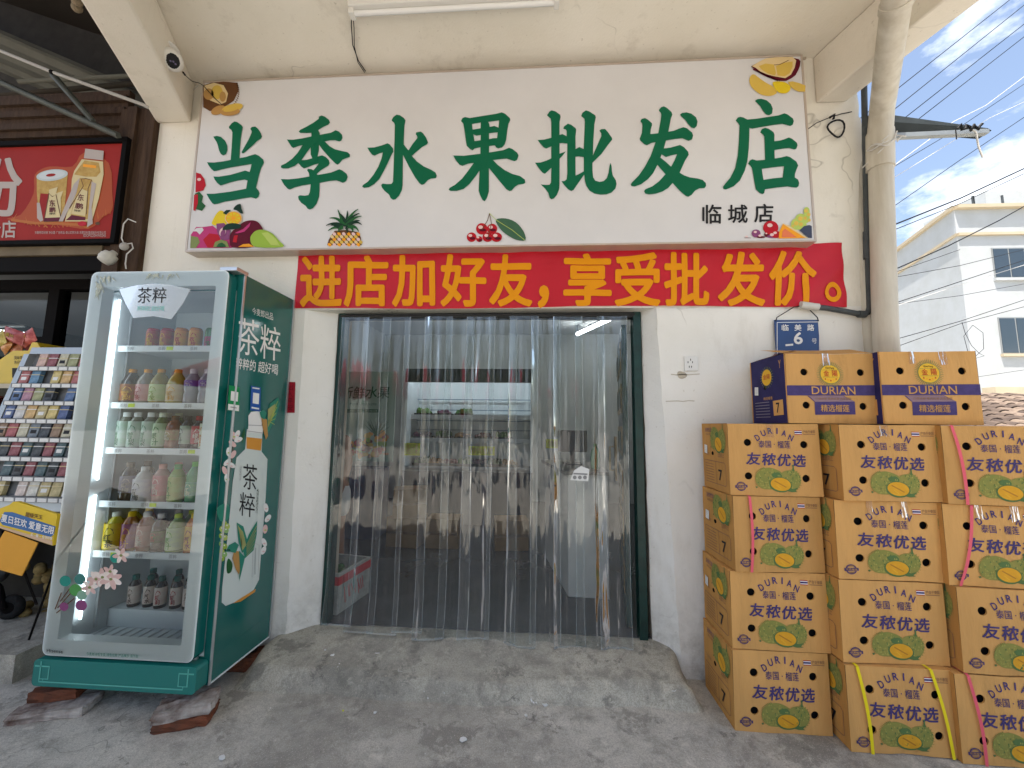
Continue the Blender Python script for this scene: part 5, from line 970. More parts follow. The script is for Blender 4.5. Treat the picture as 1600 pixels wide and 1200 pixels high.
# camera, its cable, ceiling lamp
CW = mat('camera_white', (.70, .68, .64), .35); cpos = Vector(atY(268, 93, -.37))
cm_ = thing('security_camera', 'round white security camera with black face under the canopy beam', 'camera', cpos)
m = MB(); m.ell(cpos, (.060, .060, .064), CW, 20, 14); kid(m, 'ball_housing', cm_)
fd_ = ((EYE-cpos).normalized()+Vector((.12, .1, -.30))).normalized(); Rm = fd_.to_track_quat('Z', 'Y').to_matrix().to_4x4(); m = MB(); m.ell((0, 0, .032), (.040, .046, .034), BLK, 18, 12, Matrix.Translation(cpos) @ Rm); kid(m, 'lens_face', cm_)
m = MB()
for k in range(3): m.lathe([(0, .0675), (.005, .067), (.006, .064)], mat('lens_glint', (.12, .1, .18), .1), 8, (.012*(k-1), .006*(k % 2), 0), Matrix.Translation(cpos) @ Rm)
kid(m, 'lens', cm_)
m = MB(); q = cpos+Vector((-.045, .01, .09)); m.tube([cpos+Vector((-.035, 0, .03)), cpos+Vector((-.05, 0, .075)), q], [.02, .022, .03], CW, 12); m.lathe([(0, 0), (.055, 0), (.058, .008), (.05, .018), (0, .018)], CW, 20, (q.x+.0, q.y, q.z)); kid(m, 'mount', cm_)
m = MB(); q = lambda x, y, Y: tuple(atY(x, y, Y)); m.tube([q(286, 113, -.3), q(292, 120, -.25), q(300, 127, -.2), q(312, 130, -.1), q(318, 134, -.095), q(326, 143, -.1), q(337, 155, -.1), q(346, 163, -.1)], .0025, WIRE, 5); m.tube([q(286, 113, -.3), q(289, 117, -.27)], .006, WIRE, 6)
m.tube([q(312, 131, -.1), q(301, 142, -.02), q(292, 160, -.01), q(284, 174, -.01), q(278, 177, -.02), q(240, 168, -.05), q(222, 161, -.1)], .0022, WIREW, 5)
tag(m.build('camera_cable', org=q(312, 130, -.1)), 'thin cable running from the security camera across the sign corner', 'cable')
m = MB(); LW = mat('lamp_housing_white', (.68, .66, .62), .4); lt = thing('strip_lamp', 'unlit white strip lamp mounted on the canopy ceiling', 'lamp', (-.5, -.48, ZT))
p, q2 = atZ(547, 14, 3.80), atZ(770, 4, 3.80); m.box((p.x, -.515, ZT-.055), (.12, -.445, ZT-.001), LW); kid(m, 'housing', lt, .006)
m = MB(); m.tube([(p.x+.03, -.48, ZT-.07), (.09, -.48, ZT-.07)], .014, mat('tube_glass_unlit', (.75, .74, .72), .25), 12); kid(m, 'tube', lt)
m = MB()
for x in (p.x, .09): m.box((x, -.505, ZT-.088), (x+.03, -.455, ZT-.056), LW)
kid(m, 'end_cap', lt, .004)
m = MB(); P1 = [atZ(549, 8, 3.8), atZ(549, 40, 3.82), atZ(551, 70, 3.83), atZ(560, 95, 3.83), atZ(571, 111, 3.835)]; m.tube(P1, .003, WIRE, 5); m.tube([v+Vector((.012*sin(i*1.3), .01, 0)) for i, v in enumerate(P1)], .0025, WIRE, 5)
tag(m.build('lamp_cable', org=tuple(P1[0])), 'twisted dark cable on the ceiling from the strip lamp to the sign', 'cable')
# ------------------------------------------------------------ bits on the ground
m = MB(); rr = random.Random(3); PC = mat('paint_chip', (.7, .7, .68), .8)
def litter(px, py, s, m_, nm, label, cat, z=None):
    zz = gz(0, 0)+.004
    p = atZ(px, py, 0.006)
    if py < 1060 and 400 < px < 1080: p = atZ(px, py, .17)
    mb = MB(); n = 7; pts = [(cos(k*2*pi/n)*s*rr.uniform(.5, 1.2), sin(k*2*pi/n)*s*.7*rr.uniform(.5, 1.2)) for k in range(n)]
    mb.add([(x, y, .001+.003*rr.random()) for x, y in pts]+[(x, y, -.002) for x, y in pts], [tuple(range(n))]+[(k, (k+1) % n, n+(k+1) % n, n+k) for k in range(n)], m_)
    o = mb.build(nm); o.location = (p.x, p.y, p.z+.002); tag(o, label, cat, 'scraps on the concrete'); return o
litter(536, 1111, .006, mat('yellow_chip', (.75, .75, .05), .6), 'yellow_scrap', 'tiny yellow scrap lying in front of the doorstep', 'scrap')
for px, py, s, lb in ((520, 1024, .012, 'white paint flake on the left of the doorstep top'), (724, 1156, .018, 'long white paint flake in front of the doorstep'), (852, 1102, .016, 'white paint flake at the foot of the doorstep, right of centre'), (822, 1118, .010, 'small white flake just right of the dark stain'), (346, 1185, .018, 'round white flake near the front left, past the bricks'), (586, 1114, .01, 'thin white flake on the ground left of centre'), (508, 1016, .007, 'tiny white flake near the left end of the strip curtain')): litter(px, py, s, PC, 'paint_flake', lb, 'paint flake')
# ------------------------------------------------------------ far right: white building, tiled roof, cables
WB = wallmat('white_facade', (.44, .455, .46), (.38, .37, .35), .25, 5, False); CREAM = wallmat('cream_trim', (.48, .40, .28), (.35, .25, .18), .3, 6, False); GW = mat('window_dark_glass', (.03, .045, .06), .08, spec=.8); WF = mat('window_frame_grey', (.25, .26, .26), .5)
wb = thing('white_building', 'white three storey building with dark windows across the lane', 'building', (19, 16, 0))
DB = 18.0; yb_ = EYE.y+DB
def pb_(x, y, Y=yb_): return atY(x, y, Y)
c0 = pb_(1490, 325); c1 = pb_(1800, 316); topz = c0.z; cx = c0.x
ang = Vector((.318, 1, 0)).normalized(); lft = Vector((cx, yb_, 0))+ang*22
m = MB(); R1 = Vector((cx+16, yb_, 0))
vs = [(cx, yb_, 0), (R1.x, R1.y, 0), (R1.x, R1.y+20, 0), (lft.x, lft.y, 0)]
m.hexa([v for v in vs]+[(v[0], v[1], topz) for v in vs], WB); kid(m, 'wall', wb)
m = MB()
def trim(z, h_, pr):
    m.box((cx-.02, yb_-pr, z), (R1.x, yb_-.002, z+h_), CREAM); nrm = Vector((-ang.y, ang.x, 0)); A_ = Vector((cx, yb_, z)); B_ = Vector((lft.x, lft.y, z)); o_ = nrm*pr
    m.hexa([A_+o_+Vector((0, -pr, 0)), A_-nrm*.0+Vector((0, -.002, 0)), B_, B_+o_, A_+o_+Vector((0, -pr, h_)), A_+Vector((0, -.002, h_)), B_+Vector((0, 0, h_)), B_+o_+Vector((0, 0, h_))], CREAM)
trim(topz-.10, .16, .22); trim(pb_(1490, 366).z-.1, .12, .12); kid(m, 'cornice', wb)
m = MB(); z_ = pb_(1500, 606).z; m.box((cx+.3, yb_-.5, z_-.35), (R1.x, yb_-.003, z_), CREAM); z_ = pb_(1500, 560).z
kid(m, 'balcony_ledge', wb)
for (x0, y0, x1, y1), nm in (((1548, 388, 1625, 434), 0), ((1558, 496, 1640, 553), 1)):
    a, b_ = pb_(x0, y0), pb_(x1+30, y1); m = MB(); m.box((a.x, yb_-.03, b_.z), (b_.x, yb_-.002, a.z), WF); wn = kid(m, 'window', wb)
    m = MB(); wW = (b_.x-a.x); 
    for k in range(4): m.box((a.x+.04+k*wW/4, yb_-.045, b_.z+.05), (a.x+(k+1)*wW/4-.02, yb_-.031, a.z-.05), GW)
    m.build('pane', wn); m = MB(); m.box((a.x-.05, yb_-.12, b_.z-.12), (b_.x+.1, yb_-.0, b_.z-.003), CREAM if nm else WB); m.build('sill', wn)
m = MB()
for px in (1531, 1577, 1530): q = pb_(px, 318); m.box((q.x-.03, yb_+.2, topz), (q.x+.03, yb_+.26, topz+.7), CON)
q = pb_(1592, 300); m.box((q.x-.3, yb_+1, topz), (q.x+5, yb_+4, topz+1.4), WB); kid(m, 'roof_parapet', wb)
m = MB(); m.box((2.3, 9, 0), (9.5, 9.3, 2.25), wallmat('yard_wall_plaster', (.62, .62, .58), (.35, .33, .28), .4, 9)); m.box((9.5, 9.0, 0), (13.5, 9.3, 2.25), MATS['yard_wall_plaster']); tag(m.build('yard_wall'), 'low white yard wall behind the tiled roof', 'wall')
# tiled roof low on the right, with half-round clay tiles
TI = mat('clay_tile', (.13, .095, .072), .85, col2=(.06, .045, .04), scale=9, rand=.1); TI2 = mat('clay_tile_pale', (.24, .185, .14), .85, col2=(.14, .10, .08), scale=12)
hs = thing('tiled_shed', 'low shed with a roof of old curved clay tiles beyond the boxes', 'shed', (7.2, 4.2, 0))
rx0, rx1, ry0, ry1, rz0, rz1 = 4.7, 8.6, 2.2, 5.0, 1.30, 2.02
m = MB(); m.box((rx0+.15, ry0+.25, 0), (rx1, ry1, rz0+.02), WALL); m.add([(rx0+.15, ry1, rz0), (rx1, ry1, rz0), (rx1, ry1, rz1-.02), (rx0+.15, ry1, rz1-.02)], [(0, 1, 2, 3)], WALL); kid(m, 'wall', hs)
m = MB(); ang2 = math.atan2(rz1-rz0, ry1-ry0); ln = math.hypot(rz1-rz0, ry1-ry0); nc = 17; nr = 11
m.add([(rx0, ry0, rz0-.03), (rx1, ry0, rz0-.03), (rx1, ry1, rz1-.03), (rx0, ry1, rz1-.03)], [(0, 1, 2, 3)], TI)
for i in range(nc):
    for j in range(nr):
        r = .092+rnd.uniform(-.004, .004); s0 = j*ln/nr; s1 = s0+ln/nr*1.12; xx = rx0+.08+i*(rx1-rx0)/nc+rnd.uniform(-.012, .012); n = 6; vs = []
        for s_, q_ in ((s0, .012), (s1, -.004)):
            for k in range(n+1):
                t = pi*k/n; nx_ = xx+r*cos(t)*(1.05 if s_ == s0 else .9); h_ = r*.8*sin(t)+q_+.012
                vs.append((nx_, ry0+s_*cos(ang2)-h_*sin(ang2), rz0+s_*sin(ang2)+h_*cos(ang2)))
        m.add(vs, [(k, k+1, n+2+k, n+1+k) for k in range(n)]+[tuple(range(n+1))], TI2 if rnd.random() < .35 else TI, False)
kid(m, 'roof', hs)
def cable(name, pts, r, label, mt=WIRE, Y0=6, Y1=9, sag_=.0):
    P = [atY(x, y, Y0+(Y1-Y0)*i/(len(pts)-1)) for i, (x, y) in enumerate(pts)]; out = []
    for i in range(len(P)-1):
        for k in range(6): out.append(P[i].lerp(P[i+1], k/6))
    out.append(P[-1]); n = len(out)
    for i, v in enumerate(out): v.z -= sag_*sin(pi*i/(n-1))
    m = MB(); m.tube(out, r, mt, 5); tag(m.build('overhead_cable', org=tuple(out[0])), label, 'cable', 'overhead cables beside the shop')
CB = [
 ([(1330, 196), (1600, -18)], .012, 'uppermost black overhead cable crossing the blue sky', WIRE), ([(1330, 225), (1620, -8)], .012, 'second black cable from the top in the sky, ending at the frame edge', WIRE),
 ([(1330, 250), (1620, 22)], .012, 'third black cable from the top in the sky, passing above the bracket', WIRE), ([(1330, 268), (1620, 42)], .012, 'fourth black cable from the top in the sky, touching the bracket', WIRE),
 ([(1330, 308), (1490, 190), (1540, 165), (1620, 105)], .010, 'pale twin cable crossing just behind the bracket tip', WIREW), ([(1330, 300), (1490, 205), (1620, 118)], .009, 'thin dark cable hanging close under the pale twin cable', WIRE),
 ([(1330, 318), (1450, 245), (1545, 185), (1620, 150)], .009, 'light grey cable passing under the steel bracket', WIREW), ([(1330, 360), (1400, 320), (1500, 250), (1620, 170)], .011, 'lone black cable across the middle of the sky', WIRE),
 ([(1330, 380), (1400, 350), (1500, 310), (1620, 254)], .022, 'thick black cable bundle just over the white building roof', WIRE), ([(1330, 388), (1400, 358), (1500, 318), (1620, 262)], .012, 'black cable hanging right below the thick bundle', WIRE),
 ([(1330, 455), (1400, 420), (1480, 385), (1560, 345), (1640, 300)], .018, 'thick cable sloping across the top of the white building', WIRE), ([(1340, 445), (1400, 425), (1500, 390)], .009, 'thin cable under the thick sloping one on the white facade', WIRE),
 ([(1340, 440), (1400, 433), (1500, 415), (1620, 385)], .009, 'thin cable crossing the upper window of the white building', WIRE), ([(1340, 490), (1400, 473), (1500, 440), (1620, 400)], .012, 'dark cable passing under the upper window', WIRE),
 ([(1340, 498), (1400, 478), (1500, 445), (1620, 408)], .010, 'pale cable next to the dark one under the upper window', WIREW), ([(1340, 482), (1400, 475), (1500, 462), (1620, 440)], .008, 'nearly level thin cable at half height of the white building', WIRE),
 ([(1340, 548), (1400, 530), (1500, 502), (1620, 462)], .011, 'cable crossing the lower window of the white building', WIRE), ([(1340, 560), (1400, 542), (1500, 506), (1620, 474)], .010, 'lowest sloping cable over the lower window', WIRE),
 ([(1395, 650), (1520, 590), (1620, 575)], .007, 'thin cable low on the white building above the tiles', WIRE)]
for i, (p, r, lb, mt) in enumerate(CB): cable('c', p, r*.85, lb, mt, 5.5+.1*i, 8+.1*i)
m = MB(); Q = lambda x, y: atY(x, y, 8.4); m.tube([Q(1503, 503), Q(1508, 520), Q(1518, 540), Q(1530, 552), Q(1538, 556), (Q(1524, 560)), Q(1512, 548), Q(1506, 525), Q(1520, 508), Q(1536, 520), Q(1537, 545), Q(1525, 556)], .006, WIRE, 5)
tag(m.build('cable_tangle', org=tuple(Q(1503, 503))), 'tangle of thin black cable hanging by the lower window', 'cable')
# ------------------------------------------------------------ neighbouring shop on the left
BRN = mat('rusty_brown_steel', (.035, .020, .013), .75, col2=(.075, .045, .028), scale=7, bump=.3, stretch=(6, 6, .6)); RUST = mat('rust', (.30, .15, .05), .9, col2=(.5, .42, .3), scale=20, bump=.5); BLF = mat('black_aluminium', (.007, .006, .006), .7, spec=.04); CORR = mat('corrugated_grey', (.13, .125, .10), .8, var=.3, scale=4)
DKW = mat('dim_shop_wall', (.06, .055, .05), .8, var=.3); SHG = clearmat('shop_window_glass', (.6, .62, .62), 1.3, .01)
ns_ = thing('neighbour_shop', 'dark open front of the neighbouring shop with brown steel frame', 'building', (-4, 0, 0))
def kid7(mb, name, bevel=0): return kid(mb, name, ns_, bevel)
m = MB()
for k in range(4):
    x = -3.0+k*.072; m.box((x, -.02-.02*(k % 2), 0), (x+.070, .12, 3.66), BRN)
kid7(m, 'steel_post'); m = MB()
vs = jag((-2.79, -.015, 3.6), (-2.775, -.015, 0), 40, .01); vb = [(-2.745, -.012, v[2]) for v in vs]; strip(m, vs, vb, RUST); m.box((-2.80, -.012, 0), (-2.725, .1, 3.6), GREY); kid7(m, 'plaster_strip')
m = MB()
for k in range(7): z = 3.50+k*.05; m.box((-7, .02-.022*(k % 2), z), (-3.005, .06, z+.048), BRN)
kid7(m, 'shutter_housing')
m = MB(); m.box((-7, -.03, 2.56), (-3.0, .02, 2.645), mat('beam_brown', (.17, .13, .08), .6, var=.3)); m.box((-7, -.015, 2.45), (-3.0, .04, 2.555), BLF); kid7(m, 'lintel')
m = MB(); m.box((-7, .25, 2.42), (-3.02, .33, 2.50), BLF)
for x in (-3.12, -3.75, -5.2): m.box((x, .25, 0 if x > -3.5 else 1.9), (x+.09, .33, 2.42), BLF)
m.box((-5.2, .26, 1.98), (-3.7, .32, 2.05), BLF); kid7(m, 'window_frame', .003)
m = MB(); m.add([(-5.2, .29, 1.9), (-3.12, .29, 1.9), (-3.12, .29, 2.42), (-5.2, .29, 2.42)], [(0, 1, 2, 3)], SHG); kid7(m, 'window_pane')
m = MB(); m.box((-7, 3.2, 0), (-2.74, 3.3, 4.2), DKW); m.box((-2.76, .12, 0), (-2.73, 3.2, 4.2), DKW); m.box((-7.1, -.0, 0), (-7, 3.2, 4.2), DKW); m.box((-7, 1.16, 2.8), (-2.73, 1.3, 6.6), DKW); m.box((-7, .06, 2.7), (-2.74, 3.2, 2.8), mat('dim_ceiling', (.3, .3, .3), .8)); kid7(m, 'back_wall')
m = MB(); L7 = mat('shop_tube_light', (.9, .95, 1), em=(.9, .96, 1), ems=6)
tb = thing('tube_lamp', 'lit white tube lamp inside the dark neighbouring shop', 'lamp', (-4.4, 1.2, 2.4)); q = [atY(-30, 514, 1.2), atY(38, 521, 1.2)]; m.tube(q, .014, L7, 8); kid(m, 'tube', tb); m = MB(); m.box((q[0].x, 1.19, q[0].z+.02), (q[1].x, 1.21, q[0].z+.04), WF); m.box((-4.2, 1.195, q[0].z+.04), (-4.19, 1.205, 2.7), WF); kid(m, 'holder', tb)
# red drinks sign above the shop front
RS = mat('red_sign_print', (.30, .020, .014), .6, var=.12, scale=3); GL1 = mat('sign_glow_orange', (.42, .13, .03), .5); GDK = mat('can_gold', (.50, .34, .10), .5, col2=(.38, .22, .05), scale=30); GDL = mat('can_gold_light', (.58, .48, .26), .5); WSG = mat('sign_letter_pale', (.42, .36, .33), .6)
rs = thing('red_shop_sign', 'red sign of the neighbouring shop showing a gold can and bottle', 'sign', (-3.5, -.05, 3.05))
YR = -.05
def f7(x, y, l=0): p = atY(x/5.456, 200+y/5.456, YR); return (p.x, YR-.0015-.0008*l, p.z)
a, b_ = atY(0, 230, YR), atY(190, 376, YR)
m = MB(); xr = f7(1020, 500)[0]; zt = f7(520, 150)[2]; zb = f7(520, 960)[2]; m.box((-4.5, YR, zb), (xr, -.0, zt), RS); kid(m, 'panel', rs)
m = MB(); m.box((-4.5, YR-.02, zt+.001), (xr+.035, -.0, zt+.035), BLF); m.box((-4.5, YR-.02, zb-.03), (xr+.035, -.0, zb-.001), BLF); m.box((xr+.001, YR-.02, zb), (xr+.035, -.0, zt), BLF); kid(m, 'frame', rs)
m = MB(); m.text('粉', (-330, 245, 195, 760), WSG, f7, 1, .02); m.text('米粉店', (-250, 790, 140, 940), WSG, f7, 1, .02); m.text('东鹏特饮经销 净含量 广告样品 请以实物为准 东鹏饮料集团股份有限公司', (300, 880, 905, 905), WSG, f7, 1); m.text('IDOPG20HW0245', (715, 905, 905, 930), WSG, f7, 1); kid(m, 'lettering', rs)
m = MB()
m.poly([(60,775),(180,740),(290,560),(300,400),(420,330),(620,330),(720,210),(930,300),(960,560),(960,700),(880,760),(760,860),(500,830),(250,815)], mat('splash_halo', (.36, .07, .02), .5), f7, .5, smooth=True)
for k in range(26):
    t = k/25; x = 110+t*830; y = 790+90*sin(t*3.1)-t*60; m.line([(x, y), (x+rnd.uniform(-60, 60), y-rnd.uniform(10, 90))], rnd.uniform(4, 12), GL1, f7, .8+.01*k, True)
m.line([(100, 785), (300, 812), (520, 815), (700, 830), (760, 850)], 22, GL1, f7, 1.2)
# can
m.poly([(318,420),(560,380),(582,400),(560,640),(545,800),(350,805),(330,700),(318,540)], GDK, f7, 2); m.poly([(350,560),(420,565),(390,800),(352,800),(340,650)], RS, f7, 2.5); m.poly([(320,640),(345,640),(375,790),(350,800),(322,770)], WSG, f7, 3); m.disc(450, 405, 135, 48, mat('can_lid', (.42, .46, .42), .3), f7, 3, 24, rot=-.12); m.disc(448, 402, 112, 36, mat('can_lid2', (.5, .52, .5), .3), f7, 3.5, 24, rot=-.12); m.disc(440, 405, 42, 13, RS, f7, 4, 14, rot=-.12)
m.poly([(425,530),(500,505),(485,560),(545,540),(525,600),(525,770),(390,780),(400,700),(425,600)], GDL, f7, 4); m.line([(385,790),(425,560),(455,590),(485,570),(530,780)], 7, c_brn, f7, 5); m.poly([(390,770),(530,765),(520,800),(380,803)], c_mar, f7, 5)
m.tquad('东', [(430,615),(480,615),(480,675),(430,675)], c_mar, f7, 6, .02); m.tquad('鹏', [(428,680),(482,678),(482,722),(428,724)], c_mar, f7, 6, .02); m.tquad('特饮', [(430,728),(482,724),(482,742),(430,744)], BLK, f7, 6, .02)
# bottle
m.poly([(735,180),(892,200),(885,280),(722,262)], WSG, f7, 5); m.poly([(705,270),(885,290),(890,400),(850,600),(790,800),(560,800),(610,600),(620,440),(640,370)], GDL, f7, 4.5); m.poly([(730,280),(850,300),(865,380),(830,420),(740,420),(640,400),(690,330)], GDK, f7, 5.2); m.poly([(720,312),(830,325),(825,348),(715,335)], c_org, f7, 5.5)
m.poly([(690,430),(790,440),(820,520),(780,780),(600,780),(650,600)], GDK, f7, 5.6); m.line([(600,690),(720,500),(700,440),(740,435),(790,450),(760,520),(745,740)], 7, c_brn, f7, 6.2); m.poly([(700,520),(755,545),(735,755),(615,735),(660,600)], GDL, f7, 6); m.poly([(620,745),(740,765),(735,790),(570,790)], c_mar, f7, 6.3)
m.poly([(510,800),(640,480),(690,430),(660,560),(545,800)], WSG, f7, 6.1); m.poly([(790,460),(830,480),(790,680),(800,820),(750,850)], WSG, f7, 6.1)
m.tquad('东', [(675,565),(730,572),(722,630),(667,622)], c_mar, f7, 7, .02); m.tquad('鹏', [(655,640),(722,650),(715,700),(645,690)], c_mar, f7, 7, .02); m.tquad('特饮', [(645,697),(700,704),(697,722),(640,716)], BLK, f7, 7, .02)
m.disc(710, 820, 38, 22, c_red, f7, 7, 12); m.disc(835, 815, 22, 14, c_brn, f7, 1, 8); kid(m, 'drink_picture', rs)
# lean-to roof
aw = thing('lean_to_roof', 'grey corrugated metal roof over the neighbouring shop front', 'roof', (-4, -1, 3.9))
m = MB(); ny_ = 24; ya, yb2 = 1.15, .13; vs = []; fs_ = []
def rz_(x): return 3.83+.46*(-2.84-x)
prof = [0, 0, 0, 0, .05, .05, .05, .05]
for i in range(ny_+1):
    y = ya+(yb2-ya)*i/ny_; h_ = prof[i % 8]
    xe = -2.80-.02*(i % 3)
    vs += [(xe, y, rz_(xe)+h_), (-7.2, y, rz_(-7.2)+h_)]
fs_ = [(2*i, 2*i+1, 2*i+3, 2*i+2) for i in range(ny_)]; m.add(vs, fs_, CORR); kid(m, 'corrugated_sheet', aw)
m = MB(); m.add([(-1.2, 1.3, 4.25), (-7.2, 1.3, 6.6), (-7.2, -4.2, 6.6), (-1.2, -4.2, 4.25)], [(0, 1, 2, 3)], mat('old_wood_dark', (.05, .04, .03), .9)); kid(m, 'upper_sheet', aw)  # dark upper roof, widened over the canopy to keep sun off the ground
m = MB()
def bar(p, q, wd_, mt, Ya, Yb): 
    a_, b2 = atY(*p, Ya), atY(*q, Yb); d_ = (b2-a_).normalized(); m.tube([a_, b2], wd_, mt, 4)
bar((0, 128), (185, 212), .022, mat('painted_angle_steel', (.10, .105, .09), .5, var=.3), -.15, -.10); kid(m, 'truss_bar', aw)
m = MB(); bar((82, 116), (146, 190), .020, MATS['painted_angle_steel'], -.14, -.11); kid(m, 'truss_bar', aw)
m = MB(); bar((30, 128), (215, 118), .02, CORR, .0, .0); bar((0, 150), (215, 130), .025, MATS['old_wood_dark'], .1, .1); kid(m, 'purlin', aw)
m = MB(); P = [atY(-20, 71, -.3), atY(80, 112, -.3), atY(222, 163, -.26), atY(232, 168, -.24)]; m.tube(P, .011, mat('pale_conduit', (.36, .34, .31), .5), 8); m.tube([P[1]+Vector((.0, 0, -.002)), P[1]+Vector((.02, 0, -.009))], .014, BLF, 8); tag(m.build('pale_conduit', org=tuple(P[1])), 'long pale conduit slanting under the corrugated roof', 'pipe')
m = MB(); q = atY(112, 2, -.5)
for k in range(7): m.ell((q.x+rnd.uniform(-.04, .04), q.y+rnd.uniform(-.03, .03), q.z+rnd.uniform(-.01, .05)), (.028, .026, .03), mat('wasp_nest', (.22, .17, .11), .9, bump=.9, bscale=90), 10, 6)
m.tube([(q.x, q.y, q.z), (q.x, q.y, q.z+1.2)], .006, BRN, 5); tag(m.build('cable_bundle', org=tuple(q)), 'frayed brown bundle hanging high above the neighbouring shop', 'bundle')
# lamp holder on the post
lh = thing('lamp_holder', 'white ceramic lamp holder with loose wires on the brown post', 'lamp', (-2.9, -.08, 2.53)); CER = mat('ceramic_white', (.62, .6, .54), .4, var=.2, scale=20)
p = atY(172, 400, -.1); M_ = Matrix.Translation(p) @ Matrix.Rotation(radians(200), 4, 'Y') @ Matrix.Rotation(radians(25), 4, 'X'); m = MB(); m.lathe([(0, -.045), (.018, -.04), (.022, -.02), (.04, -.012), (.043, .005), (.046, .012), (.043, .02), (.045, .03), (.034, .055), (.0, .055)], CER, 18, M=M_); kid(m, 'socket_body', lh)
m = MB(); q = lambda x, y: tuple(atY(x, y, -.09)); m.tube([q(212, 347), q(200, 342), q(193, 350), q(190, 372), q(194, 382), q(206, 380), q(208, 388), q(198, 397), q(196, 412), q(197, 420)], .004, WIREW, 6); m.ell(atY(194, 385, -.09), (.03, .02, .028), mat('tape_knot', (.35, .33, .3), .7), 10, 7); kid(m, 'loose_wire', lh)
# cigarette rack
rk = thing('cigarette_rack', 'silver framed sloping rack with rows of cigarette packets', 'rack', (-3.0, -.3, .95)); RS_ = mat('rack_silver', (.36, .38, .39), .35, metal=.4); RB_ = mat('rack_back', (.20, .21, .22), .5)
RX0, RX1 = -3.14, -2.50; ZTp, ZBt = 1.83, .985; YTp, YBt = -.20, -.38
def rp(x, t, off=0): return Vector((x, YTp+(YBt-YTp)*t-off, ZTp+(ZBt-ZTp)*t-off*.2))
m = MB()
for x0_, x1_, t0, t1 in ((RX0-.035, RX0, 0, 1), (RX1, RX1+.035, 0, 1), (RX0, RX1, -.05, 0.0), (RX0, RX1, 1.0, 1.06)):
    m.hexa([rp(x0_, t1, .03), rp(x1_, t1, .03), rp(x1_, t1, -.01), rp(x0_, t1, -.01), rp(x0_, t0, .03), rp(x1_, t0, .03), rp(x1_, t0, -.01), rp(x0_, t0, -.01)], RS_)
kid(m, 'frame', rk); m = MB(); m.add([rp(RX0, 1, -.008), rp(RX1, 1, -.008), rp(RX1, 0, -.008), rp(RX0, 0, -.008)], [(0, 1, 2, 3)], RB_); kid(m, 'back_panel', rk)
for x in (RX0, RX1): m = MB(); m.tube([rp(x, 1, 0), Vector((x-.02, -.36, 0))], .006, RS_, 8); kid(m, 'leg', rk)
NR = 8; pc = [(.45,.03,.04),(.62,.6,.5),(.15,.2,.25),(.5,.06,.05),(.35,.36,.1),(.65,.5,.42),(.02,.12,.35),(.7,.38,.03),(.66,.36,.25),(.02,.08,.3),(.55,.5,.3),(.03,.22,.42),(.3,.15,.05),(.7,.5,.03),(.45,.15,.25),(.03,.12,.08),(.02,.03,.05),(.6,.58,.55),(.3,.02,.04),(.55,.42,.1)]
shl = []
for r_ in range(NR):
    t = (r_+.86)/NR; a = rp(RX0, t, 0); m = MB(); m.box((RX0, a.y-.045, a.z-.003), (RX1, a.y+.004, a.z), RS_); m.box((RX0, a.y-.05, a.z-.026), (RX1, a.y-.045, a.z+.001), RB_); sh = kid(m, 'shelf', rk)
    m = MB()
    for k in range(10): m.box((RX0+.012+k*.064, a.y-.0525, a.z-.023), (RX0+.066+k*.064, a.y-.0505, a.z-.003), MATS['paper'])
    m.build('price_tag', sh); shl.append(a)
cn = {}
def cname(c):
    r_, g_, b2 = c; mxv = max(c)
    if mxv < .06: return 'black'
    if r_ > .5 and g_ > .45 and b2 > .4: return 'white'
    if b2 > r_ and b2 > g_: return 'blue'
    if r_ > .5 and g_ > .3 and b2 < .15: return 'yellow'
    if r_ > .25 and g_ < .2 and b2 < .12: return 'red'
    if g_ > r_: return 'green'
    return 'beige'
for r_ in range(NR):
    for k in range(9):
        if (r_*5+k*3) % 11 == 0: continue
        c_ = pc[(r_*3+k*7+k*k) % len(pc)] if r_ not in (5, 6) else ((.02,.03,.04),(.3,.02,.03),(.03,.1,.12))[(k+r_) % 3]
        nm_ = cname(c_); av = sum(c_)/3; c_ = tuple((v*.55+av*.3)*.8 for v in c_)
        a = shl[r_]; key = 'packet_%d_%d' % (int(c_[0]*100), int(c_[2]*100)); mt = mat(key, c_, .4, col2=tuple(min(1, x*1.5+.08) for x in c_), scale=45); m = MB(); w_ = .056; x = RX0+.012+k*.069
        m.box((-w_/2, -.011, 0), (w_/2, .011, .082), mt); m.box((-w_/2-.0004, -.0115, .052), (w_/2+.0004, .0114, .056), GDL if k % 2 else MATS['paper'])
        if k % 3 == 0: m.box((-w_*.3, -.0122, .02), (w_*.3, -.0112, .04), MATS['paper'] if r_ % 2 else BLK)
        o = m.build('cigarette_packet'); o.location = (x+w_/2, a.y-.018, a.z+.001); o.rotation_euler = (radians(-10), 0, rnd.uniform(-.05, .05))
        tag(o, '%s cigarette packet, place %s on the rack shelf %s' % (nm_, ORD[k], ('at the top', 'second from top', 'third from top', 'fourth from top', 'fourth from bottom', 'third from bottom', 'second from bottom', 'at the bottom')[r_]), 'cigarette packet', 'packets on the cigarette rack')
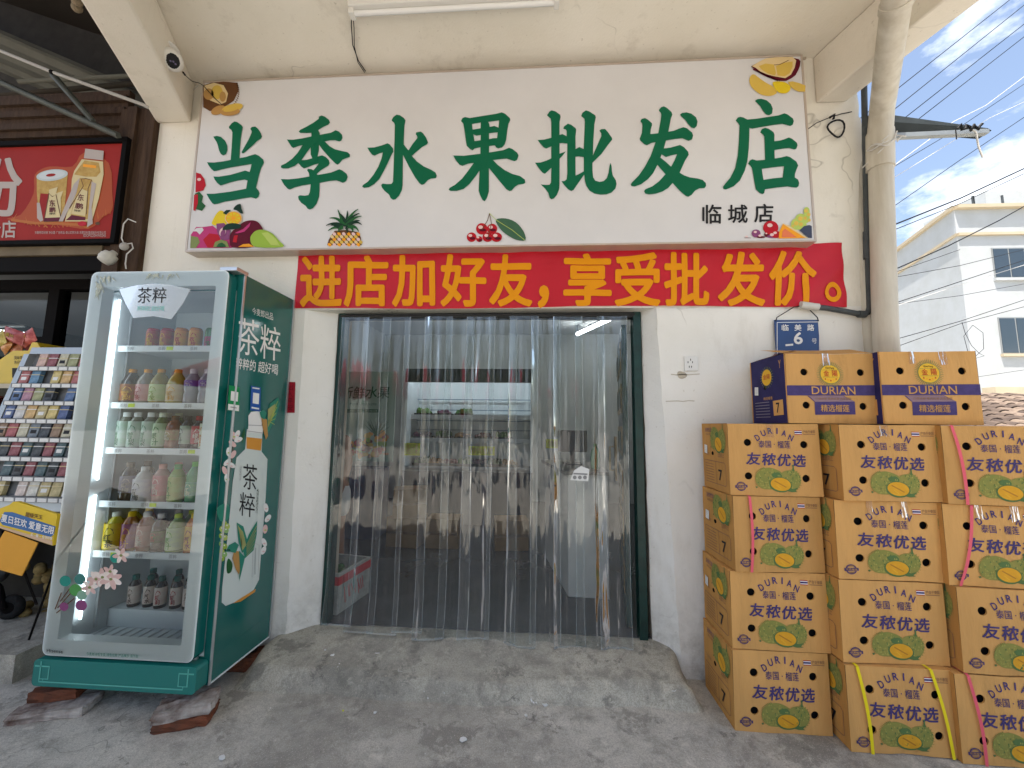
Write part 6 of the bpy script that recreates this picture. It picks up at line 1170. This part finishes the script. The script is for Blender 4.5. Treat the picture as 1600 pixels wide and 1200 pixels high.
# snack display, counter below
sdp = thing('snack_display', 'yellow moulded counter display holding snack bags', 'display', (-3.6, -.1, 1.6)); YD = mat('display_yellow', (.62, .42, .02), .35, var=.15); 
def fdp(x, y, Y=-.06): return atY(x, y, Y)
m = MB(); pr = [(-70,600),(40,600),(52,592),(64,565),(64,545),(58,535),(50,535),(44,548),(20,548),(0,562),(-70,575)]
A_ = [fdp(x, y, -.12) for x, y in pr]; B_ = [v+Vector((0, .28, 0)) for v in A_]; tri = tessellate_polygon([[Vector((v.x, v.z, 0)) for v in A_]]); n = len(A_)
m.add(A_, tri, YD); m.add(B_, tri, YD); m.add(A_+B_, [(k, (k+1) % n, n+(k+1) % n, n+k) for k in range(n)], YD); kid(m, 'tray', sdp)
m = MB(); fsd = lambda x, y, l=0: (atY(x, y, -.122).x, -.1225, atY(x, y, -.122).z)
m.text('美味零食好时光', (22, 556, 53, 562), BLK, fsd, 1); m.text('休闲食品大集合', (22, 563, 52, 569), BLK, fsd, 1)
for k, c_ in enumerate((BLK, WSG, BLK)): m.poly([(19+k*11, 575), (28+k*11, 575), (28+k*11, 590), (19+k*11, 590)], c_, fsd)
kid(m, 'lettering', sdp)
sc = [('red snack bag lying at the top of the yellow display', (.5, .03, .03), 22, 525), ('orange snack bag in the middle of the yellow display', (.7, .25, .02), 10, 538), ('dark red snack bag against the display rim', (.35, .02, .04), 34, 532), ('yellow snack bag at the edge of the display', (.65, .5, .05), 0, 530), ('bright red snack bag next to the display handle', (.6, .05, .03), 44, 528), ('orange red snack bag low in the display', (.6, .14, .02), 24, 543)]
for k, (lb, c_, x, y) in enumerate(sc):
    c_ = tuple(v*.5 for v in c_)
    p = fdp(x, y, -.02+.03*(k % 3)); m = MB(); n = 8
    bmx = [(cos(t)*.06*(1 if abs(cos(t)) > .5 else .9), sin(t)*.04) for t in [i*2*pi/12 for i in range(12)]]
    sm = mat('snack_%d' % k, c_, .3, col2=tuple(min(1, v*1.6+.12) for v in c_), scale=28); gn = 12
    for sd_ in (1, -1):
        m.add([((i/gn-.5)*.135, sd_*.024*max(0, (1-abs(2*i/gn-1)**3))*max(0, (1-abs(2*j/gn-1)**3))+.0015*sin(i*2.3+j*1.7), (j/gn-.5)*.095) for j in range(gn+1) for i in range(gn+1)], [(j*(gn+1)+i, j*(gn+1)+i+1, (j+1)*(gn+1)+i+1, (j+1)*(gn+1)+i) for j in range(gn) for i in range(gn)], sm, True)
    m.text('薯片', (-.03, -.02, .03, .012), WSG if k % 2 else YD, lambda u, v, l=0: (u, -.0262, -v), 1, .02); m.box((-.072, -.0015, -.047), (-.066, .0015, .047), MATS['snack_%d' % k]); m.box((.066, -.0015, -.047), (.072, .0015, .047), MATS['snack_%d' % k])
    o = m.build('snack_bag'); o.location = p; o.rotation_euler = (.2, rnd.uniform(-.5, .5), rnd.uniform(-.4, .4)); tag(o, lb, 'snack bag', 'snack bags in the yellow display')
gc = thing('glass_counter', 'glass fronted shop counter with red characters under the snack display', 'counter', (-3.7, .1, .15)); m = MB()
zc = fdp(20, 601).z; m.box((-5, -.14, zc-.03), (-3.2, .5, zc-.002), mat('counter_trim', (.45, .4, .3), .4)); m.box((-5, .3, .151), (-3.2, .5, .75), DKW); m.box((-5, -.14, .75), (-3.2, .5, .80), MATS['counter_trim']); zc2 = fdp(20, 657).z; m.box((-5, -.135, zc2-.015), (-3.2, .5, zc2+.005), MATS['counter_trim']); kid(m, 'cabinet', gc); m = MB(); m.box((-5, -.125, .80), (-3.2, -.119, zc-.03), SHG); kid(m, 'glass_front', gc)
m = MB(); f_ = lambda x, y, l=0: (atY(x, y, -.128).x, -.1285, atY(x, y, -.128).z); m.text('中国烟草', (-60, 618, 32, 640), mat('counter_red', (.35, .06, .04), .6), f_, 1, .02); kid(m, 'lettering', gc)
# leaning promo board and orange card
PB = mat('promo_yellow', (.66, .46, .03), .4, var=.1); PBL = mat('promo_blue', (.04, .13, .32), .4); ps = thing('promo_board', 'yellow and blue promotion board with white slogan leaning by the fridge', 'board', (-2.9, -.8, .5))
YP_ = -.72
def fq(x, y, l=0): p = atY(x/4, 700+y/4, YP_); return (p.x, YP_-.001*l, p.z)
m = MB(); pl_ = [(-60,400),(60,355),(85,335),(110,335),(360,415),(330,610),(0,500),(-60,470)]
m.poly(pl_, PB, fq, 1); bk = [Vector(fq(x, y))+Vector((0, .012, 0)) for x, y in pl_]; ft = [Vector(fq(x, y, 1)) for x, y in pl_]; n = len(pl_); m.add(ft+bk, [(k, (k+1) % n, n+(k+1) % n, n+k) for k in range(n)], PB); m.poly([(0,455),(30,400),(80,400),(350,490),(340,540),(320,555),(20,480)], PBL, fq, 2); m.poly([(0,485),(330,580),(332,608),(0,498)], mat('promo_tan', (.55, .38, .25), .6), fq, 2.5); kid(m, 'panel', ps)
m = MB(); m.tquad('夏日狂欢 爱意无限', [(18,408),(350,492),(342,542),(14,458)], WHT, fq, 4, .02); m.tquad('超级天王', [(168,398),(274,420),(270,446),(164,428)], c_brn, fq, 4, .02); m.tquad('买一赠一 全场特惠', [(200,530),(335,555),(332,575),(198,548)], WHT, fq, 4, .01); kid(m, 'lettering', ps)
m = MB(); 
for a_, b2 in (((85,600,-.7),(230,980,-.65)), ((330,780,-.35),(180,1200,-.40)), ((20,520,-.7),(-60,980,-.6))):
    A2 = atY(a_[0]/4, 700+a_[1]/4, a_[2]); B2 = atY(b2[0]/4, 700+b2[1]/4, b2[2]); m = MB(); m.tube([A2, B2], .005, BLF, 6); kid(m, 'leg', ps)
m = MB(); OC = mat('orange_card', (.62, .30, .04), .6, var=.05); pl_ = [(45,515),(250,590),(150,795),(-80,730)]; ft = [Vector(fq(x, y, 9)) for x, y in pl_]; bk = [v+Vector((0, .004, 0)) for v in ft]; m.add(ft+bk, [(0, 1, 2, 3), (4, 5, 6, 7)]+[(k, (k+1) % 4, 4+(k+1) % 4, 4+k) for k in range(4)], OC); tag(m.build('orange_card', org=tuple(ft[0])), 'plain orange card hanging below the promotion board', 'card')
# wheel of a parked moped in the gloom
p = atY(16, 950, .0); mo = thing('moped', 'black moped wheel and body in the dark behind the promotion board', 'moped', (p.x, p.y, 0)); m = MB(); R_ = .075
ZM = .151; tr = Matrix.Translation((p.x, p.y, R_+ZM)) @ Matrix.Rotation(pi/2, 4, 'X') @ Matrix.Rotation(.3, 4, 'Y'); prof = [(R_-.025+.025*cos(t), .025*sin(t)) for t in [k*pi/5-.5*pi for k in range(11)]]
m.lathe(prof, mat('tyre_rubber', (.02, .02, .02), .85, bump=.8, bscale=60), 26, M=tr); kid(m, 'tyre', mo); m = MB(); m.lathe([(0, -.02), (.03, -.02), (.048, -.015), (.048, .015), (.03, .02), (0, .02)], BLF, 18, M=tr); kid(m, 'rim', mo)
m = MB(); m.tube([(p.x, p.y-.03, R_+ZM), (p.x-.05, p.y-.03, .35), (p.x-.3, p.y, .5)], .018, BLF, 8); m.ell((p.x-.45, p.y+.02, .42), (.36, .12, .14), mat('moped_shell', (.05, .05, .055), .35), 14, 8); m.box((p.x-.75, p.y-.1, .55), (p.x-.15, p.y+.14, .62), BLF); kid(m, 'body', mo, .01)
m = MB(); m.box((-7, -.34, .002), (-2.80, 3.2, .15), STEPM); struct(m.build('floor'))
m = MB(); p = atY(65, 880, .1)
for k in range(30): m.ell((p.x+rnd.uniform(-.12, .12), p.y+rnd.uniform(-.06, .1), .06+k*.014+rnd.uniform(0, .02)), (.035, .03, .03), mat('sacking', (.28, .2, .08), .9, var=.4, scale=20), 8, 5)
tag(m.build('sack', org=(p.x, p.y, 0)), 'crumpled brown sack in the dark beside the fridge', 'sack')
FZ = .161
# ------------------------------------------------------------ inside the fruit shop
m = MB(); tl = thing('tube_lamp', 'lit white tube lamp on the shop ceiling, right side', 'lamp', (.8, 2.2, 2.9)); LT = mat('lit_tube', (.9, .95, 1), em=(.92, .97, 1), ems=12)
a, b_ = Vector((.75, 2.45, 2.88)), Vector((.60, 1.0, 2.88)); a, b_ = atZ(902, 522, 2.86), atZ(973, 489, 2.86); d_ = b_-a; b_ = a+d_.normalized()*1.25; m.tube([a, b_], .026, LT, 10); kid(m, 'tube', tl); m = MB(); m.tube([a+Vector((0, 0, .03)), b_+Vector((0, 0, .03))], .02, WF, 4); m.box((a.x-.01, a.y-.01, a.z+.03), (a.x+.01, a.y+.01, 3.0), WF); kid(m, 'holder', tl)
tl2 = thing('tube_lamp', 'added unseen tube lamp lighting the fruit shop from above the shelves', 'lamp', (-1.2, 3.0, 2.9)); m = MB(); m.tube([(-1.8, 2.6, 2.86), (-.6, 2.6, 2.86)], .014, LT, 10); kid(m, 'tube', tl2); m = MB(); m.box((-1.8, 2.585, 2.88), (-.6, 2.615, 3.0), WF); kid(m, 'holder', tl2)  # tube out of view behind the header, added to light the room
# poster wall
PG = mat('poster_green', (.36, .46, .40), .5); PG_ = mat('poster_ink', (.01, .09, .04), .6); po = thing('fruit_poster', 'pale green poster about fresh fruit inside the shop on the left', 'poster', (-1.9, 2.2, 1.5)); YI = 2.2
def fi(x, y, l=0): p = atY(500+x/4.285, 480+y/4.285, YI); return (p.x, YI-.003-.001*l, p.z)
m = MB(); a, b_ = fi(115, 430), fi(485, 1035); m.box((a[0], YI, b_[2]), (b_[0], YI+.02, a[2]), PG); kid(m, 'panel', po)
m = MB(); m.text('新鲜水果', (135, 530, 460, 612), PG_, fi, 1, .02, slant=.05); m.text('严选好果 新鲜直达 每日到店', (200, 640, 380, 658), PG_, fi, 1); m.poly([(172,683),(392,683),(392,705),(172,705)], PG_, fi, 1); m.text('品质保证 产地直供 价格实惠', (180, 686, 386, 702), PG, fi, 2); kid(m, 'lettering', po)
m = MB(); rr = random.Random(8)
for k in range(95):
    t = rr.random(); x = 150+t*300; y = 1000-rr.random()*min(1, (.3+t))*170; m.disc(x, y, rr.uniform(10, 24), rr.uniform(9, 22), (c_org, c_red, c_yel, c_lg, mat('peach_print', (.6, .3, .2), .5), c_mar)[k % 6], fi, 1+k*.03, 10)
for k in range(18): m.line([(380, 860), (300+k*10, 770+rr.uniform(-20, 30))], 8, c_grn, fi, 4+k*.05, True)
kid(m, 'fruit_picture', po)
# open chiller with produce
ch = thing('produce_chiller', 'open white chiller with lit shelves of fruit and vegetables at the back', 'chiller', (-.8, 2.9, .23)); CHW = mat('chiller_white', (.62, .66, .68), .4); YC = 2.6
a, b_ = atY(634, 602, YC), atY(832, 735, YC); cx0, cx1, cz1, cz0 = a.x, b_.x, a.z, b_.z
m = MB(); m.box((cx0, YC+.5, FZ), (cx1, YC+.56, cz1+.22), CHW); m.box((cx0, YC, FZ), (cx0+.03, YC+.5, cz1+.22), CHW); m.box((cx1-.03, YC, FZ), (cx1, YC+.5, cz1+.22), CHW); m.box((cx0, YC-.02, FZ), (cx1, YC+.5, cz0-.03), mat('chiller_dark_base', (.04, .045, .055), .4)); m.box((cx0, YC-.03, cz1+.04), (cx1, YC+.02, cz1+.22), mat('chiller_black_canopy', (.025, .03, .03), .3)); kid(m, 'cabinet', ch)
m = MB(); L8 = mat('chiller_light', (.9, .95, 1), em=(.8, .92, 1), ems=6); m.box((cx0+.05, YC+.1, cz1+.17), (cx1-.05, YC+.14, cz1+.19), L8); kid(m, 'light_strip', ch)
for zz in (.40, .52, .66, .80): m = MB(); zq = cz0+(cz1-cz0)*(zz+.05); m.box((cx0+.03, YC+.44, zq), (cx1-.03, YC+.46, zq+.012), mat('rail_blue_grey', (.18, .24, .30), .4)); kid(m, 'price_rail', ch)
zsh = [cz0, cz0+(cz1-cz0)*.33, cz0+(cz1-cz0)*.62]
for z in zsh: m = MB(); m.box((cx0+.03, YC+(.0 if z == cz0 else .18), z-.02), (cx1-.03, YC+.49, z), CHW); m.box((cx0+.03, YC+(.0 if z == cz0 else .17), z-.03), (cx1-.03, YC+(.006 if z == cz0 else .178), z+.03), mat('shelf_edge', (.4, .42, .44), .4)); kid(m, 'shelf', ch)
PCOL = [(.05, .16, .03), (.25, .02, .03), (.12, .02, .07), (.45, .2, .03), (.10, .22, .04)]
rr = random.Random(4); nb = 0
names = ['green leafy', 'red fruit', 'dark purple grape', 'orange fruit', 'light green vegetable']
for si, z in enumerate(zsh):
    for k in range(7 if si == 0 else 5):
        if si == 2 and k > 2: continue
        x = cx0+.18+k*((cx1-cx0-.3)/(7 if si == 0 else 5)); m = MB(); ci = (k*3+si*2) % 5; tt = thing('produce_crate', '%s crate, %s from the left on the %s chiller shelf' % (names[ci], ORD[k], ('lowest', 'middle', 'upper')[si]), 'crate', (x, YC+.3, z), group='produce crates in the chiller')
        m = MB(); m.box((-.11, -.12, 0), (.11, .12, .012), BLF); m.box((-.11, -.12, .0), (-.105, .12, .05), BLF); m.box((.105, -.12, .0), (.11, .12, .05), BLF); m.box((-.105, -.12, .0), (.105, -.115, .05), BLF); m.build('crate', tt); m = MB(); mt = mat('produce_%d' % ci, PCOL[ci], .5, var=.5, scale=30)
        for q in range(26): s_ = rr.uniform(.02, .04); m.ell((rr.uniform(-.085, .085), rr.uniform(-.09, .09), .03+rr.random()*.05), (s_, s_, s_*(1.6 if ci in (0, 4) else 1)), mt, 7, 5)
        m.build('produce', tt)
YS_ = mat('price_sign_yellow', (.72, .72, .02), .5)
for (x0, y0, x1, y1), Y, lb in (((732, 697, 773, 712), 2.5, 'yellow price sign in the middle of the chiller'), ((632, 692, 656, 712), 2.5, 'yellow price sign at the left end of the chiller'), ((853, 686, 896, 701), 2.2, 'yellow sign hanging above the counter')):
    a, b_ = atY(x0, y0, Y), atY(x1, y1, Y); m = MB(); m.box((a.x, Y-.004, b_.z), (b_.x, Y, a.z), YS_); m.text('特价水果', (a.x+.03, -a.z+.015, b_.x-.03, -b_.z-.015), c_org, lambda u, v, l=0: (u, Y-.0055, -v), 1, .01); tag(m.build('price_sign', org=(a.x, Y, b_.z)), lb, 'price sign', 'yellow signs in the shop')
# counter with things on it
co = thing('checkout_counter', 'pale grey checkout counter standing inside behind the curtain', 'counter', (.45, .9, .23)); CO = mat('counter_white', (.52, .52, .50), .4, var=.1)
m = MB(); cA = [(.225, .60), (.55, .56), (.55, 1.35), (.05, 1.35)]; 
m.hexa([(.25, .62, FZ), (.548, .60, FZ), (.548, 1.5, FZ), (.10, 1.5, FZ), (.25, .62, 1.05), (.548, .60, 1.05), (.548, 1.5, 1.05), (.10, 1.5, 1.05)], CO); kid(m, 'cabinet', co, .004)
m = MB(); m.hexa([(.22, .58, 1.052), (.55, .57, 1.052), (.55, 1.55, 1.052), (.06, 1.55, 1.052), (.22, .58, 1.08), (.55, .57, 1.08), (.55, 1.55, 1.08), (.06, 1.55, 1.08)], mat('counter_top_dark', (.12, .11, .10), .3)); kid(m, 'worktop', co)
ms = thing('till_screen', 'dark till screen on the counter', 'screen', (.3, 1.1, 1.08)); m = MB(); m.box((.2, 1.08, 1.19), (.46, 1.11, 1.38), BLK); kid(m, 'screen', ms, .005); m = MB(); m.box((.31, 1.1, 1.082), (.35, 1.13, 1.2), BLK); m.box((.25, 1.04, 1.081), (.41, 1.18, 1.095), BLK); kid(m, 'stand', ms)
m = MB(); m.lathe([(0, 0), (.035, 0), (.04, .01), (.04, .12), (.03, .15), (.015, .17), (.015, .2), (0, .2)], mat('jar_green', (.05, .2, .08), .3), 14); o = m.build('green_jar'); o.location = (.48, .75, 1.081); tag(o, 'small green jar near the front of the counter', 'jar')
# blue stand below the poster
m = MB(); NVY = mat('navy_cloth', (.012, .028, .075), .8, var=.3); a, b_ = fi(60, 1050), fi(470, 1060); m.box((a[0], YI-.35, FZ), (b_[0], YI-.01, a[2]-.01), NVY); bs = m.build('display_table', org=(a[0], YI-.2, FZ)); tag(bs, 'navy draped display table under the fruit poster', 'table')
for k, (x, z0_, lb) in enumerate(((-1.35, FZ, 'brown carton on the floor beside the navy table'), (-.95, FZ, 'brown carton in front of the chiller, left one'), (-.25, FZ, 'brown carton in front of the chiller, near the counter'), (-1.33, FZ+.2915, 'brown carton stacked on top of the carton by the navy table'))):
    m = MB(); m.box((-.17, -.13, 0), (.17, .13, .29), mat('dull_carton', (.22, .14, .07), .8, var=.2)); m.box((-.17, -.131, .13), (.17, -.1305, .16), TAPE)
    o = m.build('carton', bevel=.004); o.location = (x, 1.75, z0_); o.rotation_euler = (0, 0, .15*(k-1)); tag(o, lb, 'carton', 'cartons inside the fruit shop')
# foam box
FM = mat('foam_white', (.42, .42, .39), .7, var=.35, scale=14, bump=.2); TR = mat('red_tape', (.45, .02, .03), .35)
fo = thing('foam_box', 'dirty white foam box with red tape behind the curtain', 'box', (-1.405, .405, FZ), (0, 0, -.17))
def foam(m, w_, d_, h_, t_, mt, z0_=0):
    for a, b_ in (((-w_, -d_, z0_), (w_, -d_+t_, h_)), ((-w_, d_-t_, z0_), (w_, d_, h_)), ((-w_, -d_+t_, z0_), (-w_+t_, d_-t_, h_)), ((w_-t_, -d_+t_, z0_), (w_, d_-t_, h_))): m.box(a, b_, mt)
m = MB(); foam(m, .14, .18, .26, .02, FM); m.box((-.118, -.158, 0), (.118, .158, .02), FM); m.build('tub', fo, .002); m = MB(); foam(m, .142, .182, .240, .001, TR, .185); m.build('red_tape', fo)
m = MB()
for k in range(14): m.ell((rr.uniform(-.09, .09), rr.uniform(-.13, .13), .17+rr.random()*.03), (.03, .03, .03), MATS['produce_0'], 8, 5)
m.build('produce', fo); m = MB()
for k in range(5): m.line([(-.08+k*.035, -.15), (-.06+k*.035+.02*(k % 2), -.07)], .008, TR, lambda u, v, l=0: (.1412, u, -v), 1); m.line([(-.12+k*.05, -.16), (-.10+k*.05, -.05-.02*(k%3))], .008, TR, lambda u, v, l=0: (.1412, u, -v), 1)
m.build('ink_marks', fo)
# ------------------------------------------------------------ the person just inside the doorway
SK = mat('skin', (.30, .16, .10), .55); HR = mat('black_hair', (.012, .010, .009), .6); VT = mat('black_vest', (.012, .012, .014), .8); SHT = mat('white_shorts', (.55, .55, .53), .8)
def skinned(name, verts, edges, radii, mt, par, sub=2, root=0):
    me = bpy.data.meshes.new(name); me.from_pydata(verts, edges, []); o = bpy.data.objects.new(name, me); COL.objects.link(o)
    sk = o.modifiers.new('skin', 'SKIN'); sk.use_smooth_shade = True; o.modifiers.new('sub', 'SUBSURF').levels = sub; o.modifiers['sub'].render_levels = sub
    for i, r in enumerate(radii):
        v = me.skin_vertices[0].data[i]; v.radius = r if isinstance(r, tuple) else (r, r); v.use_root = (i == root)
    me.materials.append(mt); o.parent = par; return o
pe = thing('person', 'person in black vest and white shorts standing inside by the doorway', 'person', (-1.75, .95, FZ), (0, 0, radians(-25)))
# facing -Y, height about 1.45, stooping a little
V = [(0,0,.70),(0,.01,.82),(0,-.005,.98),(0,-.03,1.12),(0,-.045,1.19),(0,-.07,1.25),(0,-.085,1.335),
 (.08,0,.66),(.09,-.01,.38),(.095,.02,.07),(.098,-.09,.03),(-.08,0,.66),(-.09,-.01,.38),(-.095,.02,.07),(-.098,-.09,.03),
 (.135,-.03,1.12),(.175,-.01,.92),(.18,-.07,.73),(.18,-.10,.66),(-.135,-.03,1.12),(-.175,-.01,.92),(-.18,-.07,.73),(-.18,-.10,.66)]
E_ = [(0,1),(1,2),(2,3),(3,4),(4,5),(5,6),(0,7),(7,8),(8,9),(9,10),(0,11),(11,12),(12,13),(13,14),(3,15),(15,16),(16,17),(17,18),(3,19),(19,20),(20,21),(21,22)]
Rr = [(.12,.09),(.105,.08),(.115,.085),(.115,.08),(.045,.045),(.042,.045),(.068,.08),(.072,.075),(.048,.05),(.032,.034),(.03,.02),(.072,.075),(.048,.05),(.032,.034),(.03,.02),(.045,.045),(.034,.034),(.025,.024),(.03,.016),(.045,.045),(.034,.034),(.025,.024),(.03,.016)]
skinned('body', V, E_, Rr, SK, pe)
for s_ in (1, -1):
    fv = []; fe = []; frr = []
    for f_ in range(4):
        b0 = len(fv); x = s_*(.18+(f_-1.5)*.013*0)-0; y = -.098+(f_-1.5)*.017; fv += [(s_*.18, y, .655), (s_*.181, y-.004, .625-.004*(f_ in (1, 2))), (s_*.176, y-.008, .60-.006*(f_ in (1, 2)))]; fe += [(b0, b0+1), (b0+1, b0+2)]; frr += [.0085, .008, .007]
    for f_ in range(4):
        skinned('finger', fv[f_*3:f_*3+3], [(0, 1), (1, 2)], frr[f_*3:f_*3+3], SK, pe, 1)
    skinned('thumb', [(s_*.178, -.125, .685), (s_*.172, -.145, .66), (s_*.168, -.15, .64)], [(0, 1), (1, 2)], [.010, .009, .008], SK, pe, 1)
skinned('vest', [(0,.01,.80),(0,-.003,.98),(0,-.02,1.10),(.07,-.03,1.165),(-.07,-.03,1.165)], [(0,1),(1,2),(2,3),(2,4)], [(.118,.092),(.128,.096),(.132,.092),(.045,.05),(.045,.05)], VT, pe)
skinned('shorts', [(0,0,.79),(0,0,.69),(.09,-.003,.60),(.095,-.01,.44),(-.09,-.003,.60),(-.095,-.01,.44)], [(0,1),(1,2),(2,3),(1,4),(4,5)], [(.122,.096),(.125,.1),(.088,.09),(.085,.088),(.088,.09),(.085,.088)], SHT, pe, root=1)
m = MB(); hc = Vector((0, -.088, 1.352)); m.ell((0, -.072, 1.375), (.084, .094, .090), HR, 18, 12); m.ell((0, -.035, 1.33), (.078, .062, .085), HR, 16, 10); m.build('hair', pe)
m = MB()
for s_ in (1, -1): m.ell((s_*.029, -.162, 1.345), (.012, .006, .006), WHT, 10, 6); m.ell((s_*.029, -.167, 1.345), (.006, .003, .006), BLK, 8, 6)
m.build('eyes', pe); m = MB(); m.ell((0, -.172, 1.322), (.012, .016, .018), SK, 10, 6); m.build('nose', pe); m = MB(); m.ell((0, -.158, 1.292), (.022, .006, .006), mat('lips', (.28, .09, .07), .5), 10, 6); m.build('mouth', pe); m = MB()
for s_ in (1, -1): m.ell((s_*.078, -.08, 1.33), (.010, .018, .026), SK, 8, 6)
m.build('ears', pe)
m = MB()
for s_ in (1, -1): m.ell((s_*.098, -.045, .02), (.042, .11, .018), BLK, 14, 6)
m.build('sandals', pe)

# ------------------------------------------------------------ across the street, seen as reflections
LF = mat('leaf', (.045, .09, .02), .6, var=.5, scale=3); LF2 = mat('leaf_pale', (.09, .15, .035), .6); BARK = mat('bark', (.14, .10, .07), .9, var=.4)
def tree(x, y, h_, r_, label, seed):
    R__ = random.Random(seed); t_ = thing('broadleaf_tree', label, 'tree', (x, y, 0), group='trees across the street'); m = MB(); m.tube([(0, 0, 0), (.1, .05, h_*.3), (-.05, .1, h_*.6)], [.18, .13, .07], BARK, 9)
    for k in range(6): a = k*1.1; m.tube([(.05, .05, h_*(.3+.04*k)), (cos(a)*r_*.6, sin(a)*r_*.6, h_*(.55+.05*k))], [.06, .02], BARK, 6)
    m.build('trunk', t_); m = MB(); cl = [(R__.gauss(0, r_*.42), R__.gauss(0, r_*.42), h_*.68+R__.gauss(0, h_*.13), R__.uniform(.4, .8)) for _ in range(26)]
    for cx_, cy_, cz_, cr_ in cl:
        for k in range(75):
            d_ = Vector((R__.gauss(0, 1), R__.gauss(0, 1), R__.gauss(0, .8))).normalized()*cr_*R__.uniform(.6, 1.05); p = Vector((cx_, cy_, cz_))+d_; a = Vector((R__.uniform(-1, 1), R__.uniform(-1, 1), R__.uniform(-.6, .6))).normalized()*.16; b2 = a.cross(d_).normalized()*.07
            m.add([p-a, p+b2, p+a, p-b2], [(0, 1, 2, 3)], LF if k % 3 else LF2)
    m.build('crown', t_)
tree(-4.5, -12.5, 5.0, 1.9, 'broad green tree across the street, facing the fridge', 1); tree(1.0, -8.5, 4.7, 1.7, 'rounded tree across the street opposite the doorway', 2); tree(5.0, -10, 4.8, 1.8, 'green tree across the street opposite the boxes', 3)
ob = thing('opposite_house', 'pale two storey house on the far side of the street', 'building', (0, -22, 0)); m = MB(); m.box((-14, -26, 0), (3, -20, 4.2), UPW); kid(m, 'wall', ob); m = MB(); m.box((-14.3, -26.3, 4.2), (3.3, -19.6, 4.5), GREY); kid(m, 'roof', ob)
for k in range(5): m = MB(); m.box((-12.6+k*3.1, -19.99, 1.2), (-11.2+k*3.1, -19.94, 3.0), GW); kid(m, 'window', ob)
tn = thing('market_parasol', 'large red market parasol standing on the street', 'parasol', (-5.2, -6.2, 0)); m = MB(); RT = mat('red_canvas', (.42, .03, .06), .7); m.lathe([(0, 3.0), (.9, 2.72), (1.7, 2.3), (1.72, 2.12)], RT, 16, (-5.2, -6.2, 0)); kid(m, 'canopy', tn); m = MB(); m.tube([(-5.2, -6.2, 0), (-5.2, -6.2, 3.0)], .03, GM, 8); kid(m, 'pole', tn)
for k in range(8): m = MB(); a = k*pi/4; m.tube([(-5.2, -6.2, 2.95), (-5.2+1.68*cos(a), -6.2+1.68*sin(a), 2.28)], .012, GM, 5); kid(m, 'rib', tn)
